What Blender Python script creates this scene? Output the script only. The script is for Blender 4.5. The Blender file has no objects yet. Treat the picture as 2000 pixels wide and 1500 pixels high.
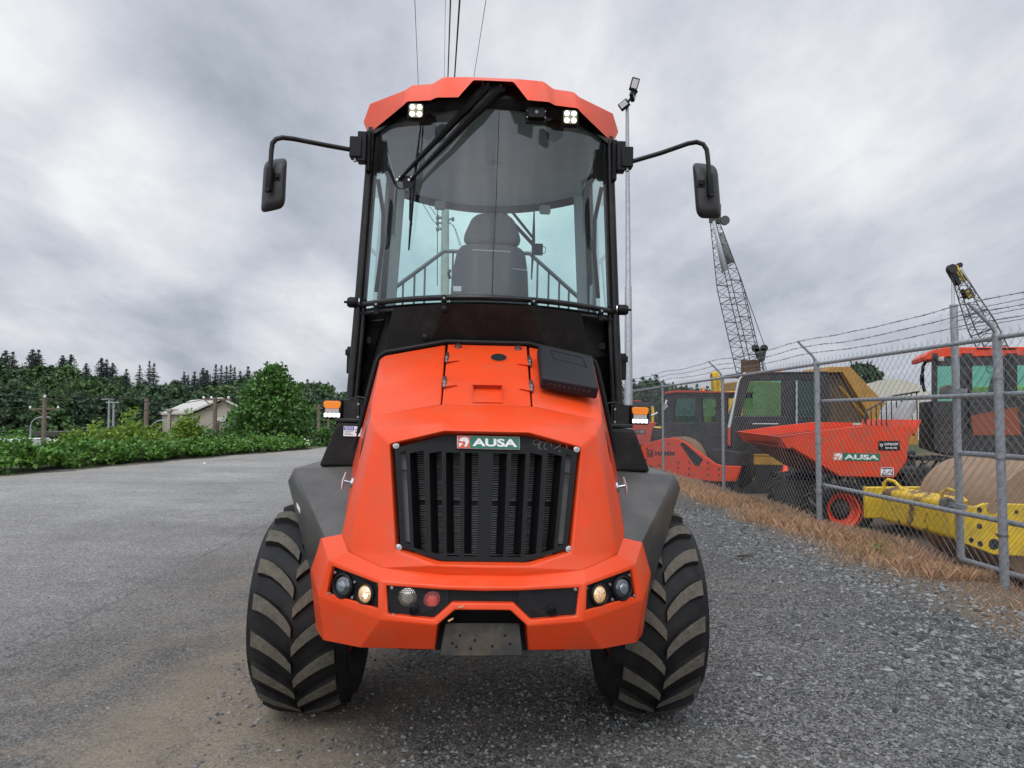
import bpy, bmesh, math, random
import numpy as np
from mathutils import Vector, Matrix

# ---------------------------------------------------------------- camera, sky, sun
SC = bpy.context.scene
R = math.radians
F, PITCH, YAW, CAMZ = 1350.0, R(2.54), R(2.5), 1.7
cam_d = bpy.data.cameras.new('camera')
cam_d.sensor_width = 36.0
cam_d.lens = F / 2000 * 36
cam_d.clip_start, cam_d.clip_end = 0.05, 6000
cam = bpy.data.objects.new('camera', cam_d)
SC.collection.objects.link(cam)
cam.location = (0, 0, CAMZ)
cam.rotation_euler = (R(90) + PITCH, 0, -YAW)
SC.camera = cam

SUN_EL, SUN_AZ = R(52), R(200)          # behind the camera, a little to the left
sun_d = bpy.data.lights.new('sun', 'SUN')
sun_d.energy = 0.9
sun_d.angle = R(24)
sun_d.color = (1.0, 0.965, 0.92)
sun = bpy.data.objects.new('sun', sun_d)
SC.collection.objects.link(sun)
SUN_DIR = Vector((math.sin(SUN_AZ) * math.cos(SUN_EL), math.cos(SUN_AZ) * math.cos(SUN_EL), math.sin(SUN_EL)))
sun.rotation_euler = SUN_DIR.to_track_quat('Z', 'Y').to_euler()

def build_world():
    w = bpy.data.worlds.new('World'); SC.world = w; w.use_nodes = True
    nt = w.node_tree; N = nt.nodes; L = nt.links
    for n in list(N): N.remove(n)
    def new(t, **k):
        n = N.new(t)
        for a, b in k.items(): setattr(n, a, b)
        return n
    def math_(op, a, b=None, clamp=False):
        n = new('ShaderNodeMath', operation=op, use_clamp=clamp)
        for i, q in enumerate((a, b)):
            if q is None: continue
            if hasattr(q, 'is_linked'): L.new(q, n.inputs[i])
            else: n.inputs[i].default_value = q
        return n.outputs[0]
    def ramp(fac, stops):
        n = new('ShaderNodeValToRGB'); L.new(fac, n.inputs[0])
        e = n.color_ramp.elements
        while len(e) < len(stops): e.new(0.5)
        for q, (p, c) in zip(e, stops): q.position = p; q.color = (*c, 1)
        return n.outputs[0]
    out = new('ShaderNodeOutputWorld'); bg = new('ShaderNodeBackground')
    L.new(bg.outputs[0], out.inputs[0])
    bg.inputs[1].default_value = 0.1
    sky = new('ShaderNodeTexSky', sky_type='NISHITA', sun_disc=False)
    sky.sun_elevation = SUN_EL; sky.sun_rotation = SUN_AZ
    sky.air_density = 1.5; sky.dust_density = 3.0
    tc = new('ShaderNodeTexCoord')
    sep = new('ShaderNodeSeparateXYZ'); L.new(tc.outputs['Generated'], sep.inputs[0])
    x, y, z = sep.outputs
    zz = math_('ADD', math_('MAXIMUM', z, 0.0), 0.30)
    px, py = math_('DIVIDE', x, zz), math_('DIVIDE', y, zz)
    comb = new('ShaderNodeCombineXYZ'); L.new(px, comb.inputs[0]); L.new(py, comb.inputs[1])
    def noise(scale, detail, rough, off, dist=0.0, stretch=(1, 1, 1)):
        mp = new('ShaderNodeMapping'); mp.inputs['Location'].default_value = off; mp.inputs['Scale'].default_value = stretch
        mp.inputs['Rotation'].default_value = (0, 0, R(-28))
        L.new(comb.outputs[0], mp.inputs[0])
        n = new('ShaderNodeTexNoise'); L.new(mp.outputs[0], n.inputs['Vector'])
        n.inputs['Scale'].default_value = scale; n.inputs['Detail'].default_value = detail
        n.inputs['Roughness'].default_value = rough; n.inputs['Distortion'].default_value = dist
        return n.outputs[0]
    n1 = noise(0.62, 3, 0.45, (SKY_OFF[0], SKY_OFF[1], 0), 0.35, (1, 0.75, 1))
    n2 = noise(2.0, 7, 0.58, (3.1, 7.7, 2.0), 0.25, (1, 0.6, 1))
    n3 = noise(6.0, 6, 0.62, (9.0, 1.0, 5.0), 0.1, (1, 0.6, 1))
    v = math_('ADD', math_('ADD', math_('MULTIPLY', n1, 0.50), math_('MULTIPLY', n2, 0.50)), math_('MULTIPLY', n3, 0.22))
    v = math_('ADD', v, -0.042)
    # broad thin and thick places of the cloud deck, by direction
    nrm = new('ShaderNodeVectorMath', operation='NORMALIZE'); L.new(tc.outputs['Generated'], nrm.inputs[0])
    def lobe(pxl, pyl, width, amount, src):
        d = W(pxl, pyl, 1.0) - Vector((0, 0, CAMZ)); d.normalize()
        dt = new('ShaderNodeVectorMath', operation='DOT_PRODUCT'); L.new(nrm.outputs[0], dt.inputs[0]); dt.inputs[1].default_value = d
        mr = new('ShaderNodeMapRange', interpolation_type='SMOOTHERSTEP'); L.new(dt.outputs['Value'], mr.inputs[0])
        mr.inputs[1].default_value = math.cos(R(width)); mr.inputs[2].default_value = 1.0
        mr.inputs[3].default_value = 0.0; mr.inputs[4].default_value = amount
        return math_('ADD', src, mr.outputs[0])
    for a in SKY_LOBES: v = lobe(*a, v)
    col = ramp(v, [(0.34, (0.31, 0.35, 0.41)), (0.44, (0.42, 0.46, 0.53)), (0.53, (0.55, 0.585, 0.665)),
                   (0.62, (0.69, 0.71, 0.77)), (0.76, (0.93, 0.935, 0.96))])
    # brighter overhead and brightest around the veiled sun (behind the camera)
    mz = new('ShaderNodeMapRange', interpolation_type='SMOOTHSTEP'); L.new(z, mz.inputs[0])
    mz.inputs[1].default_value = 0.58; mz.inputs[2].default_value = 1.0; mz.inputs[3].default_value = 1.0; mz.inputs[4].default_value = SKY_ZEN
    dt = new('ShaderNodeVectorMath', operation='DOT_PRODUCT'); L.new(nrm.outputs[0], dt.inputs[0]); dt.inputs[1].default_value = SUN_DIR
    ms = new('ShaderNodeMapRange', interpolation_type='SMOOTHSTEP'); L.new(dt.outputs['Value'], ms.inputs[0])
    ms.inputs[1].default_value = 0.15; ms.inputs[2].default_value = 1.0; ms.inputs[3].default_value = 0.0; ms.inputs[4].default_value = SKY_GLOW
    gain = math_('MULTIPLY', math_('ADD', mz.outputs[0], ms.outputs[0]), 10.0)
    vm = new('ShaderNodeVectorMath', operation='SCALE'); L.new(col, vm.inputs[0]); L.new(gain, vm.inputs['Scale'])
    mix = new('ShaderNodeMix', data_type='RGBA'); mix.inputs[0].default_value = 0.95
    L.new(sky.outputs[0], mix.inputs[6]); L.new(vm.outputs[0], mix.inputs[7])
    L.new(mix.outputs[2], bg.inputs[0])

def W(px, py, Y):
    """the point at distance Y ahead of the camera that the photograph shows at (px, py)"""
    x, v = (px - 1000) / F, (750 - py) / F
    y, z = math.cos(PITCH) - math.sin(PITCH) * v, math.sin(PITCH) + math.cos(PITCH) * v
    X, YY = x * math.cos(YAW) + y * math.sin(YAW), -x * math.sin(YAW) + y * math.cos(YAW)
    return Vector((X * Y / YY, Y, CAMZ + z * Y / YY))

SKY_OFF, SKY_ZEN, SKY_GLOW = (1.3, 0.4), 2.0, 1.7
SKY_LOBES = [(50, 180, 12, 0.15), (330, 390, 9, 0.16), (500, 60, 16, -0.08), (90, 380, 8, -0.06), (1450, 330, 24, 0.045), (590, 640, 7, 0.15), (200, 610, 10, -0.03),
             (1550, 640, 12, -0.07), (1750, 60, 16, 0.04), (330, 250, 9, -0.04), (130, 690, 8, 0.10), (1150, 60, 12, 0.03)]
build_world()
SC.view_settings.view_transform = 'Standard'
SC.view_settings.look = 'None'
SC.view_settings.exposure = 0.0
SC.view_settings.gamma = 1.0
SC.cycles.transparent_max_bounces = 32
SC.cycles.max_bounces = 8
SC.cycles.use_denoising = True

# ---------------------------------------------------------------- materials
def mat(name, color, rough=0.5, metal=0.0, spec=0.5, var=0.0, vscale=8.0, bump=0.0, bscale=60.0, coat=0.0,
        dirt=None, dirt_amt=0.0, dscale=3.0, island=0.0, emit=None, estr=0.0, transl=0.0, lo=0.45, hi=0.7):
    m = bpy.data.materials.new(name); m.use_nodes = True
    nt = m.node_tree; N = nt.nodes; L = nt.links
    b = N['Principled BSDF']
    b.inputs['Base Color'].default_value = (*color, 1)
    b.inputs['Roughness'].default_value = rough
    b.inputs['Metallic'].default_value = metal
    b.inputs['Specular IOR Level'].default_value = spec
    b.inputs['Coat Weight'].default_value = coat
    b.inputs['Coat Roughness'].default_value = 0.15
    if emit: b.inputs['Emission Color'].default_value = (*emit, 1); b.inputs['Emission Strength'].default_value = estr
    tc = N.new('ShaderNodeTexCoord')
    src = None
    def noise(scale, detail=5, rough=0.6):
        n = N.new('ShaderNodeTexNoise'); L.new(tc.outputs['Object'], n.inputs['Vector'])
        n.inputs['Scale'].default_value = scale; n.inputs['Detail'].default_value = detail; n.inputs['Roughness'].default_value = rough
        return n.outputs[0]
    if var > 0 or island > 0:
        hsv = N.new('ShaderNodeHueSaturation'); hsv.inputs['Color'].default_value = (*color, 1)
        if island > 0:
            g = N.new('ShaderNodeNewGeometry'); s = g.outputs['Random Per Island']; amt = island
        else: s = noise(vscale); amt = var
        mr = N.new('ShaderNodeMapRange'); L.new(s, mr.inputs[0])
        if island == 0: mr.inputs[1].default_value = 0.3; mr.inputs[2].default_value = 0.7
        mr.inputs[3].default_value = 1 - amt; mr.inputs[4].default_value = 1 + amt
        L.new(mr.outputs[0], hsv.inputs['Value']); src = hsv.outputs[0]
        if island > 0:
            mr2 = N.new('ShaderNodeMapRange')
            mu = N.new('ShaderNodeMath'); mu.operation = 'MULTIPLY'; L.new(s, mu.inputs[0]); mu.inputs[1].default_value = 7.31
            fr = N.new('ShaderNodeMath'); fr.operation = 'FRACT'; L.new(mu.outputs[0], fr.inputs[0])
            L.new(fr.outputs[0], mr2.inputs[0]); mr2.inputs[3].default_value = 0.485; mr2.inputs[4].default_value = 0.515
            L.new(mr2.outputs[0], hsv.inputs['Hue'])
    if dirt:
        mr = N.new('ShaderNodeMapRange'); L.new(noise(dscale, 8, 0.65), mr.inputs[0])
        mr.inputs[1].default_value = lo; mr.inputs[2].default_value = hi; mr.inputs[4].default_value = dirt_amt
        mx = N.new('ShaderNodeMix'); mx.data_type = 'RGBA'
        L.new(mr.outputs[0], mx.inputs[0])
        if src: L.new(src, mx.inputs[6])
        else: mx.inputs[6].default_value = (*color, 1)
        mx.inputs[7].default_value = (*dirt, 1); src = mx.outputs[2]
    if src: L.new(src, b.inputs['Base Color'])
    if bump > 0:
        bp = N.new('ShaderNodeBump'); bp.inputs['Strength'].default_value = bump; bp.inputs['Distance'].default_value = 0.01
        L.new(noise(bscale, 4), bp.inputs['Height']); L.new(bp.outputs[0], b.inputs['Normal'])
    if transl > 0:
        t = N.new('ShaderNodeBsdfTranslucent'); mx = N.new('ShaderNodeMixShader'); mx.inputs[0].default_value = transl
        if src: L.new(src, t.inputs[0])
        else: t.inputs[0].default_value = (*color, 1)
        L.new(b.outputs[0], mx.inputs[1]); L.new(t.outputs[0], mx.inputs[2])
        L.new(mx.outputs[0], N['Material Output'].inputs[0])
    return m

def glass_mat(name, tint, ior=1.5, rough=0.0, streak=0.0):
    m = bpy.data.materials.new(name); m.use_nodes = True
    N = m.node_tree.nodes; L = m.node_tree.links
    N.remove(N['Principled BSDF'])
    t = N.new('ShaderNodeBsdfTransparent'); t.inputs[0].default_value = (*tint, 1)
    g = N.new('ShaderNodeBsdfGlossy'); g.inputs['Roughness'].default_value = rough; g.inputs[0].default_value = (0.95, 0.97, 1, 1)
    fr = N.new('ShaderNodeFresnel'); fr.inputs[0].default_value = ior
    mx = N.new('ShaderNodeMixShader'); L.new(fr.outputs[0], mx.inputs[0]); L.new(t.outputs[0], mx.inputs[1]); L.new(g.outputs[0], mx.inputs[2])
    last = mx.outputs[0]
    if streak > 0:      # a thin film of dust with run marks
        tc = N.new('ShaderNodeTexCoord'); mp = N.new('ShaderNodeMapping'); mp.inputs['Scale'].default_value = (22, 22, 0.8)
        L.new(tc.outputs['Object'], mp.inputs[0]); n = N.new('ShaderNodeTexNoise'); L.new(mp.outputs[0], n.inputs[0]); n.inputs['Detail'].default_value = 5
        mr = N.new('ShaderNodeMapRange'); L.new(n.outputs[0], mr.inputs[0]); mr.inputs[1].default_value = 0.35; mr.inputs[2].default_value = 0.75
        mr.inputs[3].default_value = streak * 0.35; mr.inputs[4].default_value = streak
        d = N.new('ShaderNodeBsdfDiffuse'); d.inputs[0].default_value = (0.55, 0.57, 0.58, 1)
        m2 = N.new('ShaderNodeMixShader'); L.new(mr.outputs[0], m2.inputs[0]); L.new(last, m2.inputs[1]); L.new(d.outputs[0], m2.inputs[2]); last = m2.outputs[0]
    L.new(last, N['Material Output'].inputs[0])
    return m

ORANGE = (0.74, 0.062, 0.011)
MT = {}
MT['orange'] = mat('orange_paint', ORANGE, 0.36, spec=0.30, coat=0.04, var=0.06, vscale=4, bump=0.05, bscale=160, dirt=(0.40, 0.12, 0.06), dirt_amt=0.30, dscale=5.5)
MT['orange2'] = mat('orange_paint_used', (0.70, 0.050, 0.010), 0.45, spec=0.25, var=0.10, vscale=3, dirt=(0.20, 0.10, 0.06), dirt_amt=0.7, dscale=6)
MT['black'] = mat('black_plastic', (0.0065, 0.0068, 0.0075), 0.5, spec=0.22, var=0.15, vscale=30, bump=0.06, bscale=500)
MT['black_paint'] = mat('black_paint', (0.0085, 0.0082, 0.0082), 0.33, spec=0.3, var=0.1, dirt=(0.06, 0.055, 0.05), dirt_amt=0.35, dscale=7)
MT['black_panel'] = mat('black_satin_panel', (0.0115, 0.0108, 0.0104), 0.6, spec=0.15, bump=0.05, bscale=400, dirt=(0.07, 0.065, 0.06), dirt_amt=0.25, dscale=5)
MT['rubber'] = mat('tyre_rubber', (0.0075, 0.0075, 0.008), 0.6, spec=0.25, var=0.25, vscale=14, bump=0.05, bscale=200, dirt=(0.03, 0.028, 0.024), dirt_amt=0.6, dscale=6)
MT['lug'] = mat('dusty_lug_top', (0.098, 0.086, 0.064), 0.9, var=0.25, vscale=60, bump=0.25, bscale=260, dirt=(0.045, 0.042, 0.036), dirt_amt=0.75, dscale=22)
MT['fender'] = mat('dark_grey_fender_paint', (0.052, 0.050, 0.047), 0.42, var=0.10, vscale=9, bump=0.05, bscale=350, dirt=(0.13, 0.118, 0.10), dirt_amt=0.45, dscale=3.5)
MT['chrome'] = mat('chrome', (0.52, 0.52, 0.53), 0.2, 1.0)
MT['steel'] = mat('zinc_bolt', (0.30, 0.30, 0.30), 0.38, 1.0)
MT['plate'] = mat('steel_tow_plate', (0.034, 0.033, 0.030), 0.55, 0.0, spec=0.3, var=0.2, bump=0.1, bscale=120, dirt=(0.13, 0.09, 0.05), dirt_amt=0.55, dscale=8)
MT['interior'] = mat('cab_lining', (0.55, 0.585, 0.61), 0.8, var=0.06)
MT['seat'] = mat('seat_fabric', (0.082, 0.093, 0.098), 0.85, bump=0.2, bscale=400)
MT['white'] = mat('white_vinyl', (0.78, 0.78, 0.78), 0.4)
MT['offwhite'] = mat('white_marks', (0.30, 0.30, 0.29), 0.6)
MT['green'] = mat('badge_green', (0.008, 0.14, 0.075), 0.3)
MT['badge_orange'] = mat('badge_orange', (0.62, 0.08, 0.03), 0.3)
MT['blue'] = mat('notice_blue', (0.01, 0.05, 0.32), 0.4)
MT['led'] = mat('lit_led', (0.9, 0.9, 0.85), 0.3, emit=(1.0, 1.0, 0.86), estr=2.6)
MT['led_cool'] = mat('lit_cool_led', (0.9, 0.9, 0.95), 0.3, emit=(0.92, 0.95, 1.0), estr=1.7)
MT['led_base'] = mat('led_reflector', (0.20, 0.20, 0.12), 0.35, 0.2, emit=(0.8, 0.8, 0.45), estr=0.06)
MT['amber'] = mat('amber_lens', (0.80, 0.22, 0.01), 0.2, emit=(1.0, 0.30, 0.0), estr=0.12)
MT['lens_grey'] = mat('clear_grey_lens', (0.45, 0.42, 0.40), 0.2)
MT['lens_dark'] = mat('dark_lamp_lens', (0.03, 0.035, 0.04), 0.05, spec=0.9, coat=1.0)
MT['lit_reflector'] = mat('lit_reflector', (0.6, 0.5, 0.36), 0.15, 0.6, coat=1.0, emit=(1.0, 0.50, 0.16), estr=0.40)
MT['lens_clear'] = mat('lamp_reflector', (0.55, 0.52, 0.46), 0.12, 0.85, coat=1.0)
MT['bulb'] = mat('lit_bulb', (1, 0.8, 0.5), 0.3, emit=(1.0, 0.72, 0.34), estr=5.0)
MT['red_lens'] = mat('red_lens', (0.42, 0.07, 0.06), 0.3, emit=(0.9, 0.12, 0.09), estr=0.12)
MT['glass'] = glass_mat('windscreen_glass', (0.94, 1.0, 0.985), 1.62, 0.0, 0.035)
MT['glass_side'] = glass_mat('tinted_side_glass', (0.74, 0.90, 0.88), 1.5)
MT['glass_rear'] = glass_mat('green_tinted_glass', (0.73, 1.0, 0.945), 1.2)
MT['mirror'] = mat('mirror_glass', (0.8, 0.82, 0.84), 0.03, 1.0)
MT['galv'] = mat('galvanised_steel', (0.30, 0.315, 0.33), 0.5, 0.45, var=0.25, vscale=25, bump=0.05, bscale=200)
MT['wire'] = mat('galvanised_wire', (0.20, 0.205, 0.21), 0.55, 0.4, var=0.2, vscale=3)
MT['cable'] = mat('black_cable', (0.012, 0.012, 0.013), 0.6)
MT['wood_pole'] = mat('weathered_pole_wood', (0.15, 0.115, 0.085), 0.85, var=0.3, vscale=4, bump=0.4, bscale=30)
MT['bark'] = mat('bark', (0.07, 0.055, 0.042), 0.9, var=0.3, vscale=5, bump=0.4, bscale=20)

# ---------------------------------------------------------------- mesh building
OFF = Vector((0, 0, 0))
class MB:
    def __init__(s): s.v, s.f, s.m, s.sm = [], [], [], []
    def add(s, vs, fs, mi=0, smooth=False):
        o = len(s.v); s.v += [tuple(v) for v in vs]
        for f in fs: s.f.append([i + o for i in f]); s.m.append(mi); s.sm.append(smooth)
        return s
    def poly(s, *ps, mi=0): return s.add(ps, [list(range(len(ps)))], mi)
    def hexa(s, p, mi=0):       # 4 bottom + 4 top corners
        return s.add(p, [(3, 2, 1, 0), (4, 5, 6, 7), (0, 1, 5, 4), (1, 2, 6, 5), (2, 3, 7, 6), (3, 0, 4, 7)], mi)
    def box(s, c, size, rot=None, mi=0):
        c = Vector(c); hx, hy, hz = (q / 2 for q in size)
        p = [Vector((x, y, z)) for z in (-hz, hz) for x, y in ((-hx, -hy), (hx, -hy), (hx, hy), (-hx, hy))]
        if rot is not None: p = [rot @ q for q in p]
        return s.hexa([c + q for q in p], mi)
    def prism(s, poly, vec, mi=0):
        n = len(poly); vec = Vector(vec); a = [Vector(q) for q in poly]
        return s.add(a + [q + vec for q in a], [list(range(n))[::-1], list(range(n, 2 * n))] + [(i, (i + 1) % n, n + (i + 1) % n, n + i) for i in range(n)], mi)
    def loft(s, a, b, mi=0, cap=True):
        n = len(a)
        fs = [(i, (i + 1) % n, n + (i + 1) % n, n + i) for i in range(n)]
        if cap: fs += [list(range(n))[::-1], list(range(n, 2 * n))]
        return s.add(list(a) + list(b), fs, mi)
    def ring(s, a, b, mi=0, closed=True):       # quads between two outlines of equal count
        n = len(a); k = n if closed else n - 1
        return s.add(list(a) + list(b), [(i, (i + 1) % n, n + (i + 1) % n, n + i) for i in range(k)], mi)
    def tube(s, path, r, n=8, mi=0, cap=True):
        P = [Vector(p) for p in path]; k = len(P)
        rr = r if isinstance(r, (list, tuple)) else [r] * k
        T = []
        for i in range(k):
            d = P[min(i + 1, k - 1)] - P[max(i - 1, 0)]
            T.append(d.normalized() if d.length > 1e-9 else Vector((0, 0, 1)))
        up = Vector((0, 0, 1)) if abs(T[0].z) < 0.9 else Vector((1, 0, 0))
        a = T[0].cross(up).normalized(); vs = []
        for i in range(k):
            a = (a - T[i] * a.dot(T[i])).normalized(); b = T[i].cross(a)
            vs += [P[i] + (a * math.cos(2 * math.pi * j / n) + b * math.sin(2 * math.pi * j / n)) * rr[i] for j in range(n)]
        fs = [(i * n + j, i * n + (j + 1) % n, (i + 1) * n + (j + 1) % n, (i + 1) * n + j) for i in range(k - 1) for j in range(n)]
        s.add(vs, fs, mi, True)
        if cap: s.add(vs[:n], [list(range(n))[::-1]], mi); s.add(vs[-n:], [list(range(n))], mi)
        return s
    def lathe(s, prof, c=(0, 0, 0), axis=(0, 0, 1), n=24, mi=0, smooth=True, close=False, caps=True):
        c = Vector(c); ax = Vector(axis).normalized()
        up = Vector((0, 0, 1)) if abs(ax.z) < 0.9 else Vector((1, 0, 0))
        a = ax.cross(up).normalized(); b = ax.cross(a); k = len(prof); vs = []
        for r, h in prof:
            vs += [c + ax * h + (a * math.cos(2 * math.pi * j / n) + b * math.sin(2 * math.pi * j / n)) * r for j in range(n)]
        fs = [(i * n + j, i * n + (j + 1) % n, (i + 1) * n + (j + 1) % n, (i + 1) * n + j) for i in range(k - 1) for j in range(n)]
        if close: fs += [((k - 1) * n + j, (k - 1) * n + (j + 1) % n, (j + 1) % n, j) for j in range(n)]
        s.add(vs, fs, mi, smooth)
        if not close and caps:
            if prof[0][0] > 1e-6: s.add(vs[:n], [list(range(n))[::-1]], mi)
            if prof[-1][0] > 1e-6: s.add(vs[-n:], [list(range(n))], mi)
        return s
    def disc(s, c, axis, r, h, n=20, mi=0): return s.lathe([(r, 0), (r, h)], c, axis, n, mi)
    def build(s, name, mats, parent=None, bevel=0.0, seg=2, off=None, weld=True, solid=0.0, angle=30, smooth_angle=40, outward=None):
        off = OFF if off is None else Vector(off)
        me = bpy.data.meshes.new(name)
        me.from_pydata([(v[0] - off[0], v[1] - off[1], v[2] - off[2]) for v in s.v], [], s.f)
        for m in (mats if isinstance(mats, (list, tuple)) else [mats]): me.materials.append(MT[m] if isinstance(m, str) else m)
        me.polygons.foreach_set('material_index', s.m)
        me.polygons.foreach_set('use_smooth', s.sm)
        bm = bmesh.new(); bm.from_mesh(me)
        if weld: bmesh.ops.remove_doubles(bm, verts=bm.verts, dist=1e-5)
        bmesh.ops.recalc_face_normals(bm, faces=bm.faces)
        if outward is not None and sum((f.normal.dot(Vector(outward)) * f.calc_area() for f in bm.faces), 0.0) < 0: bmesh.ops.reverse_faces(bm, faces=bm.faces)
        bm.to_mesh(me); bm.free()
        me.set_sharp_from_angle(angle=R(smooth_angle))
        o = bpy.data.objects.new(name, me); SC.collection.objects.link(o)
        if parent: o.parent = parent
        if solid:
            md = o.modifiers.new('solid', 'SOLIDIFY'); md.thickness = solid; md.offset = -1
        if bevel > 0:
            md = o.modifiers.new('bevel', 'BEVEL'); md.width = bevel; md.segments = seg; md.limit_method = 'ANGLE'; md.angle_limit = R(angle)
            md.use_clamp_overlap = True
        return o

def fast_mesh(name, V, Fq, mats, parent=None, mi=None, smooth=False):
    V = np.asarray(V, np.float32); Fq = np.asarray(Fq, np.int32); k = Fq.shape[1]
    me = bpy.data.meshes.new(name)
    me.vertices.add(len(V)); me.vertices.foreach_set('co', V.ravel())
    me.loops.add(Fq.size); me.loops.foreach_set('vertex_index', Fq.ravel())
    me.polygons.add(len(Fq)); me.polygons.foreach_set('loop_start', np.arange(0, Fq.size, k, dtype=np.int32))
    for m in (mats if isinstance(mats, (list, tuple)) else [mats]): me.materials.append(MT[m] if isinstance(m, str) else m)
    if mi is not None: me.polygons.foreach_set('material_index', np.asarray(mi, np.int32))
    me.polygons.foreach_set('use_smooth', np.full(len(Fq), smooth))
    me.update(calc_edges=True); me.validate()
    o = bpy.data.objects.new(name, me); SC.collection.objects.link(o)
    if parent: o.parent = parent
    return o

def tag(o, label=None, cat=None, group=None, kind=None):
    if label: o['label'] = label
    if cat: o['category'] = cat
    if group: o['group'] = group
    if kind: o['kind'] = kind
    return o
def thing(name, label, cat, loc=(0, 0, 0), rotz=0.0, group=None):
    o = bpy.data.objects.new(name, None); SC.collection.objects.link(o)
    o.empty_display_size = 0.2
    o.location = loc; o.rotation_euler = (0, 0, rotz)
    return tag(o, label, cat, group)
def dup(root, loc, rotz=0.0, label=None, group=None, scale=None):
    r = root.copy(); SC.collection.objects.link(r); r.location = loc; r.rotation_euler = (0, 0, rotz)
    if scale: r.scale = scale
    if label: r['label'] = label
    if group: r['group'] = group
    for ch in list(root.children):
        c = ch.copy(); SC.collection.objects.link(c); c.parent = r
        for g in list(ch.children):
            d = g.copy(); SC.collection.objects.link(d); d.parent = c
    return r
def empty_part(name, parent, loc=(0, 0, 0)):
    o = bpy.data.objects.new(name, None); SC.collection.objects.link(o); o.parent = parent; o.location = loc
    return o

def text_on(name, body, p0, xv, yv, mats, parent=None, thick=0.002, bold=0.0, off=None, shear=0.0):
    """raised lettering whose box spans p0, p0+xv, p0+yv"""
    off = OFF if off is None else Vector(off)
    cu = bpy.data.curves.new('lettering', 'FONT'); cu.body = body; cu.extrude = 0.01; cu.offset = bold; cu.shear = shear; cu.resolution_u = 4
    t = bpy.data.objects.new('lettering', cu); SC.collection.objects.link(t)
    dg = bpy.context.evaluated_depsgraph_get(); dg.update()
    me = bpy.data.meshes.new_from_object(t.evaluated_get(dg)); me.name = name
    bpy.data.objects.remove(t)
    co = np.array([v.co[:] for v in me.vertices]); mn, mx = co.min(0), co.max(0)
    p0, xv, yv = Vector(p0) - off, Vector(xv), Vector(yv); n = xv.cross(yv).normalized()
    for v in me.vertices:
        a, b = (v.co.x - mn[0]) / (mx[0] - mn[0]), (v.co.y - mn[1]) / (mx[1] - mn[1])
        v.co = p0 + xv * a + yv * b + n * (thick if v.co.z > 0 else -0.001)
    me.materials.clear(); me.materials.append(MT[mats] if isinstance(mats, str) else mats)
    o = bpy.data.objects.new(name, me); SC.collection.objects.link(o)
    if parent: o.parent = parent
    return o

def quad_plate(mb, p0, xv, yv, t, mi=0):
    p0, xv, yv = Vector(p0), Vector(xv), Vector(yv); n = xv.cross(yv).normalized()
    return mb.prism([p0, p0 + xv, p0 + xv + yv, p0 + yv], n * t, mi)

def lerp(a, b, t): return a + (b - a) * t
def interp(x, xs, ys): return float(np.interp(x, xs, ys))
# ---------------------------------------------------------------- ground, road, gravel, dry grass
rng = np.random.default_rng(7)
def sstep(a, b, x): t = np.clip((np.asarray(x, float) - a) / (b - a), 0, 1); return t * t * (3 - 2 * t)
def road_left(y): return -12.0 + (np.asarray(y, float) - 17.0) * 0.30
def fence_x(y): return 5.55 - 0.012 * np.asarray(y, float)
def gz(x, y):
    x = np.asarray(x, float); y = np.asarray(y, float)
    z = -0.021 * np.clip(x, -9, 6)
    e = road_left(np.clip(y, -60, 34))
    z = z - 4.6 * sstep(3.0, 20.0, e - x) * (1 - sstep(5, 9, x))
    z = z - 3.2 * sstep(33.0, 60.0, y) * (1 - sstep(1.0, 5.0, x)) * (1 - sstep(3.0, 20.0, e - x))
    z = z - 0.50 * sstep(5.55, 6.4, x) * (1 - sstep(60, 90, y))
    return z
def gzf(x, y): return float(gz(x, y))

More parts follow.
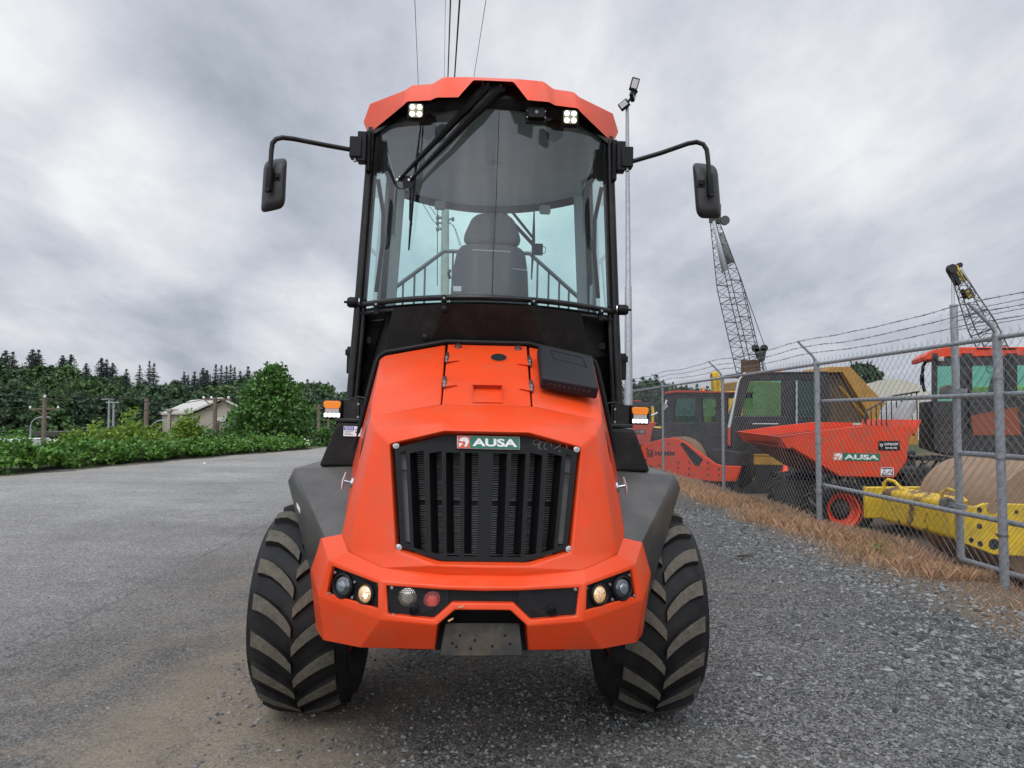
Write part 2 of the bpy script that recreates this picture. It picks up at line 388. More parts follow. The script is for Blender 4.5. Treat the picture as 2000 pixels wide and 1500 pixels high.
def node_ground(name, kind):
    m = bpy.data.materials.new(name); m.use_nodes = True
    nt = m.node_tree; N = nt.nodes; L = nt.links; b = N['Principled BSDF']; b.inputs['Roughness'].default_value = 0.92
    b.inputs['Specular IOR Level'].default_value = 0.25
    tc = N.new('ShaderNodeTexCoord'); P = tc.outputs['Object']
    sep = N.new('ShaderNodeSeparateXYZ'); L.new(P, sep.inputs[0])
    def noise(scale, detail=6, rough=0.6, st=None):
        n = N.new('ShaderNodeTexNoise'); n.inputs['Scale'].default_value = scale; n.inputs['Detail'].default_value = detail; n.inputs['Roughness'].default_value = rough
        if st: mp = N.new('ShaderNodeMapping'); mp.inputs['Scale'].default_value = st; L.new(P, mp.inputs[0]); L.new(mp.outputs[0], n.inputs[0])
        else: L.new(P, n.inputs[0])
        return n.outputs[0]
    def voro(scale, feature='F1', out='Color'):
        n = N.new('ShaderNodeTexVoronoi'); n.feature = feature; n.inputs['Scale'].default_value = scale; L.new(P, n.inputs['Vector']); return n.outputs[out]
    def mr(s, a, b_, c, d, mode='LINEAR'):
        n = N.new('ShaderNodeMapRange'); n.interpolation_type = mode; L.new(s, n.inputs[0])
        for i, q in enumerate((a, b_, c, d)): n.inputs[i + 1].default_value = q
        return n.outputs[0]
    def mth(op, a, c):
        n = N.new('ShaderNodeMath'); n.operation = op
        for i, q in enumerate((a, c)):
            if hasattr(q, 'is_linked'): L.new(q, n.inputs[i])
            else: n.inputs[i].default_value = q
        return n.outputs[0]
    def mix(f, a, c, mode='MIX'):
        n = N.new('ShaderNodeMix'); n.data_type = 'RGBA'; n.blend_type = mode
        for i, q in ((0, f), (6, a), (7, c)):
            if hasattr(q, 'is_linked'): L.new(q, n.inputs[i])
            elif i == 0: n.inputs[0].default_value = q
            else: n.inputs[i].default_value = (*q, 1)
        return n.outputs[2]
    def bw(c):
        n = N.new('ShaderNodeRGBToBW'); L.new(c, n.inputs[0]); return n.outputs[0]
    wob = mth('MULTIPLY', mth('SUBTRACT', noise(0.9, 6), 0.5), 2.6)
    if kind == 'gravel':
        v1, v2 = voro(95), voro(38)
        g = mr(bw(v1), 0.15, 0.85, 0.030, 0.20)
        g2 = mr(bw(v2), 0.2, 0.8, 0.6, 1.35)
        val = mth('MULTIPLY', mth('MULTIPLY', g, g2), mr(noise(0.6, 5), 0.3, 0.7, 0.75, 1.2))
        cc = N.new('ShaderNodeCombineColor'); L.new(mth('MULTIPLY', val, 1.03), cc.inputs[0]); L.new(mth('MULTIPLY', val, 1.01), cc.inputs[1]); L.new(mth('MULTIPLY', val, 0.95), cc.inputs[2])
        col = cc.outputs[0]
        # brown compacted dirt by the edge of the asphalt
        dx = mth('ADD', sep.outputs[0], wob)
        dirt = mth('MAXIMUM', mth('MULTIPLY', mr(dx, 0.9, -0.9, 0, 1, 'SMOOTHSTEP'), mr(noise(1.6, 6), 0.40, 0.60, 0.0, 0.85)), mth('MULTIPLY', mth('MULTIPLY', mr(mth('ADD', sep.outputs[0], mth('MULTIPLY', wob, 0.35)), -0.35, -1.0, 0, 1, 'SMOOTHSTEP'), mr(sep.outputs[1], 7.5, 5.0, 0, 1)), mr(noise(4.0, 6), 0.3, 0.5, 0.45, 0.95)))
        soil = mix(bw(v1), (0.165, 0.132, 0.098), (0.285, 0.235, 0.178))
        col = mix(dirt, col, soil)
        dust = mth('MULTIPLY', mr(noise(0.8, 7, 0.7, (0.35, 1, 1)), 0.52, 0.72, 0, 0.5), 1.0)
        col = mix(dust, col, mix(bw(v1), (0.13, 0.12, 0.10), (0.24, 0.22, 0.18)))
        # brown matted dead grass towards the fence
        gx = mth('ADD', sep.outputs[0], mth('MULTIPLY', wob, 0.55))
        gr = mth('MULTIPLY', mr(gx, 4.05, 4.75, 0, 1, 'SMOOTHSTEP'), mr(noise(2.6, 6, 0.7), 0.30, 0.55, 0.45, 1.0))
        mat_ = mix(noise(40, 6, 0.7), (0.085, 0.064, 0.045), (0.27, 0.19, 0.12))
        col = mix(gr, col, mat_)
        ed = mth('SUBTRACT', sep.outputs[0], mth('MULTIPLY', sep.outputs[1], 0.30))
        fld = mix(noise(0.12, 6), (0.035, 0.055, 0.016), (0.12, 0.13, 0.06))
        col = mix(mr(mth('ADD', ed, mth('MULTIPLY', wob, 0.4)), -17.0, -18.2, 0, 1), col, fld)
        col = mix(mr(sep.outputs[1], 36, 46, 0, 1), col, fld)
        h = mth('ADD', bw(v1), mth('MULTIPLY', bw(v2), 1.2))
        L.new(col, b.inputs['Base Color'])
        bp = N.new('ShaderNodeBump'); bp.inputs['Strength'].default_value = 1.0; bp.inputs['Distance'].default_value = 0.02
        L.new(h, bp.inputs['Height']); L.new(bp.outputs[0], b.inputs['Normal'])
    elif kind == 'road':
        v1 = voro(105); sp = bw(v1)
        val = mth('MULTIPLY', mr(sp, 0.1, 0.9, 0.085, 0.33), mr(bw(voro(44)), 0.2, 0.8, 0.84, 1.14))
        val = mth('MULTIPLY', val, mr(mth('ADD', sep.outputs[1], mth('MULTIPLY', wob, 1.4)), 2.5, 13.0, 0.72, 1.03))
        val = mth('MULTIPLY', val, mr(noise(0.45, 7, 0.65, (0.5, 1, 1)), 0.3, 0.7, 0.74, 1.22))
        val = mth('MULTIPLY', val, mr(noise(3.5, 6, 0.7), 0.3, 0.7, 0.86, 1.12))
        # paler and dustier away from the loose margin
        val = mth('MULTIPLY', val, mr(mth('ADD', sep.outputs[0], wob), -6.0, -1.6, 1.15, 0.78))
        sx = mth('ADD', sep.outputs[0], mth('MULTIPLY', wob, 0.10))
        val = mth('MULTIPLY', val, mr(sx, -3.35, -3.05, 1.07, 0.93))        # old lane seam: smoother left of it, looser right of it
        seam = mth('MULTIPLY', mr(mth('ABSOLUTE', mth('ADD', sx, 3.2), 0), 0.0, 0.03, 0.30, 0.0), mr(noise(0.7, 4), 0.35, 0.55, 0.2, 1.0))
        val = mth('MULTIPLY', val, mth('SUBTRACT', 1.0, seam))
        trk = mth('ABSOLUTE', mth('ADD', mth('ADD', sep.outputs[0], mth('MULTIPLY', wob, 0.25)), 5.4), 0)
        val = mth('MULTIPLY', val, mr(trk, 0.15, 0.6, 0.93, 1.0))
        cc = N.new('ShaderNodeCombineColor'); L.new(mth('MULTIPLY', val, 1.03), cc.inputs[0]); L.new(mth('MULTIPLY', val, 1.0), cc.inputs[1]); L.new(mth('MULTIPLY', val, 0.93), cc.inputs[2])
        col = cc.outputs[0]
        dirt = mth('MAXIMUM', mth('MULTIPLY', mr(mth('ADD', sep.outputs[0], wob), -3.2, -1.5, 0, 1), mr(noise(2.2, 6, 0.7), 0.42, 0.58, 0, 0.8)), mth('MULTIPLY', mr(mth('ADD', sep.outputs[0], mth('MULTIPLY', wob, 0.45)), -2.3, -1.6, 0, 1.0, 'SMOOTHSTEP'), mr(noise(5.0, 6, 0.7), 0.30, 0.52, 0.45, 1.0)))
        col = mix(dirt, col, mix(sp, (0.15, 0.122, 0.092), (0.275, 0.228, 0.174)))
        # pale dust along the far kerb
        ed = mth('ADD', mth('SUBTRACT', sep.outputs[0], mth('MULTIPLY', sep.outputs[1], 0.30)), mth('MULTIPLY', wob, 0.5))
        col = mix(mr(ed, -15.2, -16.6, 0, 0.8, 'SMOOTHSTEP'), col, mix(sp, (0.20, 0.185, 0.155), (0.36, 0.335, 0.29)))
        # cracks and seams
        vc = N.new('ShaderNodeTexVoronoi'); vc.feature = 'DISTANCE_TO_EDGE'; vc.inputs['Scale'].default_value = 0.33
        wn = N.new('ShaderNodeMix'); wn.data_type = 'VECTOR'; wn.inputs[0].default_value = 0.12
        nn = N.new('ShaderNodeTexNoise'); nn.inputs['Scale'].default_value = 2.2; nn.inputs['Detail'].default_value = 6; L.new(P, nn.inputs[0])
        L.new(P, wn.inputs[4]); L.new(nn.outputs['Color'], wn.inputs[5]); L.new(wn.outputs[1], vc.inputs['Vector'])
        ck = mth('MULTIPLY', mr(vc.outputs['Distance'], 0.0, 0.007, 1, 0), mr(noise(0.5, 3), 0.45, 0.6, 0, 0.08))
        col = mix(ck, col, (0.035, 0.033, 0.03))
        L.new(col, b.inputs['Base Color'])
        bp = N.new('ShaderNodeBump'); bp.inputs['Strength'].default_value = 0.8; bp.inputs['Distance'].default_value = 0.009
        L.new(sp, bp.inputs['Height']); L.new(bp.outputs[0], b.inputs['Normal'])
    return m
MT['ground'] = node_ground('gravel_ground', 'gravel')
MT['road'] = node_ground('worn_asphalt', 'road')
MT['stone'] = mat('gravel_stone', (0.15, 0.152, 0.146), 0.85, island=0.8)
MT['drygrass'] = mat('dry_grass', (0.45, 0.29, 0.175), 0.9, island=0.6, transl=0.25)
MT['field'] = mat('far_lowland', (0.075, 0.10, 0.04), 0.95, var=0.4, vscale=0.2, dirt=(0.22, 0.20, 0.16), dirt_amt=0.6, dscale=0.06)

def grid(name, xs, ys, zfun, m):
    X, Y = np.meshgrid(xs, ys); Z = zfun(X, Y)
    V = np.stack([X, Y, Z], -1).reshape(-1, 3); nx = len(xs)
    i = np.arange(len(ys) - 1)[:, None] * nx + np.arange(nx - 1)[None, :]
    i = i.ravel(); Q = np.stack([i, i + 1, i + 1 + nx, i + nx], -1)
    return fast_mesh(name, V, Q, m, smooth=True)
xs = np.unique(np.concatenate([[-3000, -1500, -700, -400, -250, -160, -110, -80, -60], np.arange(-48, -14, 2), np.arange(-14, 9, 0.5), np.arange(9, 40, 4), [40, 60, 90, 140, 250, 400, 700, 1500, 3000]]))
ys = np.unique(np.concatenate([[-300, -120, -60, -30, -15, -8], np.arange(-4, 40, 0.75), np.arange(40, 90, 4), [90, 110, 140, 180, 250, 400, 700, 1300, 2200, 3500]]))
tag(grid('ground', xs, ys, gz, 'ground'), kind='structure')
# the worn road, its right edge ragged where it breaks up into the gravel
rb = []; yy = np.arange(-12, 36.01, 0.12)
def ragged(y, s): return 0.16 * math.sin(y * 2.3 + s) + 0.10 * math.sin(y * 5.9 + 2 * s) + 0.06 * math.sin(y * 13.7 + 3 * s)
V = []; Q = []
nc = 26
for k, y in enumerate(yy):
    xl = float(road_left(min(y, 31))) + ragged(y, 1.3) * 0.8
    if y > 31: xl = float(road_left(31)) + (y - 31) * 0.1
    xr = -1.55 + ragged(y, 0.2)
    for j in range(nc):
        x = lerp(xl, xr - .07, min(1, j / (nc - 2))) + (.07 if j == nc - 1 else 0); V.append((x, y, gzf(x, y) + (0.006 if 0 < j < nc - 1 else -0.012)))
for k in range(len(yy) - 1):
    for j in range(nc - 1):
        a = k * nc + j; Q.append((a, a + 1, a + 1 + nc, a + nc))
tag(fast_mesh('road', V, Q, 'road', smooth=True), kind='structure')

def stones(n, xr, yr, r0, r1, dens=None, seed=1, zoff=0.0):
    g = np.random.default_rng(seed)
    x = g.uniform(*xr, n); y = yr[0] + (yr[1] - yr[0]) * g.uniform(0, 1, n) ** 1.5
    if dens is not None:
        keep = g.uniform(0, 1, n) < dens(x, y); x, y = x[keep], y[keep]; n = len(x)
    r = r0 + (r1 - r0) * g.uniform(0, 1, n) ** 3.0
    base = np.array([(1, 0, 0), (-1, 0, 0), (0, 1, 0), (0, -1, 0), (0, 0, 1), (0, 0, -1)], float)
    sc = np.stack([g.uniform(0.7, 1.3, n), g.uniform(0.6, 1.1, n), g.uniform(0.45, 0.8, n)], -1) * r[:, None]
    V = base[None] * sc[:, None, :] * g.uniform(0.7, 1.25, (n, 6, 1))
    V[:, :, :2] += g.uniform(-0.25, 0.25, (n, 6, 2)) * r[:, None, None]
    a = g.uniform(0, 6.283, n); c, s = np.cos(a)[:, None], np.sin(a)[:, None]
    X, Y = V[:, :, 0] * c - V[:, :, 1] * s, V[:, :, 0] * s + V[:, :, 1] * c
    V[:, :, 0], V[:, :, 1] = X + x[:, None], Y + y[:, None]
    V[:, :, 2] += (gz(x, y) + r * 0.18 + zoff)[:, None]
    T = np.array([(0, 2, 4), (2, 1, 4), (1, 3, 4), (3, 0, 4), (2, 0, 5), (1, 2, 5), (3, 1, 5), (0, 3, 5)])
    Fq = (np.arange(n)[:, None, None] * 6 + T[None]).reshape(-1, 3)
    return V.reshape(-1, 3), Fq
def gravel_density(x, y):
    n = 0.5 + 0.5 * np.sin(x * 1.7 + 0.8 * np.sin(y * 1.3)) * np.sin(y * 1.1 + 0.7 * np.sin(x * 2.1))
    d = np.where(x > -0.4, 0.9, 0.25 + 0.5 * n)
    d = np.where((x > -1.7) & (x < -0.55) & (y < 6.5), 0.16 + 0.2 * n, d)
    d = np.where(x < -1.6, (0.35 * n + 0.10) * np.exp(np.minimum(0, (x + 1.6)) * 0.45), d)
    return d * np.where(x > 4.2, 0.4, 1.0)
V1, F1 = stones(120000, (-4.8, 5.2), (2.6, 12.5), 0.004, 0.017, gravel_density, 3)
V2, F2 = stones(2600, (0.3, 5.0), (2.6, 14.0), 0.012, 0.034, lambda x, y: 0.25 + 0.75 * sstep(1.8, 3.6, x), 5)
V3, F3 = stones(5200, (2.9, 4.9), (4.0, 13.0), 0.012, 0.036, lambda x, y: sstep(2.9, 3.9, x + 0.35 * np.sin(y * 1.7)), 6)
tag(fast_mesh('loose_gravel', np.concatenate([V1, V2, V3]), np.concatenate([F1, F2 + len(V1), F3 + len(V1) + len(V2)]), 'stone'), 'loose grey crushed gravel lying around the dumper', 'gravel', kind='stuff')

def blades(n, pos, h0, h1, w, lean, seed):
    g = np.random.default_rng(seed); x, y = pos(g, n); n = len(x)
    h = h0 + (h1 - h0) * g.uniform(0, 1, n) ** 1.6 * (0.8 + 0.2 * np.sin(x * 3 + y * 1.7)); a = g.uniform(0, 6.283, n); l = g.uniform(0.1, lean, n) * h; az = g.uniform(0, 6.283, n)
    z = gz(x, y); wx, wy = np.cos(a) * w, np.sin(a) * w
    b = np.stack([x, y, z], -1)
    V = np.stack([b + np.stack([wx, wy, 0 * x], -1), b - np.stack([wx, wy, 0 * x], -1),
                  b + np.stack([l * 0.4 * np.cos(az), l * 0.4 * np.sin(az), h * 0.6], -1) - np.stack([wx, wy, 0 * x], -1) * 0.6,
                  b + np.stack([l * np.cos(az), l * np.sin(az), h], -1)], 1)
    i = np.arange(n) * 4; Fq = np.concatenate([np.stack([i, i + 1, i + 2], -1), np.stack([i, i + 2, i + 3], -1)])
    return V.reshape(-1, 3), Fq
def strip_pos(g, n):
    y = 7.4 + 20 * g.uniform(0, 1, n) ** 1.6
    x = fence_x(y) + g.normal(-0.16, 0.30, n) + 0.15 * np.sin(y * 2.1)
    k = (x > 4.15 + 0.25 * np.sin(y * 1.9)) & (g.uniform(0, 1, n) < (0.22 + 0.78 * sstep(7.9, 9.0, y)) * (0.10 + 0.90 * (0.5 + 0.5 * np.sin(x * 4.1 + 1.3 * np.sin(y * 2.7)) * np.sin(y * 3.3 + x)) ** 0.7)); return x[k], y[k]
def low_pos(g, n):
    y = 4.6 + 8 * g.uniform(0, 1, n) ** 1.3; x = 4.55 + g.uniform(0, 1.8, n) + 0.3 * np.sin(y * 2); return x, y
def yard_pos(g, n):
    y = 9 + 16 * g.uniform(0, 1, n); x = fence_x(y) + g.uniform(0.1, 2.2, n); return x, y
parts = [blades(150000, strip_pos, 0.015, 0.21, 0.0008, 0.8, 11), blades(7000, low_pos, 0.015, 0.07, 0.002, 1.6, 12), blades(8000, yard_pos, 0.05, 0.22, 0.003, 0.9, 13)]
o = 0; Vs, Fs = [], []
for v, f in parts: Vs.append(v); Fs.append(f + o); o += len(v)
tag(fast_mesh('dry_grass', np.concatenate(Vs), np.concatenate(Fs), 'drygrass'), 'dry reddish brown grass growing along the foot of the fence', 'grass', kind='stuff')
# ---------------------------------------------------------------- the orange articulated dumper
X0 = -0.013
OFF = Vector((0, 4.6, 0))
def M(u, py, Y):
    a, b = W(941, py, Y), W(941 + u, py, Y)
    return Vector((b.x - a.x, Y, a.z))
def U(px, py): return px - (941 + (1200 - py) * 0.0205)
def MP(px, py, Y): return M(U(px, py), py - U(px, py) * 0.021, Y)
CAMP = Vector((0, 0, CAMZ))
def on_plane(px, py, p0, n, u=None):
    d = MP(px, py, 1.0) - CAMP
    return CAMP + d * ((Vector(p0) - CAMP).dot(n) / d.dot(n))
def mir(p): return Vector((-p[0], p[1], p[2]))
def both(mb, pts, faces, mi=0, smooth=False):
    P = [M(*p) if not isinstance(p, Vector) else p for p in pts]
    mb.add(P, faces, mi, smooth)
    mb.add([mir(p) for p in P], [f[::-1] for f in faces], mi, smooth)
D = thing('articulated_dumper', 'big orange articulated dumper with tall glass cab, facing the viewer with its lights on', 'dumper', (X0, 4.6, 0))
D.rotation_euler = (0, R(1.2), 0)

# --- cowl round the grille
mb = MB()
cw = [(0, 792, 3.42), (85, 792, 3.42), (224, 817, 3.42), (0, 826, 3.20), (84, 826, 3.20), (215, 843, 3.265),      # G0 G1 G2 E0 E1 E2
      (0, 843, 3.135), (82, 843, 3.135), (187, 870, 3.165), (171, 1077, 3.075), (88, 1105, 3.035), (0, 1105, 3.035),  # H0..H5
      (0, 851, 3.20), (79, 851, 3.20), (178, 878, 3.23), (163, 1069, 3.14), (85, 1096, 3.10), (0, 1096, 3.10),       # L0..L5
      (0, 1124, 3.045), (73, 1124, 3.045), (196, 1111, 3.06), (260, 1081, 3.13), (273, 1047, 3.31), (0, 1142, 3.06), (73, 1142, 3.06), (196, 1128, 3.075), (258, 1097, 3.15), (273, 1063, 3.32)]                  # Kc K0 K1 K2 S
both(mb, cw, [(0, 1, 4, 3), (1, 2, 5, 4), (3, 4, 7, 6), (4, 5, 8, 7), (5, 21, 9, 8), (21, 20, 10, 9), (20, 19, 18, 11, 10),
              (2, 22, 21, 5), (6, 7, 13, 12), (7, 8, 14, 13), (8, 9, 15, 14), (9, 10, 16, 15), (10, 11, 17, 16), (18, 19, 24, 23), (19, 20, 25, 24), (20, 21, 26, 25), (21, 22, 27, 26)])
mb.build('cowl', 'orange', D, bevel=0.011, seg=3, angle=14)

# --- grille
g = MB()
def topL(u): return interp(u, [0, 79, 178], [851, 851, 878])
def botL(u): return interp(u, [0, 85, 163], [1096, 1096, 1069])
def gY(py): return interp(py, [851, 1096], [3.185, 3.085])
edges = [0, 14.5, 42, 50.6, 79, 87.5, 112, 122.5, 150, 157.5, 168, 179]
slot = {1: 1087, 3: 1087, 5: 1083, 7: 1075, 9: 1063}
BK = 0.91
def gcol(a, b, t0, t1, s, depth, n0=0.0, sh=0.0):      # a column strip between rows
    def pt(u, t, back=0):
        tp, bp = topL(u), botL(u * BK)
        py = tp + (bp - tp) * t
        return M(s * u * (1 - (1 - BK) * t), py, gY(py) + back + n0)
    f = [pt(a, t1), pt(b, t1), pt(b, t0), pt(a, t0)]
    k = [p + Vector((-s * sh, 0, 0)) for p in (pt(a, t1, depth), pt(b, t1, depth), pt(b, t0, depth), pt(a, t0, depth))]
    g.hexa(f + k)
def tt(u, py): return (py - topL(u)) / (botL(u * BK) - topL(u))
for i in range(len(edges) - 1):
    a, b = edges[i], edges[i + 1]
    for s in (1, -1):
        if i in slot:
            m_ = (a + b) / 2
            gcol(a, b, 0, tt(m_, 885), s, 0.010); gcol(a, b, tt(m_, slot[i]), 1, s, 0.010)
            if i == 9: gcol(a, b, tt(m_, 920), tt(m_, 924), s, 0.010)
        else:
            gcol(a, b, 0, 1, s, 0.010)
            if 0 < i < 10: gcol(a + 0.8, b - 0.8, tt(a, 886), tt(a, 1080), s, 0.075, 0.010, 0.036)
GR = g.build('grille', 'black', D, bevel=0.0025, seg=1)
rd = MB()
rd.hexa([M(-170, 1092, 3.24), M(170, 1092, 3.24), M(172, 1092, 3.28), M(-172, 1092, 3.28), M(-175, 866, 3.34), M(175, 866, 3.34), M(175, 866, 3.36), M(-175, 866, 3.36)])
for k in range(46):
    py = 884 + k * 4.45; y = interp(py, [866, 1092], [3.34, 3.24])
    if 24 > k > 21: continue
    a, b = M(-150, py, y - 0.014), M(150, py, y - 0.014)
    rd.prism([a, b, b + Vector((0, 0.013, 0)), a + Vector((0, 0.013, 0))], (0, 0, 0.0042 if k % 7 else 0.006), mi=1)
rd.build('radiator', ['black', mat('radiator_fin', (0.20, 0.20, 0.195), 0.45, 0.3)], D)
MT['alu'] = mat('bare_aluminium', (0.11, 0.108, 0.105), 0.5, 0.2, var=0.15, vscale=12)
for s in (1, -1):
    pl = MB(); pl.prism([M(s * 154, 1060, 3.13), M(s * 138, 1060, 3.13), M(s * 158, 880, 3.215), M(s * 172, 880, 3.215)], (0, 0.005, 0)); pl.build('baffle_plate', 'alu', D)
for px, py in ((772, 870), (1125, 878), (777, 1068), (1110, 1074)):
    b = MB(); p = MP(px, py, gY(py) - 0.002)
    b.lathe([(0.0145, 0), (0.0145, 0.003), (0.0085, 0.004), (0.0075, 0.008), (0.004, 0.0085), (0.0035, 0.005), (0.0, 0.005)], p, (0, -1, 0.3), 14)
    b.build('grille_bolt', 'steel', D)
# badge
p0, p1, p2 = MP(891, 876, 3.165), MP(1014, 879, 3.165), MP(891, 850, 3.175)
xv, yv = p1 - p0, p2 - p0; nv = xv.cross(yv).normalized()
bd = MB(); quad_plate(bd, p0, xv, yv, 0.006)
BD = bd.build('badge', mat('badge_rim', (0.6, 0.6, 0.6), 0.3, 0.6), D, bevel=0.003)
g2 = MB(); quad_plate(g2, p0 + xv * 0.205 + yv * 0.05 + nv * 0.0062, xv * 0.785, yv * 0.9, 0.0008); g2.build('badge_field', 'green', BD)
g2 = MB(); quad_plate(g2, p0 + xv * 0.012 + yv * 0.05 + nv * 0.0062, xv * 0.192, yv * 0.9, 0.0008); g2.build('badge_emblem_field', 'badge_orange', BD)
text_on('lettering', 'AUSA', p0 + xv * 0.245 + yv * 0.20 + nv * 0.0072, xv * 0.71, yv * 0.60, 'white', BD, 0.0012, 0.035)
def emblem(p0, xv, yv, n, parent, th=0.0012, off=None, m='white'):
    e = MB(); f = lambda a, b: p0 + xv * a + yv * b
    e.prism([f(.10, .62), f(.30, .86), f(.62, .92), f(.88, .80), f(.92, .50), f(.72, .12), f(.52, .10), f(.66, .40), f(.56, .58), f(.34, .52)], n * th)
    e.prism([f(.10, .40), f(.40, .40), f(.36, .24), f(.22, .24), f(.26, .10), f(.10, .14)], n * th)
    return e.build('badge_emblem', m, parent, off=off)
emblem(p0 + xv * 0.012 + yv * 0.05 + nv * 0.0072, xv * 0.192, yv * 0.9, nv, BD)
# pen scrawl on the right of the grille
sc = MB()
def zz(x, y): px, py = 760 + x * 0.1933, 830 + y * 0.1933; return MP(px, py, gY(py) - 0.002)
for st in ([(1500, 192), (1462, 205), (1445, 185), (1460, 155), (1500, 148), (1518, 165), (1500, 205), (1500, 245)], [(1550, 168), (1520, 182), (1510, 215), (1520, 242), (1540, 250)],
           [(1598, 172), (1568, 190), (1555, 220), (1562, 240), (1590, 250)], [(1615, 178), (1632, 196), (1628, 222)], [(1660, 240), (1690, 228), (1724, 205), (1722, 186), (1690, 178)], [(1700, 262), (1728, 268)], [(1785, 198), (1788, 245)]):
    sc.tube([zz(*q) for q in st], 0.0009, 4)
sc.build('pen_scrawl', 'offwhite', D)

# --- bumper
bm_ = MB()
O = [(0, 1147, 2.98), (75, 1146, 2.98), (198, 1137, 3.005), (197, 1212, 2.985), (88, 1222, 2.965), (54, 1192, 2.97), (0, 1192, 2.97)]
I = [(0, 1155, 2.982), (78, 1153, 2.982), (187, 1146, 3.0), (183, 1202, 2.985), (95, 1211, 2.972), (60, 1178, 2.976), (0, 1178, 2.976)]
PB = 0.035
both(bm_, O + I, [(0, 1, 8, 7), (1, 2, 9, 8), (2, 3, 10, 9), (3, 4, 11, 10), (4, 5, 12, 11), (5, 6, 13, 12)])
I2 = [M(*p) + Vector((0, PB, 0)) for p in I]
both(bm_, [M(*p) for p in I] + I2, [(i, i + 1, 8 + i, 7 + i) for i in range(6)])
o1, o2 = (198, 1137, 3.005), (297, 1098, 3.16)
c1, c2 = (197, 1212, 2.985), (314, 1168, 3.185)
q1, q2, q4, q3 = (203, 1142, 3.013), (290, 1109, 3.15), (300, 1161, 3.165), (202, 1191, 2.997)
both(bm_, [o1, o2, c2, c1, q1, q2, q4, q3], [(0, 1, 5, 4), (1, 2, 6, 5), (2, 3, 7, 6), (3, 0, 4, 7)])
pn = (M(*q2) - M(*q1)).cross(M(*q3) - M(*q1)).normalized()
if pn.y > 0: pn = -pn
Q4 = [M(*q1), M(*q2), M(*q4), M(*q3)]
both(bm_, Q4 + [p - pn * 0.022 for p in Q4], [(0, 1, 5, 4), (1, 2, 6, 5), (2, 3, 7, 6), (3, 0, 4, 7)])
# shelf, lower band, outer end, tow notch
both(bm_, [(0, 1147, 2.98), (75, 1146, 2.98), o1, o2, (0, 1124, 3.045), (73, 1124, 3.045), (196, 1111, 3.06), (260, 1081, 3.13), (273, 1047, 3.31), (310, 1055, 3.39)],
     [(0, 1, 5, 4), (1, 2, 6, 5), (2, 3, 7, 6), (3, 9, 8, 7)])
both(bm_, [o2, (310, 1055, 3.39), (328, 1116, 3.38), c2, (303, 1253, 3.27), (314, 1236, 3.42), (320, 1060, 3.75), (330, 1120, 3.7), (316, 1230, 3.62)],
     [(0, 1, 2), (0, 2, 3), (3, 2, 5, 4), (1, 6, 7, 2), (2, 7, 8, 5)])
both(bm_, [c1, c2, (303, 1253, 3.27), (235, 1267, 3.09), (197, 1212, 2.985), (88, 1222, 2.965), (90, 1270, 3.05)], [(0, 1, 2, 3), (4, 3, 6, 5)])
both(bm_, [(88, 1222, 2.965), (54, 1192, 2.97), (0, 1192, 2.97), (90, 1270, 3.05), M(88, 1222, 2.965) + Vector((-.01, 0.16, 0)), M(54, 1192, 2.97) + Vector((-0.005, 0.16, 0)), M(0, 1192, 2.97) + Vector((0, 0.16, 0)), M(90, 1270, 3.05) + Vector((0, 0.1, 0))],
     [(0, 1, 5, 4), (1, 2, 6, 5), (3, 0, 4, 7)])
both(bm_, [(303, 1253, 3.27), (235, 1267, 3.09), (90, 1270, 3.05), M(303, 1253, 3.27) + Vector((0, .3, .03)), M(235, 1267, 3.09) + Vector((0, .4, .03)), M(90, 1270, 3.05) + Vector((0, .45, .03))], [(0, 1, 4, 3), (1, 2, 5, 4)])
bm_.build('bumper', 'orange', D, bevel=0.010, seg=3, angle=13)
# chipped paint on the notch corners
MT['filler'] = mat('bare_filler', (0.55, 0.32, 0.16), 0.8)
for px, py, w, h in ((873, 1211, 11, 5), (893, 1184, 12, 1.6)):
    ch = MB(); a = MP(px, py, 2.962); b = MP(px + w, py - h, 2.962); ch.prism([a, b, MP(px + w, py - h + 2.5, 2.962), MP(px + 2, py + 3, 2.962)], (0, 0.004, 0)); ch.build('paint_chip', 'filler', D)
# tow plate
tp = MB()
tp.hexa([MP(857, 1281, 3.0), MP(1021, 1283, 3.0), MP(1021, 1283, 3.03), MP(857, 1281, 3.03), MP(868, 1221, 3.02), MP(1013, 1223, 3.02), MP(1013, 1223, 3.06), MP(868, 1221, 3.06)])
tp.hexa([MP(868, 1221, 3.02), MP(1013, 1223, 3.02), MP(1013, 1223, 3.2), MP(868, 1221, 3.2), MP(869, 1216, 3.02), MP(1012, 1218, 3.02), MP(1012, 1218, 3.2), MP(869, 1216, 3.2)])
TP = tp.build('tow_plate', 'plate', D, bevel=0.006)
for px, py in ((882, 1255), (897, 1240), (918, 1266), (926, 1250), (890, 1262), (960, 1262), (985, 1241), (995, 1258)):
    b = MB(); b.disc(MP(px, py, interp(py, [1221, 1281], [3.018, 2.998])), (0, -1, 0), 0.005, 0.003, 10); b.build('bolt_hole', 'black', TP)
# grey gravel dust on the shelf above the plate is left to the material

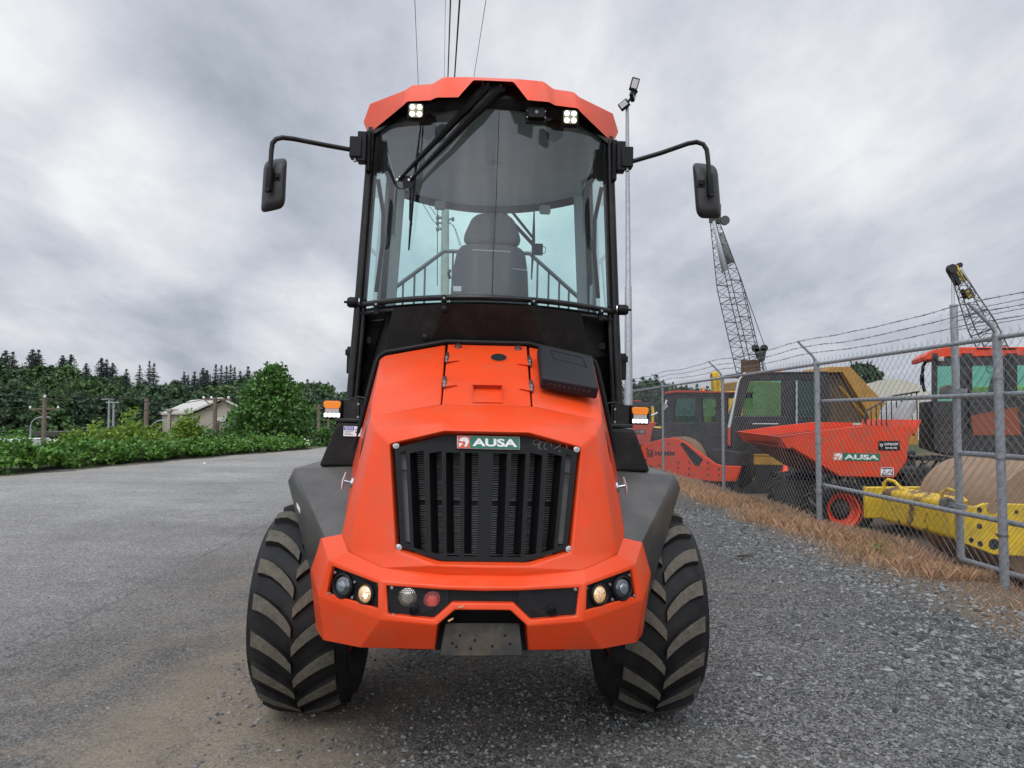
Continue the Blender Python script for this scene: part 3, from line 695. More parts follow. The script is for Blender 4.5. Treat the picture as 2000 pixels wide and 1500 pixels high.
# --- head lamp pods
for s, lamps, bolts in ((-1, ((670, 1141, 19, 0), (713, 1157, 16.5, 1)), ((655, 1115), (644, 1156), (693, 1134), (688, 1164), (740, 1140), (741, 1186))),
                        (1, ((1213, 1151, 19, 0), (1168, 1163, 16.5, 1)), ((1227, 1126), (1237, 1167), (1189, 1144), (1194, 1174), (1143, 1150), (1139, 1195)))):
    q = [M(s * a, b, c) for a, b, c in (q1, q2, q4, q3)]
    n = Vector((s * pn.x, pn.y, pn.z)) if True else pn
    pp = MB(); base = [p - n * 0.016 for p in q]; pp.prism(base if s < 0 else base[::-1], n * -0.01)
    POD = pp.build('lamp_pod', 'black', D)
    fp = q[0] - n * 0.016
    for px, py, r, lit in lamps:
        c = on_plane(px, py, fp, n); rr = r * 3.08 / F
        L_ = MB()
        L_.lathe([(rr * 1.32, 0), (rr * 1.30, 0.010), (rr * 1.12, 0.016), (rr * 1.02, 0.012), (rr * 0.98, 0.002)], c, n, 28)
        L_.build('lamp_bezel', 'black', POD)
        L_ = MB()
        L_.lathe([(rr, 0.001), (rr * 0.96, 0.007), (rr * 0.75, 0.013), (rr * 0.4, 0.017), (0.0, 0.018)], c, n, 28)
        if not lit:
            L_.build('projector_lens', 'lens_dark', POD)
            f_ = MB(); f_.lathe([(rr * .55, 0.0165), (rr * .5, 0.019), (0, 0.0225)], c + Vector((0, 0, -.002)), n, 20); f_.build('lens_glint', mat('lens_inner', (0.22, 0.25, 0.28), 0.08, 0.6, coat=1.0), POD)
        else:
            L_.build('reflector', 'lit_reflector', POD)
            f_ = MB(); f_.lathe([(rr * .58, 0.010), (rr * .42, 0.019), (0, 0.022)], c + Vector((s * -0.006 if s < 0 else -0.008, 0, -.003)), n, 16); f_.build('bulb', 'bulb', POD)
            f_ = MB()
            for a in range(3):
                t = a * 2.094 + 0.3; d = Vector((math.cos(t), 0, math.sin(t))); d = (d - n * d.dot(n)).normalized()
                f_.tube([c + n * 0.012 + d * rr * 0.85, c + n * 0.018 + d * rr * 0.35], 0.0016, 5)
            f_.build('reflector_rib', 'chrome', POD)
    for px, py in bolts:
        c = on_plane(px, py, fp, n); b = MB(); b.lathe([(0.0085, 0), (0.0085, 0.004), (0.006, 0.0075), (0, 0.008)], c, n, 12); b.build('pod_screw', 'steel', POD)

# --- mesh band in the bumper
mp_ = MB()
Pm = [Vector((p.x, p.y, p.z)) for p in I2]
mp_.add([p - Vector((0, .004, 0)) for p in Pm] + [mir(p) - Vector((0, .004, 0)) for p in Pm], [(0, 1, 2, 3, 4, 5, 6), (13, 12, 11, 10, 9, 8, 7)])
MBAND = mp_.build('mesh_band', 'black', D)
hx = MB()
def inside(x, z):
    a = abs(x); t = interp(a, [Pm[1].x, Pm[2].x], [Pm[1].z, Pm[2].z]); b = interp(a, [Pm[5].x, Pm[4].x, Pm[3].x], [Pm[5].z, Pm[4].z, Pm[3].z])
    return Pm[5].x + .02 < a < Pm[2].x - 0.004 and b < z < t
h = 0.0052
for r in range(-30, 40):
    for c_ in range(-60, 61):
        x, z = c_ * h * 1.732 + (r % 2) * h * 0.866, 0.88 + r * h * 1.5
        if not inside(x, z): continue
        y = 3.0 if abs(x) < .2 else 3.012
        pts = [Vector((x + h * math.sin(k * R(60)), y - 0.004, z + h * math.cos(k * R(60)))) for k in range(4)]
        for a, b in zip(pts, pts[1:]):
            d = (b - a).normalized(); w_ = Vector((-d.z, 0, d.x)) * 0.0011
            hx.add([a - w_, b - w_, b + w_, a + w_], [(0, 1, 2, 3)])
hx.build('honeycomb_mesh', mat('black_mesh', (0.03, 0.03, 0.032), 0.4), MBAND)
for px, py, r, nm, m_ in ((795, 1164, 18, 'reverse_lamp', 'lens_clear'), (844, 1171, 18, 'tail_lamp', 'red_lens')):
    b = MB(); c = MP(px, py, 3.018); b.lathe([(r * 2.98 / F, 0), (r * 2.98 / F, 0.006), (r * 1.4 / F, 0.011), (0, 0.012)], c, (0, -1, 0), 24); b.build(nm, m_, MBAND)
for px, py in ((807, 1189), (1076, 1193)):
    b = MB(); c = MP(px, py, 3.0); rr = 9.5 * 2.98 / F
    b.lathe([(rr, 0), (rr, 0.012), (rr * .8, 0.014), (rr * .75, 0.006), (rr * .45, 0.008), (rr * .4, 0.004), (0, 0.006)], c, (0, -1, 0), 20); b.build('parking_sensor', 'black', D)
for px, py in ((764, 1146), (767, 1198), (1122, 1153), (1119, 1206)):
    b = MB(); b.lathe([(0.0085, 0), (0.0085, 0.004), (0.006, 0.0075), (0, 0.008)], MP(px, py, 2.996), (0, -1, 0.1), 12); b.build('band_screw', 'steel', D)

# --- hood: two side doors and the middle lid
def hoodY(py): return interp(py, [674, 792], [4.0, 3.43])
def hdoor(s):
    m = MB()
    P = [(s * 82, 675, 4.0), (s * 200, 699, 4.0), (s * 209, 706, 3.99), (s * 227, 818, 3.43), (s * 218, 815, 3.43), (s * 90, 791, 3.43), (s * 259, 916, 3.97), (s * 276, 1048, 3.335)]
    P = [M(*p) for p in P]
    m.add(P, [(0, 1, 4, 5), (1, 2, 3, 4), (2, 6, 7, 3)])
    d = m.build('hood_door', 'orange', D, bevel=0.012, seg=3, solid=0.018, angle=10, outward=(s * .3, -.3, 1))
    # latch and decals on the flank
    n = (P[6] - P[2]).cross(P[3] - P[2]).normalized()
    if n.x * s < 0: n = -n
    def fl(a, b): # a: top->bottom, b: back->front
        return lerp(lerp(P[2], P[6], a), lerp(P[3], P[7], a), b)
    h_ = MB(); c = fl(0.80, 0.62); dn = (fl(1, .55) - fl(0, .55)).normalized()
    h_.tube([c, c + n * 0.042], 0.008, 10); h_.tube([c + n * 0.042 - dn * 0.045, c + n * 0.046, c + n * 0.042 + dn * 0.045], [0.005, 0.008, 0.005], 8)
    h_.lathe([(0.03, 0), (0.026, 0.008), (0.012, 0.012)], c, n, 16); h_.build('latch_handle', 'chrome', d)
    for a0, a1, b0, b1, m_ in ((0.06, 0.22, 0.72, 0.97, 'lens_grey'), (0.26, 0.40, 0.72, 0.95, 'black')):
        k = MB(); k.add([fl(a0, b0) + n * .003, fl(a0, b1) + n * .003, fl(a1, b1) + n * .003, fl(a1, b0) + n * .003], [(0, 1, 2, 3)]); k.build('decal', m_ if m_ == 'black' else mat('grey_decal', (0.20, 0.21, 0.22), 0.3), d, solid=0.001)
    return d
HL, HR = hdoor(-1), hdoor(1)
m = MB()
P = [(77, 674, 4.0), (87, 791, 3.43), (-87, 791, 3.43), (-77, 674, 4.0)]
_p = [M(*p) for p in P]; _n = (_p[1] - _p[0]).cross(_p[3] - _p[0]).normalized(); _n = _n if _n.z > 0 else -_n; m.prism(_p, _n * -.018)
LID = m.build('hood_lid', 'orange', D, bevel=0.004)
hn = (M(87, 791, 3.43) - M(77, 674, 4.0)).cross(M(-77, 674, 4.0) - M(77, 674, 4.0)).normalized()
if hn.z < 0: hn = -hn
hp = M(0, 740, hoodY(740))
HP = M(0, 674, 4.0); HF = M(0, 791, 3.43); hslope = (HF - HP).normalized()
def hood_pt(px, py, lift=0.0): return on_plane(px, py, HP, hn) + hn * lift
# round hole, bracket, hinges, bolts
b = MB(); c = hood_pt(974, 698, 0.001)
b.lathe([(0.052, 0.0), (0.052, 0.0012), (0.046, 0.0012), (0.044, 0.0004)], c, hn, 28); b.build('filler_rim', 'orange', LID)
b = MB(); b.lathe([(0.046, 0.0), (0.0455, 0.0009), (0, 0.0009)], c, hn, 28); b.build('filler_hole', mat('hole_dark', (0.003, 0.003, 0.003), 0.9), LID)
b = MB()
a_, b_, c_, d_ = hood_pt(922, 787), hood_pt(979, 788), hood_pt(979, 759), hood_pt(922, 758)
up = Vector((0, -0.25, 1)).normalized()
b.prism([d_ + up * 0.001, c_ + up * .001, c_ + up * 0.03, d_ + up * 0.03], hslope * 0.006)
b.hexa([a_ + hn * .001, b_ + hn * .001, c_ + hn * .001, d_ + hn * .001, a_ + hn * .006, b_ + hn * .006, c_ + hn * .006, d_ + hn * .006])
b.prism([d_ + up * 0.03, c_ + up * .03, c_ + up * 0.03 + hslope * .03, d_ + up * 0.03 + hslope * 0.03], hn * 0.005)
for q_, w_ in ((a_, d_), (b_, c_)): b.prism([q_, w_, w_ + up * 0.03, q_ + up * 0.006], Vector((0.004, 0, 0)))
b.build('lid_bracket', 'orange', LID, bevel=0.002)
for px, py, s in ((873, 702, 1), (868, 750, 1), (1034, 708, -1), (1037, 757, -1)):
    b = MB(); c = hood_pt(px, py, 0.012)
    b.tube([c - hslope * 0.055, c + hslope * 0.055], 0.009, 10, mi=1); b.tube([c - hslope * 0.020, c + hslope * 0.020], 0.0125, 10, mi=1)
    e = hood_pt(px + s * 24, py + 4, 0.002)
    b.prism([c - hslope * 0.035 - hn * .006, e, c + hslope * 0.05 - hn * .006], hn * 0.008)
    b.build('hinge', ['orange', 'steel'], LID, bevel=0.002)
for px, py in ((895, 678), (1012, 681)):
    b = MB(); c = hood_pt(px, py, 0.001); b.lathe([(0.022, 0), (0.022, 0.004), (0.013, 0.005), (0.013, 0.016), (0.0, 0.017)], c, hn, 10); b.build('lid_bolt', 'steel', LID)
# engine shape, a black box added under the hood so the gaps stay dark
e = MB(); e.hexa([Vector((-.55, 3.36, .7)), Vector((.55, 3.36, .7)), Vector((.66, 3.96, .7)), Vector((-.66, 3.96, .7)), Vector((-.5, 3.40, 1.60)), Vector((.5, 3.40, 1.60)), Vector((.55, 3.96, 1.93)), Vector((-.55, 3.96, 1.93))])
e.build('gap_infill', 'black', D)

# --- fenders and cab pedestals
for s in (1, -1):
    f = MB()
    P = [M(s * u, py, Y) for u, py, Y in ((262, 1051, 3.335), (309, 1056, 3.385), (372, 921, 3.93), (250, 916, 3.93), (384, 946, 3.98), (324, 1168, 3.52), (316, 1236, 3.50), (328, 1116, 3.385))]
    A2, I3, B2 = P[2] + Vector((0, .95, 0)), P[3] + Vector((0, .95, 0)), P[4] + Vector((0, .9, 0))
    f.add(P + [A2, I3, B2], [(0, 1, 2, 3), (1, 4, 2), (1, 5, 4), (1, 7, 5), (7, 6, 5), (3, 2, 8, 9), (2, 4, 10, 8)])
    FD = f.build('fender', 'fender', D, bevel=0.005, seg=2, solid=0.012, angle=12, outward=(s * .5, -.5, 1))
    if s < 0:
        k = MB(); a = lerp(P[1], P[4], .62); n = (P[5] - P[1]).cross(P[4] - P[1]).normalized(); n = n if n.y < 0 else -n
        d1 = (P[4] - P[1]).normalized(); d2 = n.cross(d1); d2 = d2 if d2.z < 0 else -d2
        c0 = lerp(P[1], P[4], .70) + d2 * 0.035 + n * .002
        k.prism([c0, c0 + d2 * 0.022 - d1 * 0.006, c0 + d2 * 0.03 - d1 * 0.075, c0 + d2 * 0.005 - d1 * 0.07], n * 0.001)
        k.build('sticker', 'white', FD)
    f = MB()
    a = [M(s * u, py, Y) for u, py, Y in ((325, 917, 3.965), (292, 832, 4.0), (180, 832, 4.0), (180, 917, 3.965))]
    f.loft(a if s > 0 else a[::-1], [p + Vector((0, 1.25, 0)) for p in (a if s > 0 else a[::-1])])
    PD = f.build('cab_pedestal', 'black_panel', D, bevel=0.02, seg=3)
    f = MB(); z0 = M(0, 832, 4.0).z + 0.003
    f.box((s * 0.79, 4.25, z0 + 0.012), (0.17, 0.36, 0.024)); f.build('cab_mount', 'black_paint', D, bevel=0.006)
    if s < 0:
        st = MB(); p0, p1, p2 = MP(671, 851, 3.985), MP(706, 852, 3.985), MP(672, 832, 3.993)
        quad_plate(st, p0, p1 - p0, p2 - p0, 0.003); ST = st.build('notice_sticker', 'white', PD)
        xv, yv = p1 - p0, p2 - p0; nv = xv.cross(yv).normalized()
        k = MB(); quad_plate(k, p0 + xv * .02 + yv * .58 + nv * .0032, xv * .56, yv * .38, .0006); k.build('notice_header', 'blue', ST)
        text_on('lettering', 'NOTICE', p0 + xv * .08 + yv * .66 + nv * .004, xv * .44, yv * .22, 'white', ST, .0006, .02)
        k = MB()
        for i in range(3): quad_plate(k, p0 + xv * .05 + yv * (.42 - .14 * i) + nv * .0032, xv * (.5 - .13 * (i == 1)), yv * .05, .0005)
        f0 = lambda a, b: p0 + xv * a + yv * b + nv * .0036
        k.tube([f0(.66, .35), f0(.66, .75), f0(.94, .75), f0(.94, .35), f0(.66, .35), f0(.94, .75)], 0.0014, 4)
        k.build('notice_print', 'black', ST)

# --- wheels
def make_wheel(parent, cx, cy, side, R_=0.582, wid=0.515, sign=1):
    wr = empty_part('wheel', parent, (cx - OFF.x, cy - OFF.y, R_ - OFF.z))
    hw_ = wid / 2
    t = MB(); Rb = R_ - 0.040
    prof = [(0.295, -hw_ * .78), (0.36, -hw_ * .97), (0.44, -hw_ * 1.0), (0.485, -hw_ * .985), (Rb - .050, -hw_ * .93), (Rb - .014, -hw_ * .80), (Rb + .008, -hw_ * .5), (Rb + .014, 0),
            (Rb + .008, hw_ * .5), (Rb - .014, hw_ * .80), (Rb - .050, hw_ * .93), (0.485, hw_ * .985), (0.44, hw_), (0.36, hw_ * .97), (0.295, hw_ * .78)]
    t.lathe(prof, (0, 0, 0), (1, 0, 0), 64, caps=False); t.build('tyre', 'rubber', wr, off=(0, 0, 0))
    l = MB(); NL = 19
    def surf(x, lift):
        a = abs(x) / hw_
        r = interp(a, [0, .5, .80, .93, .985], [Rb + .014, Rb + .008, Rb - .014, Rb - .05, 0.485])
        return r + lift * interp(a, [0, .8, 1.0], [1, 1, .75])
    for half in (1, -1):
        for k in range(NL):
            ph0 = 2 * math.pi * (k + (0.5 if half < 0 else 0)) / NL
            st = [0.0, 0.10, 0.29, 0.49, 0.68, 0.82]; wd = [0.027, 0.033, 0.035, 0.036, 0.038, 0.040]
            cen = [sign * a for a in (0.0, 0.06, 0.14, 0.205, 0.245, 0.265)]
            top, bot = [], []
            for a, w_, cph in zip(st, wd, cen):
                x = half * a * hw_
                for q in (-1, 1):
                    for lst, lift, ww in ((top, 0.032, w_), (bot, -0.008, w_ * 1.25)):
                        r = surf(x, lift); ph = ph0 + cph + q * ww / r
                        lst.append(Vector((x, math.cos(ph) * r, math.sin(ph) * r)))
            n = len(st)
            outline = [2 * i for i in range(n)] + [2 * i + 1 for i in range(n)][::-1]
            o = len(l.v); l.v += [tuple(p) for p in top + bot]; m2 = len(top)
            for i in range(n - 1): l.f.append([o + 2 * i, o + 2 * i + 1, o + 2 * i + 3, o + 2 * i + 2]); l.m.append(1); l.sm.append(False)
            for a, b in zip(outline, outline[1:] + outline[:1]): l.f.append([o + a, o + b, o + m2 + b, o + m2 + a]); l.m.append(0); l.sm.append(False)
    l.build('tread', ['rubber', 'lug'], wr, off=(0, 0, 0), bevel=0.004, seg=2)
    r = MB()
    sd = side
    r.lathe([(0.30, -hw_ * .75), (0.285, -hw_ * .5), (0.285, hw_ * .5), (0.30, hw_ * .75)], (0, 0, 0), (1, 0, 0), 40, caps=False)
    r.lathe([(0.285, 0), (0.27, hw_ * .30), (0.16, hw_ * .22), (0.14, hw_ * .34), (0.10, hw_ * .46), (0, hw_ * .46)], (0, 0, 0), (sd, 0, 0), 40)
    r.build('rim', 'orange', wr, off=(0, 0, 0))
    return wr
for cy in (4.15, 6.85):
    for s in (-1, 1): make_wheel(D, s * 0.955, cy, s, sign=-1)

# --- chassis, axles and the skip beyond the cab
c = MB()
c.box((0, 4.75, .78), (.78, 3.0, .34)); c.box((0, 7.0, .75), (.7, 2.4, .3))
for y in (4.15, 6.85): c.tube([(-.72, y, .59), (.72, y, .59)], .11, 16); c.lathe([(.10, -.2), (.2, -.12), (.2, .12), (.10, .2)], (0, y, .59), (0, 1, 0), 20)
c.box((0, 4.75, 1.02), (1.5, 1.5, .12))
c.build('chassis', 'black', D, bevel=0.01)
sk = MB()
def skp(x, z): return [Vector((s * x, 0, z)) for s in (-1, 1)]
pr = [(6.15, 1.35), (6.15, 1.98), (8.9, 1.90), (8.75, 1.55), (7.9, .95), (6.6, .95)]
sk.prism([Vector((-1.12, y, z)) for y, z in pr], (2.24, 0, 0)); sk.build('skip', 'orange', D, bevel=0.02)
ins = MB(); ins.box((0, 7.4, 1.955), (2.0, 2.3, .03)); ins.build('skip_floor', 'fender', D)
# guard rail that stands on the skip behind the cab
gd = MB(); gy = 6.35
gp = [MP(752, 580, gy), MP(775, 562, gy), MP(870, 491, gy), MP(1037, 494, gy), MP(1130, 577, gy), MP(1150, 595, gy)]
gd.tube(gp, 0.020, 8)
for px in (790, 812, 832, 886, 1014, 1052, 1074, 1095, 1114):
    x_ = MP(px, 550, gy).x
    zt = interp(px, [775, 870, 1037, 1130], [MP(775, 562, gy).z, MP(870, 491, gy).z, MP(1037, 494, gy).z, MP(1130, 577, gy).z])
    gd.tube([(x_, gy, zt), (x_, gy, 1.97)], 0.0105, 6)
gd.build('skip_guard', mat('guard_grey', (0.06, 0.065, 0.065), 0.5), D)

# --- cab
ZB, ZT = M(0, 580, 3.93).z, M(0, 209, 3.93).z
Z0 = M(0, 832, 4.0).z
def hw(z): return interp(z, [Z0, ZB, ZT], [0.835, 0.795, 0.742])
def front(x, z, off=0.0): return 3.93 + 0.40 * min(1.3, (abs(x) / hw(z)) ** 2) + off
CY = 4.80                                            # the cab is the same fore and aft of this line
def rear(x, z, off=0.0): return 2 * CY - front(x, z, off)
def curve_sheet(name, z0, z1, mats, parent, fn, inset=0.03, off=0.0, nx=28, nz=6, solid=0.0, smooth=True, x0=None, x1=None):
    b = MB(); vs = []
    for j in range(nz + 1):
        z = lerp(z0, z1, j / nz)
        for i in range(nx + 1):
            t = -1 + 2 * i / nx
            h_ = hw(z) - inset
            x = t * h_ if x0 is None else lerp(x0, x1, i / nx)
            vs.append((x, fn(x, z, off), z))
    fs = [(j * (nx + 1) + i, j * (nx + 1) + i + 1, (j + 1) * (nx + 1) + i + 1, (j + 1) * (nx + 1) + i) for j in range(nz) for i in range(nx)]
    b.add(vs, fs, 0, smooth)
    return b.build(name, mats, parent, solid=solid)
curve_sheet('windscreen', ZB, ZT + .02, 'glass', D, front)
curve_sheet('rear_window', ZB - .1, ZT - 0.05, 'glass_rear', D, rear, inset=0.07)
curve_sheet('cab_front_panel', Z0 + .03, ZB - 0.012, 'black_panel', D, front, inset=0.01, off=0.11, solid=0.01)
curve_sheet('cab_rear_panel', Z0 + .03, ZB - 0.1, 'black_panel', D, rear, inset=0.01, off=0.0, solid=0.01)
# facets of the bulkhead behind the hood
f = MB()
both(f, [(0, 594, 3.905), (80, 595, 3.915), (0, 672, 4.03), (112, 672, 4.03), (183, 606, 4.07), (200, 702, 4.09), (183, 606, 4.26), (200, 702, 4.26)],
     [(0, 1, 3, 2), (1, 4, 5, 3), (4, 6, 7, 5)])
f.build('bulkhead', 'black_panel', D, bevel=0.003, angle=8)
sm = MB(); sm.tube([MP(873, 613, 3.905), MP(858, 637, 3.945), MP(841, 662, 3.995)], 0.0025, 5)
for px, py, Y_ in ((867, 604, 3.92), (830, 659, 4.01)): sm.lathe([(.02, 0), (.018, .012), (.008, .018), (0, .018)], MP(px, py, Y_), (0, -1, 0), 12)
sm.build('bulkhead_seam', 'black', D)
se = MB(); se.tube([M(-260, 900, 3.99), M(-241, 820, 4.0), M(-228, 765, 4.01), M(-216, 716, 4.02), M(-210, 701, 4.02), M(-198, 693, 4.02), M(-80, 669, 4.0), M(80, 669, 4.0), M(198, 693, 4.02), M(210, 701, 4.02), M(216, 716, 4.02), M(228, 765, 4.01), M(241, 820, 4.0), M(260, 900, 3.99)], 0.015, 8)
se.build('hood_seal', 'black', D)
# louvred vents
for s in (-1, 1):
    v = MB(); rows = 30
    q = ((-203, 628, -240, 633, -262, 758, -238, 752) if s < 0 else (213, 690, 238, 688, 252, 762, 232, 762))
    for k in range(rows):
        t0, t1 = k / rows, (k + .62) / rows
        a = (lerp(q[0], q[6], t0), lerp(q[1], q[7], t0)); b_ = (lerp(q[2], q[4], t0), lerp(q[3], q[5], t0))
        a2 = (lerp(q[0], q[6], t1), lerp(q[1], q[7], t1)); b2 = (lerp(q[2], q[4], t1), lerp(q[3], q[5], t1))
        P = []
        for (u, py), o_ in ((a, -.004), (b_, -.004), (b2, -.018), (a2, -.018)):
            Y = 4.2
            for _ in range(5): p = M(u, py, Y); Y = front(p.x, p.z, 0.10)
            P.append(M(u, py, Y + o_))
        v.prism(P, (0, 0.006, 0))
    v.build('louvre_vent', 'black_paint', D)
# pillars, rails and clips
for s in (-1, 1):
    for nm, yo in (('front_pillar', 4.345), ('rear_pillar', 2 * CY - 4.345)):
        b = MB(); path = [(s * (hw(z) + .012), yo, z) for z in (Z0 + .02, 2.0, ZB, 2.9, ZT + .02)]
        b.tube(path, 0.030, 12)
        b.tube([(p[0] - s * 0.040, p[1] - (.03 if nm[0] == 'f' else -.03), p[2]) for p in path], 0.013, 8)
        b.tube([(p[0] + s * 0.014, p[1] + (.05 if nm[0] == 'f' else -.05), p[2]) for p in path], 0.018, 8)
        if nm[0] == 'r': tr_ = MB(); tr_.hexa([Vector((s * (hw(z) - d), y_, z)) for z in (Z0, ZT) for d, y_ in ((.0, yo - .02), (.085, yo + .05), (.085, yo + .09), (.0, yo + .04))]); tr_.build('pillar_glare', 'interior', D)  # slab coloured pale to stand in for sky reflected in the side glass
        b.build(nm, 'black_paint', D)
    d = MB()
    zz_ = [ZB - .02, ZT - .02]
    d.add([(s * (hw(zz_[0]) + .005), 4.39, zz_[0]), (s * (hw(zz_[0]) + .005), 5.21, zz_[0]), (s * (hw(zz_[1]) + .005), 5.21, zz_[1]), (s * (hw(zz_[1]) + .005), 4.39, zz_[1])], [(0, 1, 2, 3)])
    d.build('side_window', 'glass_side', D)
    d = MB()
    d.hexa([Vector((s * (hw(z) + o_), y_, z)) for z in (Z0 + .02, ZB - .02) for o_, y_ in ((-.02, 4.36), (.02, 4.36), (.02, 5.24), (-.02, 5.24))])
    d.build('lower_side_panel', 'black_panel', D)
    hd = MB(); hd.tube([(s * (hw(ZB) - .06), 4.55, ZB + .12), (s * (hw(2.8) - .07), 4.55, 2.8), (s * (hw(3.0) - .07), 4.50, 3.0), (s * (hw(3.2) - .03), 4.42, 3.2)], 0.014, 8)
    hd.lathe([(.045, -.004), (.05, 0), (.045, .004)], (s * (hw(2.9) - .08), 4.6, 2.86), (1, 0, 0), 16); hd.build('grab_handle', 'black', D)
b = MB()
for z, r_, o_ in ((ZB - .005, .017, -.012), (ZB - .06, .011, .004)):
    b.tube([(t * hw(z), front(t * hw(z), z, o_), z) for t in np.linspace(-1.0, 1.0, 41)], r_, 8)
BR = b.build('screen_rail', 'black_paint', D)
for px, py in ((867, 583), (1042, 588), (735, 596), (1175, 606)):
    u = U(px, py); Y = 4.0
    for _ in range(6): p = MP(px, py, Y); Y = front(p.x, p.z, -.03)
    k = MB(); c_ = MP(px, py, Y)
    k.box(c_ + Vector((0, .02, -.02)), (.03, .03, .075)); k.lathe([(.021, 0), (.019, .012), (.007, .013), (.006, .017), (0, .017)], c_, (0, -1, 0), 14); k.build('rail_clip', 'black', D, bevel=.004)
    k = MB(); k.lathe([(.006, 0), (.006, .003), (0, .003)], c_ + Vector((0, -.0165, 0)), (0, -1, 0), 10); k.build('clip_bolt', 'steel', D)
for s in (-1, 1):
    k = MB(); c_ = M(s * 254, 598, 4.33)
    k.lathe([(.03, 0), (.034, .012), (.034, .05), (.024, .066), (.008, .068), (.008, .085), (0, .085)], c_, (s, -.2, 0), 16); k.build('hinge_knob', 'black', D)
    k = MB(); k.lathe([(.03, 0), (.03, .006), (0, .006)], c_ - Vector((s * .012, 0.02, 0)), (s, -.2, 0), 16); k.build('hinge_washer', 'chrome', D)
    k = MB(); k.box(M(s * 264, 710, 4.40), (.05, .06, .17)); k.box(M(s * 266, 695, 4.39), (.06, .05, .04)); k.build('door_hinge', 'black', D, bevel=.006)
# roof: orange band with a wiper notch, black frame under it, grey lining inside
up_ = [(0, 151, 3.87), (46, 151, 3.87), (82, 152, 3.88), (98, 153, 3.89), (118, 167, 3.93), (157, 171, 3.99), (168, 180, 4.01), (236, 210, 4.33)]
lo_ = [(0, 157, 3.80), (39, 157, 3.80), (68, 192, 3.79), (110, 194, 3.81), (121, 200, 3.85), (166, 204, 3.92), (173, 212, 3.94), (236, 269, 4.36)]
md_ = (248, 247, 4.43)
def fwd(p): return Vector((p.x, 2 * CY - p.y, p.z))
rf = MB(); UP = [M(*p) for p in up_]; LO = [M(*p) for p in lo_]; MD = M(*md_)
def recc(P): return [P, [fwd(p) for p in P]]
for k, (A, B, C_) in enumerate(((UP, LO, MD), ([fwd(p) for p in UP], [fwd(p) for p in LO], fwd(MD)))):
    for mm in (lambda p: p, mir):
        rf.add([mm(p) for p in A + B + [C_]], [(i, i + 1, 9 + i, 8 + i) for i in range(7)] + [(7, 16, 15)])
RU = [fwd(p) for p in UP]
for mm in (lambda p: p, mir):
    for i in range(7): rf.add([mm(UP[i]), mm(UP[i + 1]), mm(RU[i + 1]), mm(RU[i])], [(0, 1, 2, 3)])
    rf.add([mm(UP[7]), mm(MD), mm(fwd(MD)), mm(RU[7])], [(0, 1, 2, 3)])
    rf.add([mm(MD), mm(LO[7]), mm(fwd(LO[7])), mm(fwd(MD))], [(0, 1, 2, 3)])
rf.build('roof', 'orange', D, bevel=.010, seg=3, angle=12)
zf0, zf1 = ZT - .012, M(0, 160, 3.88).z
for fn in (front, rear):
    vs = []; fr = MB()
    n_ = 28
    for z, o_ in ((zf0 if fn is front else ZT - .11, -.005), (zf0 + .05, -.03), (zf1 - .06, -.035), (zf1 + .0, -.01)):
        for i in range(n_ + 1):
            x = (-1 + 2 * i / n_) * hw(ZT); zt = z - (0.105 * max(0, abs(x) - .28) / .46 if z > zf0 + .06 else 0)
            vs.append((x, fn(x, ZT, o_), zt))
    fr.add(vs, [(j * (n_ + 1) + i, j * (n_ + 1) + i + 1, (j + 1) * (n_ + 1) + i + 1, (j + 1) * (n_ + 1) + i) for j in range(3) for i in range(n_)], 0, True)
    fr.build('roof_frame', 'black_paint', D)
und = MB(); n_ = 24; ring_ = [(x, front(x, ZT, -.02), zf0 + .055) for x in np.linspace(-hw(ZT) - .03, hw(ZT) + .03, n_)] + [(x, rear(x, ZT, -.02), zf0 + .055) for x in np.linspace(hw(ZT) + .03, -hw(ZT) - .03, n_)]
und.prism(ring_, (0, 0, .02)); und.build('roof_underside', 'black', D)
li = MB(); ring_ = [(x, front(x, ZT, .05), ZT - .0) for x in np.linspace(-hw(ZT) + .03, hw(ZT) - .03, n_)] + [(x, rear(x, ZT, .035), ZT - .065) for x in np.linspace(hw(ZT) - .03, -hw(ZT) + .03, n_)]
li.prism(ring_, (0, 0, .03)); li.build('roof_lining', 'interior', D, bevel=.02)
for px, py in ((861, 402), (1066, 408)):
    k = MB(); c_ = MP(px, py, 5.42); k.box(c_ + Vector((0, 0, .0)), (.088, .05, .07)); k.build('rear_lamp_block', 'interior', D, bevel=.015)
for px, py, a in ((833, 248, 0), (1083, 250, 0)):       # work lamp bodies seen through the glass
    k = MB(); w_ = 17; c_ = [MP(px - w_, 225, 4.08), MP(px + w_, 225, 4.08), MP(px + w_, 258, 4.08), MP(px + 2, 270, 4.08), MP(px - w_ + 4, 262, 4.08)]
    k.prism(c_, (0, .05, 0)); k.build('lamp_body', 'black', D)
dl = MB(); dl.box(MP(967, 324, 4.75), (.10, .06, .012)); dl.build('dome_lamp', 'lens_grey', D, bevel=.004)
fl_ = MB(); fl_.box((0, 4.8, ZB - .22), (1.5, .9, .04)); fl_.build('cab_floor', 'black', D)
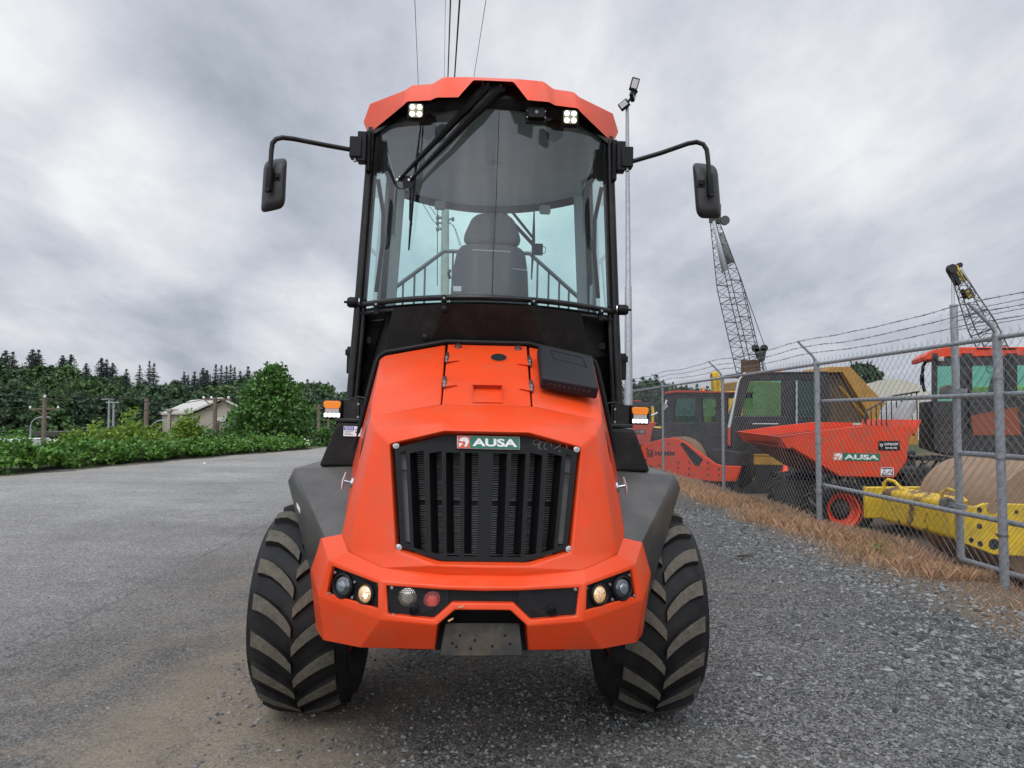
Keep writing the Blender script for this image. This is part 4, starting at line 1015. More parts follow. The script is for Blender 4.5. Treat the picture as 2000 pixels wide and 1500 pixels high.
# work lights
def worklight(px, py, Y):
    c_ = MP(px, py, Y); k = MB(); hs = 16.5 * Y / F
    k.box(c_ + Vector((0, .03, 0)), (2 * hs, .05, 2 * hs)); WL = k.build('work_light', 'black', D, bevel=.012)
    k = MB(); k.prism([c_ + Vector((x, .003, z)) for x, z in ((-.82 * hs, -hs * .6), (-.6 * hs, -.82 * hs), (.6 * hs, -.82 * hs), (.82 * hs, -.6 * hs), (.82 * hs, .6 * hs), (.6 * hs, .82 * hs), (-.6 * hs, .82 * hs), (-.82 * hs, .6 * hs))], (0, -.003, 0)); k.build('reflector', 'led_base', WL)
    for dx in (-.42, .42):
        for dz in (-.42, .42):
            k = MB(); k.lathe([(hs * .31, 0), (hs * .29, .004), (0, .005)], c_ + Vector((dx * hs, -.001, dz * hs)), (0, -1, 0), 18); k.build('led', 'led', WL)
worklight(811, 218, 3.86); worklight(1113, 225, 3.86)
# camera box
k = MB(); c_ = MP(1047, 216, 3.83); k.box(c_ + Vector((0, .04, 0)), (.098, .07, .062)); k.box(c_ + Vector((0, .05, 0)), (.12, .02, .10)); CB = k.build('camera_housing', 'black', D, bevel=.006)
k = MB(); k.lathe([(.011, 0), (.010, .003), (.005, .002), (0, .002)], c_ + Vector((0, .003, 0)), (0, -1, 0), 16); k.build('camera_lens', 'lens_dark', CB)
k = MB()
for dx, dz in ((-.05, .02), (.05, .02), (-.05, -.016), (.05, -.016)): k.lathe([(.004, 0), (.004, .004), (0, .004)], c_ + Vector((dx, .038, dz)), (0, -1, 0), 8)
k.build('housing_screw', 'chrome', CB)
# wiper: two arms, head and blade
def gl(px, py, o_):
    Y = 4.0; u = U(px, py)
    for _ in range(6): p = MP(px, py, Y); Y = front(p.x, min(p.z, ZT), o_)
    return MP(px, py, Y)
WP = empty_part('wiper', D, (0, 0, 0))
for i, (A, B) in enumerate((((951, 168), (779, 353)), ((975, 170), (801, 353)))):
    k = MB(); a0 = gl(A[0], A[1], -.07); pts = [a0]
    q = [lerp(0, 1, t) for t in (.26, .27, .6, 1.0)]
    for t in q: pts.append(gl(lerp(A[0], B[0], t), lerp(A[1], B[1], t), lerp(-.075, -.055, t)))
    k.tube(pts, [.033, .031, .027, .018, .009], 8); k.lathe([(.036, -.03), (.036, .0), (.02, .004), (.02, .001), (.009, .001), (.008, .012), (0, .012)], a0 + Vector((0, -.012, 0)), (0, -1, .1), 18)
    k.build('wiper_arm', 'black', WP)
    k = MB(); k.lathe([(.012, .012), (.010, .016), (0, .016)], a0 + Vector((0, -.012, 0)), (0, -1, .1), 8); k.build('wiper_nut', 'steel', WP)
k = MB(); k.hexa([gl(774, 357, -.05), gl(806, 356, -.05), gl(806, 356, -.035), gl(774, 357, -.035), gl(777, 345, -.05), gl(806, 345, -.05), gl(806, 345, -.035), gl(777, 345, -.035)])
k.hexa([gl(788, 371, -.048), gl(806, 367, -.048), gl(806, 367, -.03), gl(788, 371, -.03), gl(785, 356, -.048), gl(810, 350, -.048), gl(810, 350, -.03), gl(785, 356, -.03)])
k.tube([gl(774, 356, -.045), gl(772, 365, -.045), gl(781, 371, -.04), gl(790, 369, -.04)], .003, 5); k.build('wiper_head', 'black', WP)
k = MB()
for px, py in ((780, 348), (803, 348), (775, 353), (798, 353)): k.lathe([(.0075, 0), (.007, .004), (0, .004)], gl(px, py, -.052), (0, -1, 0), 10)
k.build('head_rivet', 'white', WP)
k = MB(); k.tube([gl(822, 238, -.012), gl(812, 320, -.025), gl(805, 400, -.03), gl(801, 450, -.022), gl(798, 490, -.010)], [.004, .008, .009, .008, .005], 6)
k.tube([gl(801, 366, -.035), gl(800, 430, -.030), gl(804, 440, -.02)], .006, 6); k.tube([gl(818, 300, -.03), gl(806, 366, -.045)], .005, 6); k.build('wiper_blade', 'black', WP)
k = MB(); k.tube([MP(943, 157, 3.79), MP(941, 168, 3.80), MP(939, 180, 3.82), MP(940, 192, 3.835)], .0035, 6); k.build('washer_hose', 'black', D)
# rear wiper
RW = empty_part('rear_wiper', D, (0, 0, 0)); YR = 5.72
k = MB(); k.tube([MP(975, 404, YR), MP(1054, 488, YR)], .016, 8); k.tube([MP(998, 408, YR), MP(1042, 462, YR)], .012, 8); k.build('wiper_arm', 'black', RW)
k = MB(); k.tube([MP(1045, 411, YR - .03), MP(1044, 470, YR), MP(1040, 545, YR - .03)], [.006, .016, .006], 6); k.build('wiper_blade', 'black', RW)
k = MB(); k.box(MP(1052, 486, YR), (.085, .05, .09)); k.tube([MP(1058, 478, YR), MP(1068, 482, YR), MP(1067, 492, YR), MP(1056, 496, YR)], .004, 5); k.build('wiper_head', 'black', RW, bevel=.02)
# thin dark line down the middle of the windscreen
k = MB(); k.tube([gl(974, 216, -.003), gl(968, 400, -.003), gl(963, 500, -.003), gl(961, 577, -.003)], .0016, 4); k.build('screen_line', 'black', D)
# seat
ST = empty_part('seat', D, (0, 0, 0)); YS = 4.72
def cushion(name, pts, Y, th, bev, bulge=0.0):
    k = MB(); P = [MP(px, py, Y) for px, py in pts]; k.prism(P[::-1], (0, th, 0)); return k.build(name, 'seat', ST, bevel=bev, seg=4)
cushion('headrest', [(904, 470), (909, 452), (921, 426), (932, 415), (962, 413), (995, 416), (1006, 428), (1015, 452), (1020, 472), (1004, 477), (962, 474), (918, 473)], YS - .02, .13, .035)
cushion('backrest', [(877, 640), (880, 575), (886, 520), (893, 490), (903, 477), (935, 473), (990, 475), (1016, 480), (1027, 492), (1032, 530), (1036, 640)], YS, .15, .04)
k = MB(); k.tube([MP(940, 482, YS + .06), MP(942, 466, YS + .05)], .012, 8); k.tube([MP(985, 482, YS + .06), MP(984, 466, YS + .05)], .012, 8); k.build('headrest_post', 'steel', ST)
k = MB(); k.tube([MP(880, 545, YS), MP(877, 535, YS - .01), MP(880, 528, YS)], .010, 8); k.build('recline_lever', 'black', ST)
k = MB(); p0, p1, p2 = MP(886, 569, YS - .003), MP(902, 569, YS - .003), MP(886, 559, YS - .003); quad_plate(k, p0, p1 - p0, p2 - p0, .002); k.build('seat_tag', 'white', ST)
k = MB(); k.tube([MP(924, 488, YS - .002), MP(998, 491, YS - .002)], .004, 6); k.tube([MP(1002, 524, YS - .002), MP(1030, 527, YS - .002)], .003, 6); k.build('seat_piping', 'interior', ST)
k = MB(); p0, p1, p2 = MP(1163, 596, 4.5), MP(1190, 599, 4.5), MP(1164, 540, 4.5); k.box((0.70, 4.62, ZB + .12), (.004, .13, .2)); k.build('door_sticker', mat('pale_sticker', (.45, .6, .6), .4), D)

# --- mirrors
for s, arm, shell, ball in ((-1, [(690, 297), (640, 289), (572, 277), (550, 275), (538, 278), (531, 286), (529, 300), (526, 340), (523, 378)], [(516, 320), (561, 313), (555, 411), (507, 422)], (524, 352)),
                            (1, [(1226, 313), (1290, 293), (1344, 273), (1360, 270), (1373, 274), (1380, 285), (1382, 300), (1386, 340), (1388, 376)], [(1350, 310), (1399, 315), (1411, 421), (1362, 421)], (1387, 353))):
    MR = empty_part('wing_mirror', D, (0, 0, 0)); YM = 4.12
    k = MB(); ys = np.linspace(4.27, YM - .03, 4); pts = [MP(px, py, interp(i, [0, 3, 9], [4.26, YM - .045, YM - .045])) for i, (px, py) in enumerate(arm)]
    k.tube(pts, [.0145] * 7 + [.013, .013], 10)
    k.tube([pts[-3], pts[-2], pts[-1]], [.017, .02, .018], 10) if False else None
    k.build('mirror_arm', 'black_paint', MR)
    cx_, cy_ = sum(p[0] for p in shell) / 4, sum(p[1] for p in shell) / 4
    def rounded(sc_, Y):
        out = []
        for i in range(4):
            a, b_, c_ = shell[i - 1], shell[i], shell[(i + 1) % 4]
            for t in (0.0, .25, .5, .75, 1.0):
                f1, f2 = .26, .16
                p1_ = (lerp(b_[0], a[0], f1 if i % 2 else f1), lerp(b_[1], a[1], f2 if i % 2 == 0 else f1)); p2_ = (lerp(b_[0], c_[0], f1), lerp(b_[1], c_[1], f1 if i % 2 == 0 else f2))
                q = [(1 - t) ** 2 * p1_[j] + 2 * t * (1 - t) * b_[j] + t * t * p2_[j] for j in (0, 1)]
                out.append(MP(cx_ + (q[0] - cx_) * sc_, cy_ + (q[1] - cy_) * sc_, Y))
        return out
    k = MB(); rs = [rounded(.60, YM - .022), rounded(.80, YM - .014), rounded(.95, YM + .008), rounded(1.0, YM + .03), rounded(1.0, YM + .05)]
    for a, b_ in zip(rs, rs[1:]): n_ = len(a); k.add(a + b_, [(i, (i + 1) % n_, n_ + (i + 1) % n_, n_ + i) for i in range(n_)], 0, True)
    k.add(rs[0], [list(range(len(rs[0])))], 0, True); k.build('mirror_shell', mat('mirror_shell_plastic', (.022, .022, .023), .5, bump=.05, bscale=300), MR, smooth_angle=60)
    k = MB(); k.add([p + Vector((0, .0, 0)) for p in rounded(.96, YM + .047)], [list(range(20))]); k.build('mirror_face', 'mirror', MR)
    k = MB(); a = pts[-1]; k.tube([lerp(pts[-2], pts[-1], -.2), a], .021, 12); k.lathe([(.016, 0), (.014, .01), (0, .012)], a + Vector((0, -.02, -.005)), (0, -1, 0), 12)
    k.box(MP(ball[0] + (16 if s < 0 else -18), ball[1], YM - .018), (.045, .012, .05)); k.lathe([(.012, 0), (.009, .012), (0, .014)], MP(ball[0] + (16 if s < 0 else -18), ball[1], YM - .024), (0, -1, 0), 12)
    k.build('mirror_clamp', 'black', MR, bevel=.004)
    k = MB()
    c1_ = M(s * 252, 298, 4.27); k.box(c1_, (.055, .07, .19)); k.box(M(s * 264, 299, 4.26), (.075, .07, .13)); k.box(M(s * 240, 305, 4.30), (.03, .05, .26)); k.build('mirror_bracket', 'black', MR, bevel=.006)
    k = MB(); k.prism([M(s * 232, 283, 4.36), M(s * 205, 284, 4.36), M(s * 204, 335, 4.36), M(s * 212, 344, 4.36), M(s * 236, 340, 4.36)], (0, .03, 0)); k.build('corner_plate', 'black', MR)  # black plate inside the screen corner, inboard of the bracket
    k = MB(); k.lathe([(.008, 0), (.008, .02), (.012, .02), (.012, .028), (0, .03)], M(s * 266, 316, 4.25), (0, 0, -1), 10); k.build('bracket_bolt', 'steel', MR)

# --- side marker lamps on brackets
for s, px, py in ((-1, 649, 799), (1, 1251, 811)):
    SL = empty_part('marker_lamp', D, (0, 0, 0)); YL = 4.12; e = YL / F
    c_ = MP(px, py, YL)
    k = MB(); k.box(c_ + Vector((0, .03, 0)), (38 * e, .05, 37 * e)); k.build('lamp_housing', 'black', SL, bevel=.012)
    k = MB(); k.prism([c_ + Vector((x * e, .003, z * e)) for x, z in ((-16, 5), (-13, 1), (13, 1), (16, 5), (17, 13), (13, 16), (-13, 16), (-17, 13))], (0, -.006, 0)); k.build('amber_lens', 'amber', SL, bevel=.003)
    k = MB(); k.prism([c_ + Vector((x * e, .003, z * e)) for x, z in ((-13, 1), (-13, -7), (13, -7), (13, 1))], (0, -.004, 0)); k.build('clear_lens', 'lens_grey', SL)
    k = MB()
    for i in range(4): k.box(c_ + Vector(((-12 + 8 * i) * e, 0, -11.5 * e)), (6.6 * e, .008, 8 * e))
    k.build('led_strip', 'led_cool', SL, bevel=.004)
    k = MB(); k.box(c_ + Vector((-s * 34 * e, .04, 0)), (44 * e, .012, 40 * e)); k.box(c_ + Vector((-s * 48 * e, .035, 0)), (.02, .03, 50 * e)); k.build('lamp_bracket', 'black_paint', SL, bevel=.003)
    k = MB(); k.tube([c_ + Vector((-s * 24 * e, .05, 18 * e)), c_ + Vector((-s * 50 * e, .0, 25 * e)), c_ + Vector((-s * 75 * e, .0, 20 * e)), c_ + Vector((-s * 95 * e, .02, 28 * e))], .005, 6); k.build('lamp_cable', 'cable', SL)
    k = MB()
    for dz in (11, -14): k.lathe([(.008, 0), (.007, .006), (0, .006)], c_ + Vector((-s * 49 * e, .02, dz * e)), (0, -1, 0), 8)
    k.build('bracket_screw', 'steel', SL)

# --- black case lying on the right of the hood
OFF = Vector((0, 0, 0))
def DW(p): # dumper space -> world
    a = R(1.2); return Vector((X0 + p[0] * math.cos(a) + p[2] * math.sin(a), p[1], p[2] * math.cos(a) - p[0] * math.sin(a)))
tl, tr, br, bl = [on_plane(px, py, M(150, 740, hoodY(740) - .02) , (hn + Vector((.10, 0, 0))).normalized()) for px, py in ((1047, 694), (1152, 718), (1164, 783), (1053, 762))]
n = (tr - tl).cross(bl - tl).normalized(); n = n if n.z > 0 else -n
k = MB(); low = [q + n * .006 for q in (tl, tr, br, bl)]; hi = [q + n * .078 for q in (tl, tr, br, bl)]
k.hexa([DW(q) for q in low + hi]); CS = k.build('plastic_case', mat('case_plastic', (.013, .0135, .016), .55, spec=.3, bump=.15, bscale=500), None, bevel=.014, seg=4)
tag(CS, 'black moulded plastic carrying case lying on the sloping orange hood of the big dumper', 'case')
xv, yv = (hi[1] - hi[0]), (hi[3] - hi[0])
k = MB(); p_ = [hi[0] + xv * a + yv * b_ + n * .0005 for a, b_ in ((.22, .14), (.80, .14), (.83, .42), (.80, .46))]
k.tube([DW(q) for q in (p_[0], p_[1], p_[2])], .003, 5); k.tube([DW(hi[0] + xv * a + yv * b_) for a, b_ in ((.22, .14), (.24, .38), (.80, .40))], .0022, 5); k.build('lid_rib', 'black', CS)
k = MB()
for i in range(9):
    a = .16 + i * .085; q = lerp(low[3], low[2], a) + n * .040
    k.lathe([(.009, 0), (.008, .003), (.004, .0035), (0, .002)], DW(q), DW(yv.normalized()) - DW(Vector((0, 0, 0))), 8)
k.build('case_stud', mat('stud_plastic', (.022, .022, .024), .5), CS)
# ---------------------------------------------------------------- fence, sliding gate and the yard behind it
OFF = Vector((0, 0, 0))
CAM = Vector((0, 0, CAMZ))
def VP(px, py, o, d):
    """where the sight line of a photograph pixel meets the upright plane through o along d"""
    r = W(px, py, 1.0) - CAM; n = Vector((d[1], -d[0], 0))
    return CAM + r * ((Vector((o[0], o[1], 0)) - CAM).dot(n) / r.dot(n))
YG = -0.62
MT['gold'] = mat('gold_machine_paint', (0.36, 0.185, 0.020), 0.45, var=0.1, dirt=(0.14, 0.09, 0.03), dirt_amt=0.5, dscale=3)
MT['yellow'] = mat('worn_yellow_paint', (0.62, 0.40, 0.010), 0.45, var=0.08, vscale=3, dirt=(0.105, 0.055, 0.03), dirt_amt=0.95, dscale=3.2, lo=0.54, hi=0.60)
MT['yellow2'] = mat('yellow_side_plate_paint', (0.66, 0.44, 0.008), 0.42, var=0.08, vscale=3, dirt=(0.25, 0.16, 0.04), dirt_amt=0.5, dscale=5)
MT['drum'] = mat('rusty_drum_steel', (0.25, 0.155, 0.088), 0.65, 0.0, var=0.10, vscale=6, dirt=(0.34, 0.235, 0.145), dirt_amt=0.5, dscale=9, bump=0.05, bscale=60)
MT['cab_black'] = mat('yard_black_paint', (0.010, 0.0105, 0.011), 0.45, var=0.2, dirt=(0.06, 0.055, 0.05), dirt_amt=0.4, dscale=3)
MT['under'] = mat('greasy_undercarriage', (0.022, 0.020, 0.018), 0.75, var=0.5, vscale=6, dirt=(0.09, 0.06, 0.04), dirt_amt=0.5, dscale=5)
MT['red_paint'] = mat('faded_red_paint', (0.46, 0.045, 0.022), 0.5, var=0.1)
MT['beacon'] = mat('orange_beacon', (0.85, 0.25, 0.01), 0.2, emit=(1, .3, 0), estr=0.1)
MT['pale'] = mat('pale_sun_visor_metal', (0.45, 0.46, 0.46), 0.4, 0.4)
MT['glass_yard'] = glass_mat('yard_cab_glass', (0.62, 0.86, 0.78), 1.4)
MT['cone'] = mat('cone_orange', (0.85, 0.07, 0.015), 0.5)

FX = fence_x
def fz(y): return gzf(float(FX(y)), y)
FT = 2.66                                            # height of the top rail above the ground
posts = [3.3, 7.08, 10.95, 15.2, 20.1, 24.5, 28.5, 32.5]
FN = thing('chain_link_fence', 'galvanised chain link fence with barbed wire arms, between the gravel and the machine yard', 'fence', (float(FX(11)), 11, fz(11)))
fo = FN.location.copy()
def FPt(y, h, dx=0.0): return Vector((float(FX(y)) + dx, y, fz(y) + h))
for y in posts:
    b = MB(); b.tube([FPt(y, -.05), FPt(y, FT - .02)], .044 if y < 12 else .034, 12)
    b.lathe([(.046, 0), (.05, .02), (.042, .05), (0, .06)], FPt(y, FT - .03), (0, 0, 1), 12); b.build('post', 'galv', FN, off=fo)
    b = MB(); b.tube([FPt(y, FT), FPt(y, FT + .10, -.06), FPt(y, FT + .345, -.31)], [.024, .022, .018], 8); b.build('barb_arm', 'galv', FN, off=fo)
    for h in (.55, 1.35, 2.2):
        b = MB(); b.lathe([(.048, -.008), (.052, -.008), (.052, .008), (.048, .008)], FPt(y, h), (0, 0, 1), 14, close=True); b.box(FPt(y, h) + Vector((-.02, .06, 0)), (.012, .05, .016)); b.build('post_band', 'steel', FN, off=fo)
ysamp = np.arange(3.3, 32.6, .5)
b = MB(); b.tube([FPt(y, FT - .03) for y in ysamp], .026, 10); b.build('top_rail', 'galv', FN, off=fo)
for k in range(3):
    b = MB(); t = (.40, .70, 1.0)[k]; gg = np.random.default_rng(20 + k); yb = 3.3
    pts = []
    for y in ysamp:
        d = (y - 7.07) % 3.9 / 3.9; sag = -.05 * math.sin(math.pi * d) + gg.normal(0, .004)
        pts.append(FPt(y, FT + .10 + .245 * (t * 1.28 - .28) + sag, -.06 - .25 * (t * 1.28 - .28)))
    b.tube(pts, .0036, 4); b.tube([p + Vector((0, 0, .006 * (-1) ** i)) for i, p in enumerate(pts)], .003, 4)
    for y in np.arange(3.4, 26, .125 * 1.3):
        i = int((y - 3.3) / .5); f = (y - 3.3) / .5 - i
        if i + 1 >= len(pts): break
        c_ = pts[i].lerp(pts[i + 1], f); a = gg.uniform(0, 3.1)
        for q in (a, a + 1.7): v_ = Vector((math.cos(q) * .02, .006, math.sin(q) * .02)); b.tube([c_ - v_, c_ + v_], .0028, 3)
    b.build('barbed_wire', 'wire', FN, off=fo)
def link_mesh(name, parent, y0, y1, h0, h1, off_x, r_fun, dy=0.118, dz=0.125, off=None):
    Vv, Ff = [], []
    H = h1 - h0; run = H / dz * dy
    def seg(ya, ha, yb_, hb, sgn):
        o_ = len(Vv)
        for y, h in ((ya, ha), (yb_, hb)):
            r = r_fun(y); p = FPt(y, h, off_x + sgn * .004 + .018 * math.sin(y * 1.9 + 1.1 * h) * math.sin(h * 1.25))
            for q in range(3): a = q * 2.094; Vv.append((p.x + r * math.cos(a) - off[0], p.y + r * math.sin(a) * .7 - off[1], p.z + r * math.sin(a) * .7 - off[2]))
        for q in range(3): Ff.append((o_ + q, o_ + (q + 1) % 3, o_ + 3 + (q + 1) % 3, o_ + 3 + q))
    n = int((y1 - y0 + run) / dy) + 1
    for s in (1, -1):
        for k in range(n):
            ya = y0 - run + k * dy if s > 0 else y0 + k * dy
            yb_ = ya + run if s > 0 else ya - run
            t0, t1 = 0.0, 1.0
            for lim, lo in ((y0, True), (y1, False)):
                d = yb_ - ya; tc = (lim - ya) / d
                if (d > 0) == lo: t0 = max(t0, tc)
                else: t1 = min(t1, tc)
            if t1 <= t0: continue
            m_ = max(1, int((t1 - t0) * 5))
            for j in range(m_):
                ta, tb = lerp(t0, t1, j / m_), lerp(t0, t1, (j + 1) / m_)
                seg(ya + (yb_ - ya) * ta, h0 + H * ta, ya + (yb_ - ya) * tb, h0 + H * tb, s)
    k = y0
    while k < y1:       # knuckled ends above the rail
        p = h1; o_ = k
        seg(k + dy * .0, p - .002, k + .006, p + .035, 1); k += dy
    return fast_mesh(name, Vv, Ff, 'wire', parent)
link_mesh('mesh', FN, 3.3, 32.4, .03, FT + .03, -.05, lambda y: .0024 if y < 14 else .0027, off=fo)
# rails with the gate's track rollers run along the yard side of the fence
for h, nm in ((2.03, 'gate_track'), (.68, 'gate_track')):
    b = MB(); b.tube([FPt(y, h, .09) for y in np.arange(3.3, 10.96, .382)], .030, 10); b.build(nm, 'galv', FN, off=fo)

GP = thing('sliding_gate', 'galvanised sliding gate panel with tall end post just behind the fence', 'gate', (float(FX(8.3)) + .24, 8.06, fz(8.3)))
go = GP.location.copy()
b = MB(); b.tube([FPt(8.06, .12, .24), FPt(8.06, 3.12, .24)], .042, 12); b.lathe([(.045, 0), (.045, .03), (0, .04)], FPt(8.06, 3.11, .24), (0, 0, 1), 12); b.build('gate_post', 'galv', GP, off=go)
for h, y0 in ((1.36, 8.06), (.10, 8.06)):
    b = MB(); b.tube([FPt(y, h, .24) for y in np.arange(3.3, y0 + .01, .5)] + [FPt(y0, h, .24)], .030, 10); b.build('gate_rail', 'galv', GP, off=go)
link_mesh('gate_mesh', GP, 3.3, 8.3, .12, 2.5, .20, lambda y: .0022, off=go)
for py in (765, 984):
    c_ = VP(1850, py, (float(FX(8.8)) + .20, 8.8), (0, 1))
    b = MB(); b.lathe([(.022, -.05), (.07, -.05), (.082, -.03), (.05, 0), (.082, .03), (.07, .05), (.022, .05)], c_, (.25, 1, 0), 22); b.build('roller_wheel', mat('worn_roller', (.13, .115, .10), .6, .3, var=.3), GP, off=go)
    b = MB(); b.box(c_ + Vector((.0, -.18, 0)), (.03, .3, .05)); b.build('roller_bracket', 'galv', GP, off=go)
for i, (h, dx) in enumerate(((2.82, .0), (2.93, .0), (3.03, .0))):
    b = MB(); b.tube([FPt(3.3, h + .08, .24), FPt(5.5, h, .24), FPt(8.06, h + .01, .24)], .0042, 4)
    for y in np.arange(3.5, 8.3, .16): c_ = FPt(y, h + interp(y, [3.3, 5.5, 8.06], [.08, 0, .01]), .24); b.tube([c_ - Vector((.02, .0, .015)), c_ + Vector((.02, 0, .015))], .003, 3)
    b.build('barbed_wire', 'wire', GP, off=go)

def sticker_sign(parent, p0, xv, yv, off, text=True):
    n = xv.cross(yv).normalized(); k = MB(); quad_plate(k, p0 + n * .004, xv, yv, .003); s_ = k.build('dealer_sticker', 'black', parent, off=off)
    text_on('lettering', 'CONQUEST', p0 + xv * .28 + yv * .50 + n * .008, xv * .66, yv * .28, 'white', s_, .001, .02, off=off, shear=.15)
    k = MB()
    for i in range(10): quad_plate(k, p0 + xv * (.33 + .055 * i) + yv * .2 + n * .0072, xv * (.035 if i not in (3, 6) else .012), yv * .14, .0008)
    k.build('number_print', 'white', s_, off=off)
    k = MB(); c_ = p0 + xv * .14 + yv * .56 + n * .0072; r = xv.length * .07; k.lathe([(r, 0), (r, .001), (r * .55, .001), (r * .55, 0)], c_, n, 14, close=True); k.build('sticker_emblem', 'white', s_, off=off)
    return s_

# --- second orange dumper, side on, skip towards the fence
o2 = (5.3, 12.3); dx_ = (1, 0)
D2 = thing('site_dumper', 'orange articulated dumper parked side on behind the fence, its open skip at the left', 'dumper', (7.2, 13.2, YG))
do = D2.location.copy()
P2 = lambda px, py, dy=0.0: VP(px, py, (0, 12.3 + dy), dx_)
b = MB()
side = [P2(*q) for q in ((1537, 868), (1640, 931), (1748, 934), (1772, 900), (1779, 845), (1690, 846), (1600, 858))]
dep = Vector((0, 1.85, 0))
b.prism(side, dep)
b.build('skip', 'orange2', D2, off=do, bevel=.02)
b = MB()
top = [P2(*q) for q in ((1521, 853), (1537, 876), (1600, 863), (1690, 851), (1782, 851), (1795, 822), (1774, 833), (1690, 832), (1600, 842))]
b.prism([top[1], top[2], top[3], top[4], top[6], top[7], top[8], top[0]], (0, .10, 0))
b.prism([p + Vector((0, 1.9, .05)) for p in (top[1], top[2], top[3], top[4], top[6], top[7], top[8], top[0])], (0, .10, 0))
lip = [top[0], top[1], top[1] + Vector((-.05, 1.95, .05)), top[0] + Vector((-.05, 1.95, .05))]
b.prism(lip, (.06, 0, 0))
b.prism([top[6], top[4], top[4] + dep, top[6] + dep], (.05, 0, 0)); b.hexa([top[4], top[4] + Vector((.05, 0, 0)), top[4] + dep + Vector((.05, 0, 0)), top[4] + dep, top[5] + Vector((0, 0, .02)), top[5] + Vector((.05, 0, .02)), top[5] + dep + Vector((.05, 0, .02)), top[5] + dep + Vector((0, 0, .02))])
b.build('skip_rim', 'orange2', D2, off=do, bevel=.012)
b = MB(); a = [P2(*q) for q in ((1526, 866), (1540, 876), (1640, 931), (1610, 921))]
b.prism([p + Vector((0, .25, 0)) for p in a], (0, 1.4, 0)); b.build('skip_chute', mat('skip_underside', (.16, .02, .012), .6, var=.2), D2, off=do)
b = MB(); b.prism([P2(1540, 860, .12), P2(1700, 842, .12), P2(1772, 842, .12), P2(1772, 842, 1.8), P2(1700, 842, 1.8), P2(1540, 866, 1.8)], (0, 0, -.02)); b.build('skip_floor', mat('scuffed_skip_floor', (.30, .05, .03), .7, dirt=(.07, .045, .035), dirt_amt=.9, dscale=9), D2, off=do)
p0, p1, p2 = P2(1627, 899), P2(1718, 901), P2(1627, 884); k = MB(); n = Vector((0, -1, 0)); xv, yv = p1 - p0, p2 - p0
quad_plate(k, p0 + n * .004, xv * .2, yv, .003); E1 = k.build('emblem_panel', mat('faded_badge', (.55, .25, .17), .5), D2, off=do)
emblem(p0 + n * .008, xv * .2, yv, n, E1, off=do)
k = MB(); quad_plate(k, p0 + xv * .2 + n * .004, xv * .8, yv, .003); E2 = k.build('name_panel', 'green', D2, off=do)
text_on('lettering', 'AUSA', p0 + xv * .24 + yv * .18 + n * .008, xv * .73, yv * .64, 'white', E2, .001, .035, off=do)
p0, p1, p2 = P2(1715, 880), P2(1757, 880), P2(1715, 861); sticker_sign(D2, p0, p1 - p0, p2 - p0, do)
p0, p1, p2 = P2(1720, 930), P2(1745, 930), P2(1720, 913); xv, yv = p1 - p0, p2 - p0
k = MB(); quad_plate(k, p0 + n * .004, xv, yv, .003); WS = k.build('warning_sticker', 'white', D2, off=do)
k = MB(); f0 = lambda a, b_: p0 + xv * a + yv * b_ + n * .0085
quad_plate(k, f0(.05, .82), xv * .9, yv * .12, .001); quad_plate(k, f0(.05, .05), xv * .9, yv * .08, .001)
k.tube([f0(.1, .2), f0(.45, .2), f0(.28, .75), f0(.1, .2)], .006, 4); k.tube([f0(.5, .3), f0(.7, .6), f0(.85, .3)], .007, 4); k.tube([f0(.9, .7), f0(.9, .2)], .008, 4); k.build('warning_print', 'black', WS, off=do)
OFFS = OFF; OFF = do
for x, y in ((6.57, 12.55), (6.57, 14.15), (8.9, 12.55), (8.9, 14.15)):
    wr = empty_part('wheel', D2, (x - do.x, y - do.y, .585)); s = -1 if y < 13 else 1
    t = MB(); t.lathe([(.31, -.2), (.40, -.25), (.50, -.25), (.56, -.21), (.575, 0), (.56, .21), (.50, .25), (.40, .25), (.31, .2)], (0, 0, 0), (0, 1, 0), 40, caps=False); t.build('tyre', 'rubber', wr, off=(0, 0, 0))
    t = MB()
    for half in (1, -1):
        for k in range(18):
            a = 2 * math.pi * (k + (.5 if half > 0 else 0)) / 18; pts = []
            for u, da in ((0.0, 0), (.12, .08), (.2, .15), (.245, .2)):
                r = interp(u, [0, .2, .245], [.59, .575, .52]); pts.append(Vector((math.cos(a + da) * r, half * u, math.sin(a + da) * r)))
            t.tube(pts, [.02, .024, .028, .03], 5)
    t.build('tread', 'lug', wr, off=(0, 0, 0))
    r = MB(); r.lathe([(.335, .235), (.33, .21), (.27, .17), (.26, .10), (.19, .06)], (0, 0, 0), (0, s, 0), 36, caps=False); r.lathe([(.335, .235), (.335, -.2), (.30, -.2)], (0, 0, 0), (0, s, 0), 36, caps=False); r.build('rim', 'orange2', wr, off=(0, 0, 0))
    r = MB(); r.lathe([(.19, .05), (.17, .08), (.12, .12), (.10, .16), (0, .16)], (0, 0, 0), (0, s, 0), 24)
    for k in range(8): r.lathe([(.014, .07), (.014, .11), (0, .11)], (math.cos(k * .785) * .145, 0, math.sin(k * .785) * .145), (0, s, 0), 8)
    r.build('hub', 'under', wr, off=(0, 0, 0))
OFF = OFFS
b = MB(); b.hexa([Vector((x, y, z)) for z in (YG + .45, YG + 1.0) for x, y in ((5.9, 12.9), (10.1, 12.9), (10.1, 13.8), (5.9, 13.8))]); b.hexa([Vector((x, y, z)) for z in (YG + .95, YG + 1.25) for x, y in ((7.75, 12.4), (10.2, 12.4), (10.2, 14.2), (7.75, 14.2))])
b.build('chassis', 'under', D2, off=do, bevel=.02)
b = MB(); gq = [P2(1690, 803, .9), P2(1745, 773, .9), P2(1795, 765, .9)]; b.tube([P2(1688, 828, .9), gq[0], gq[1], gq[2]], .018, 6)
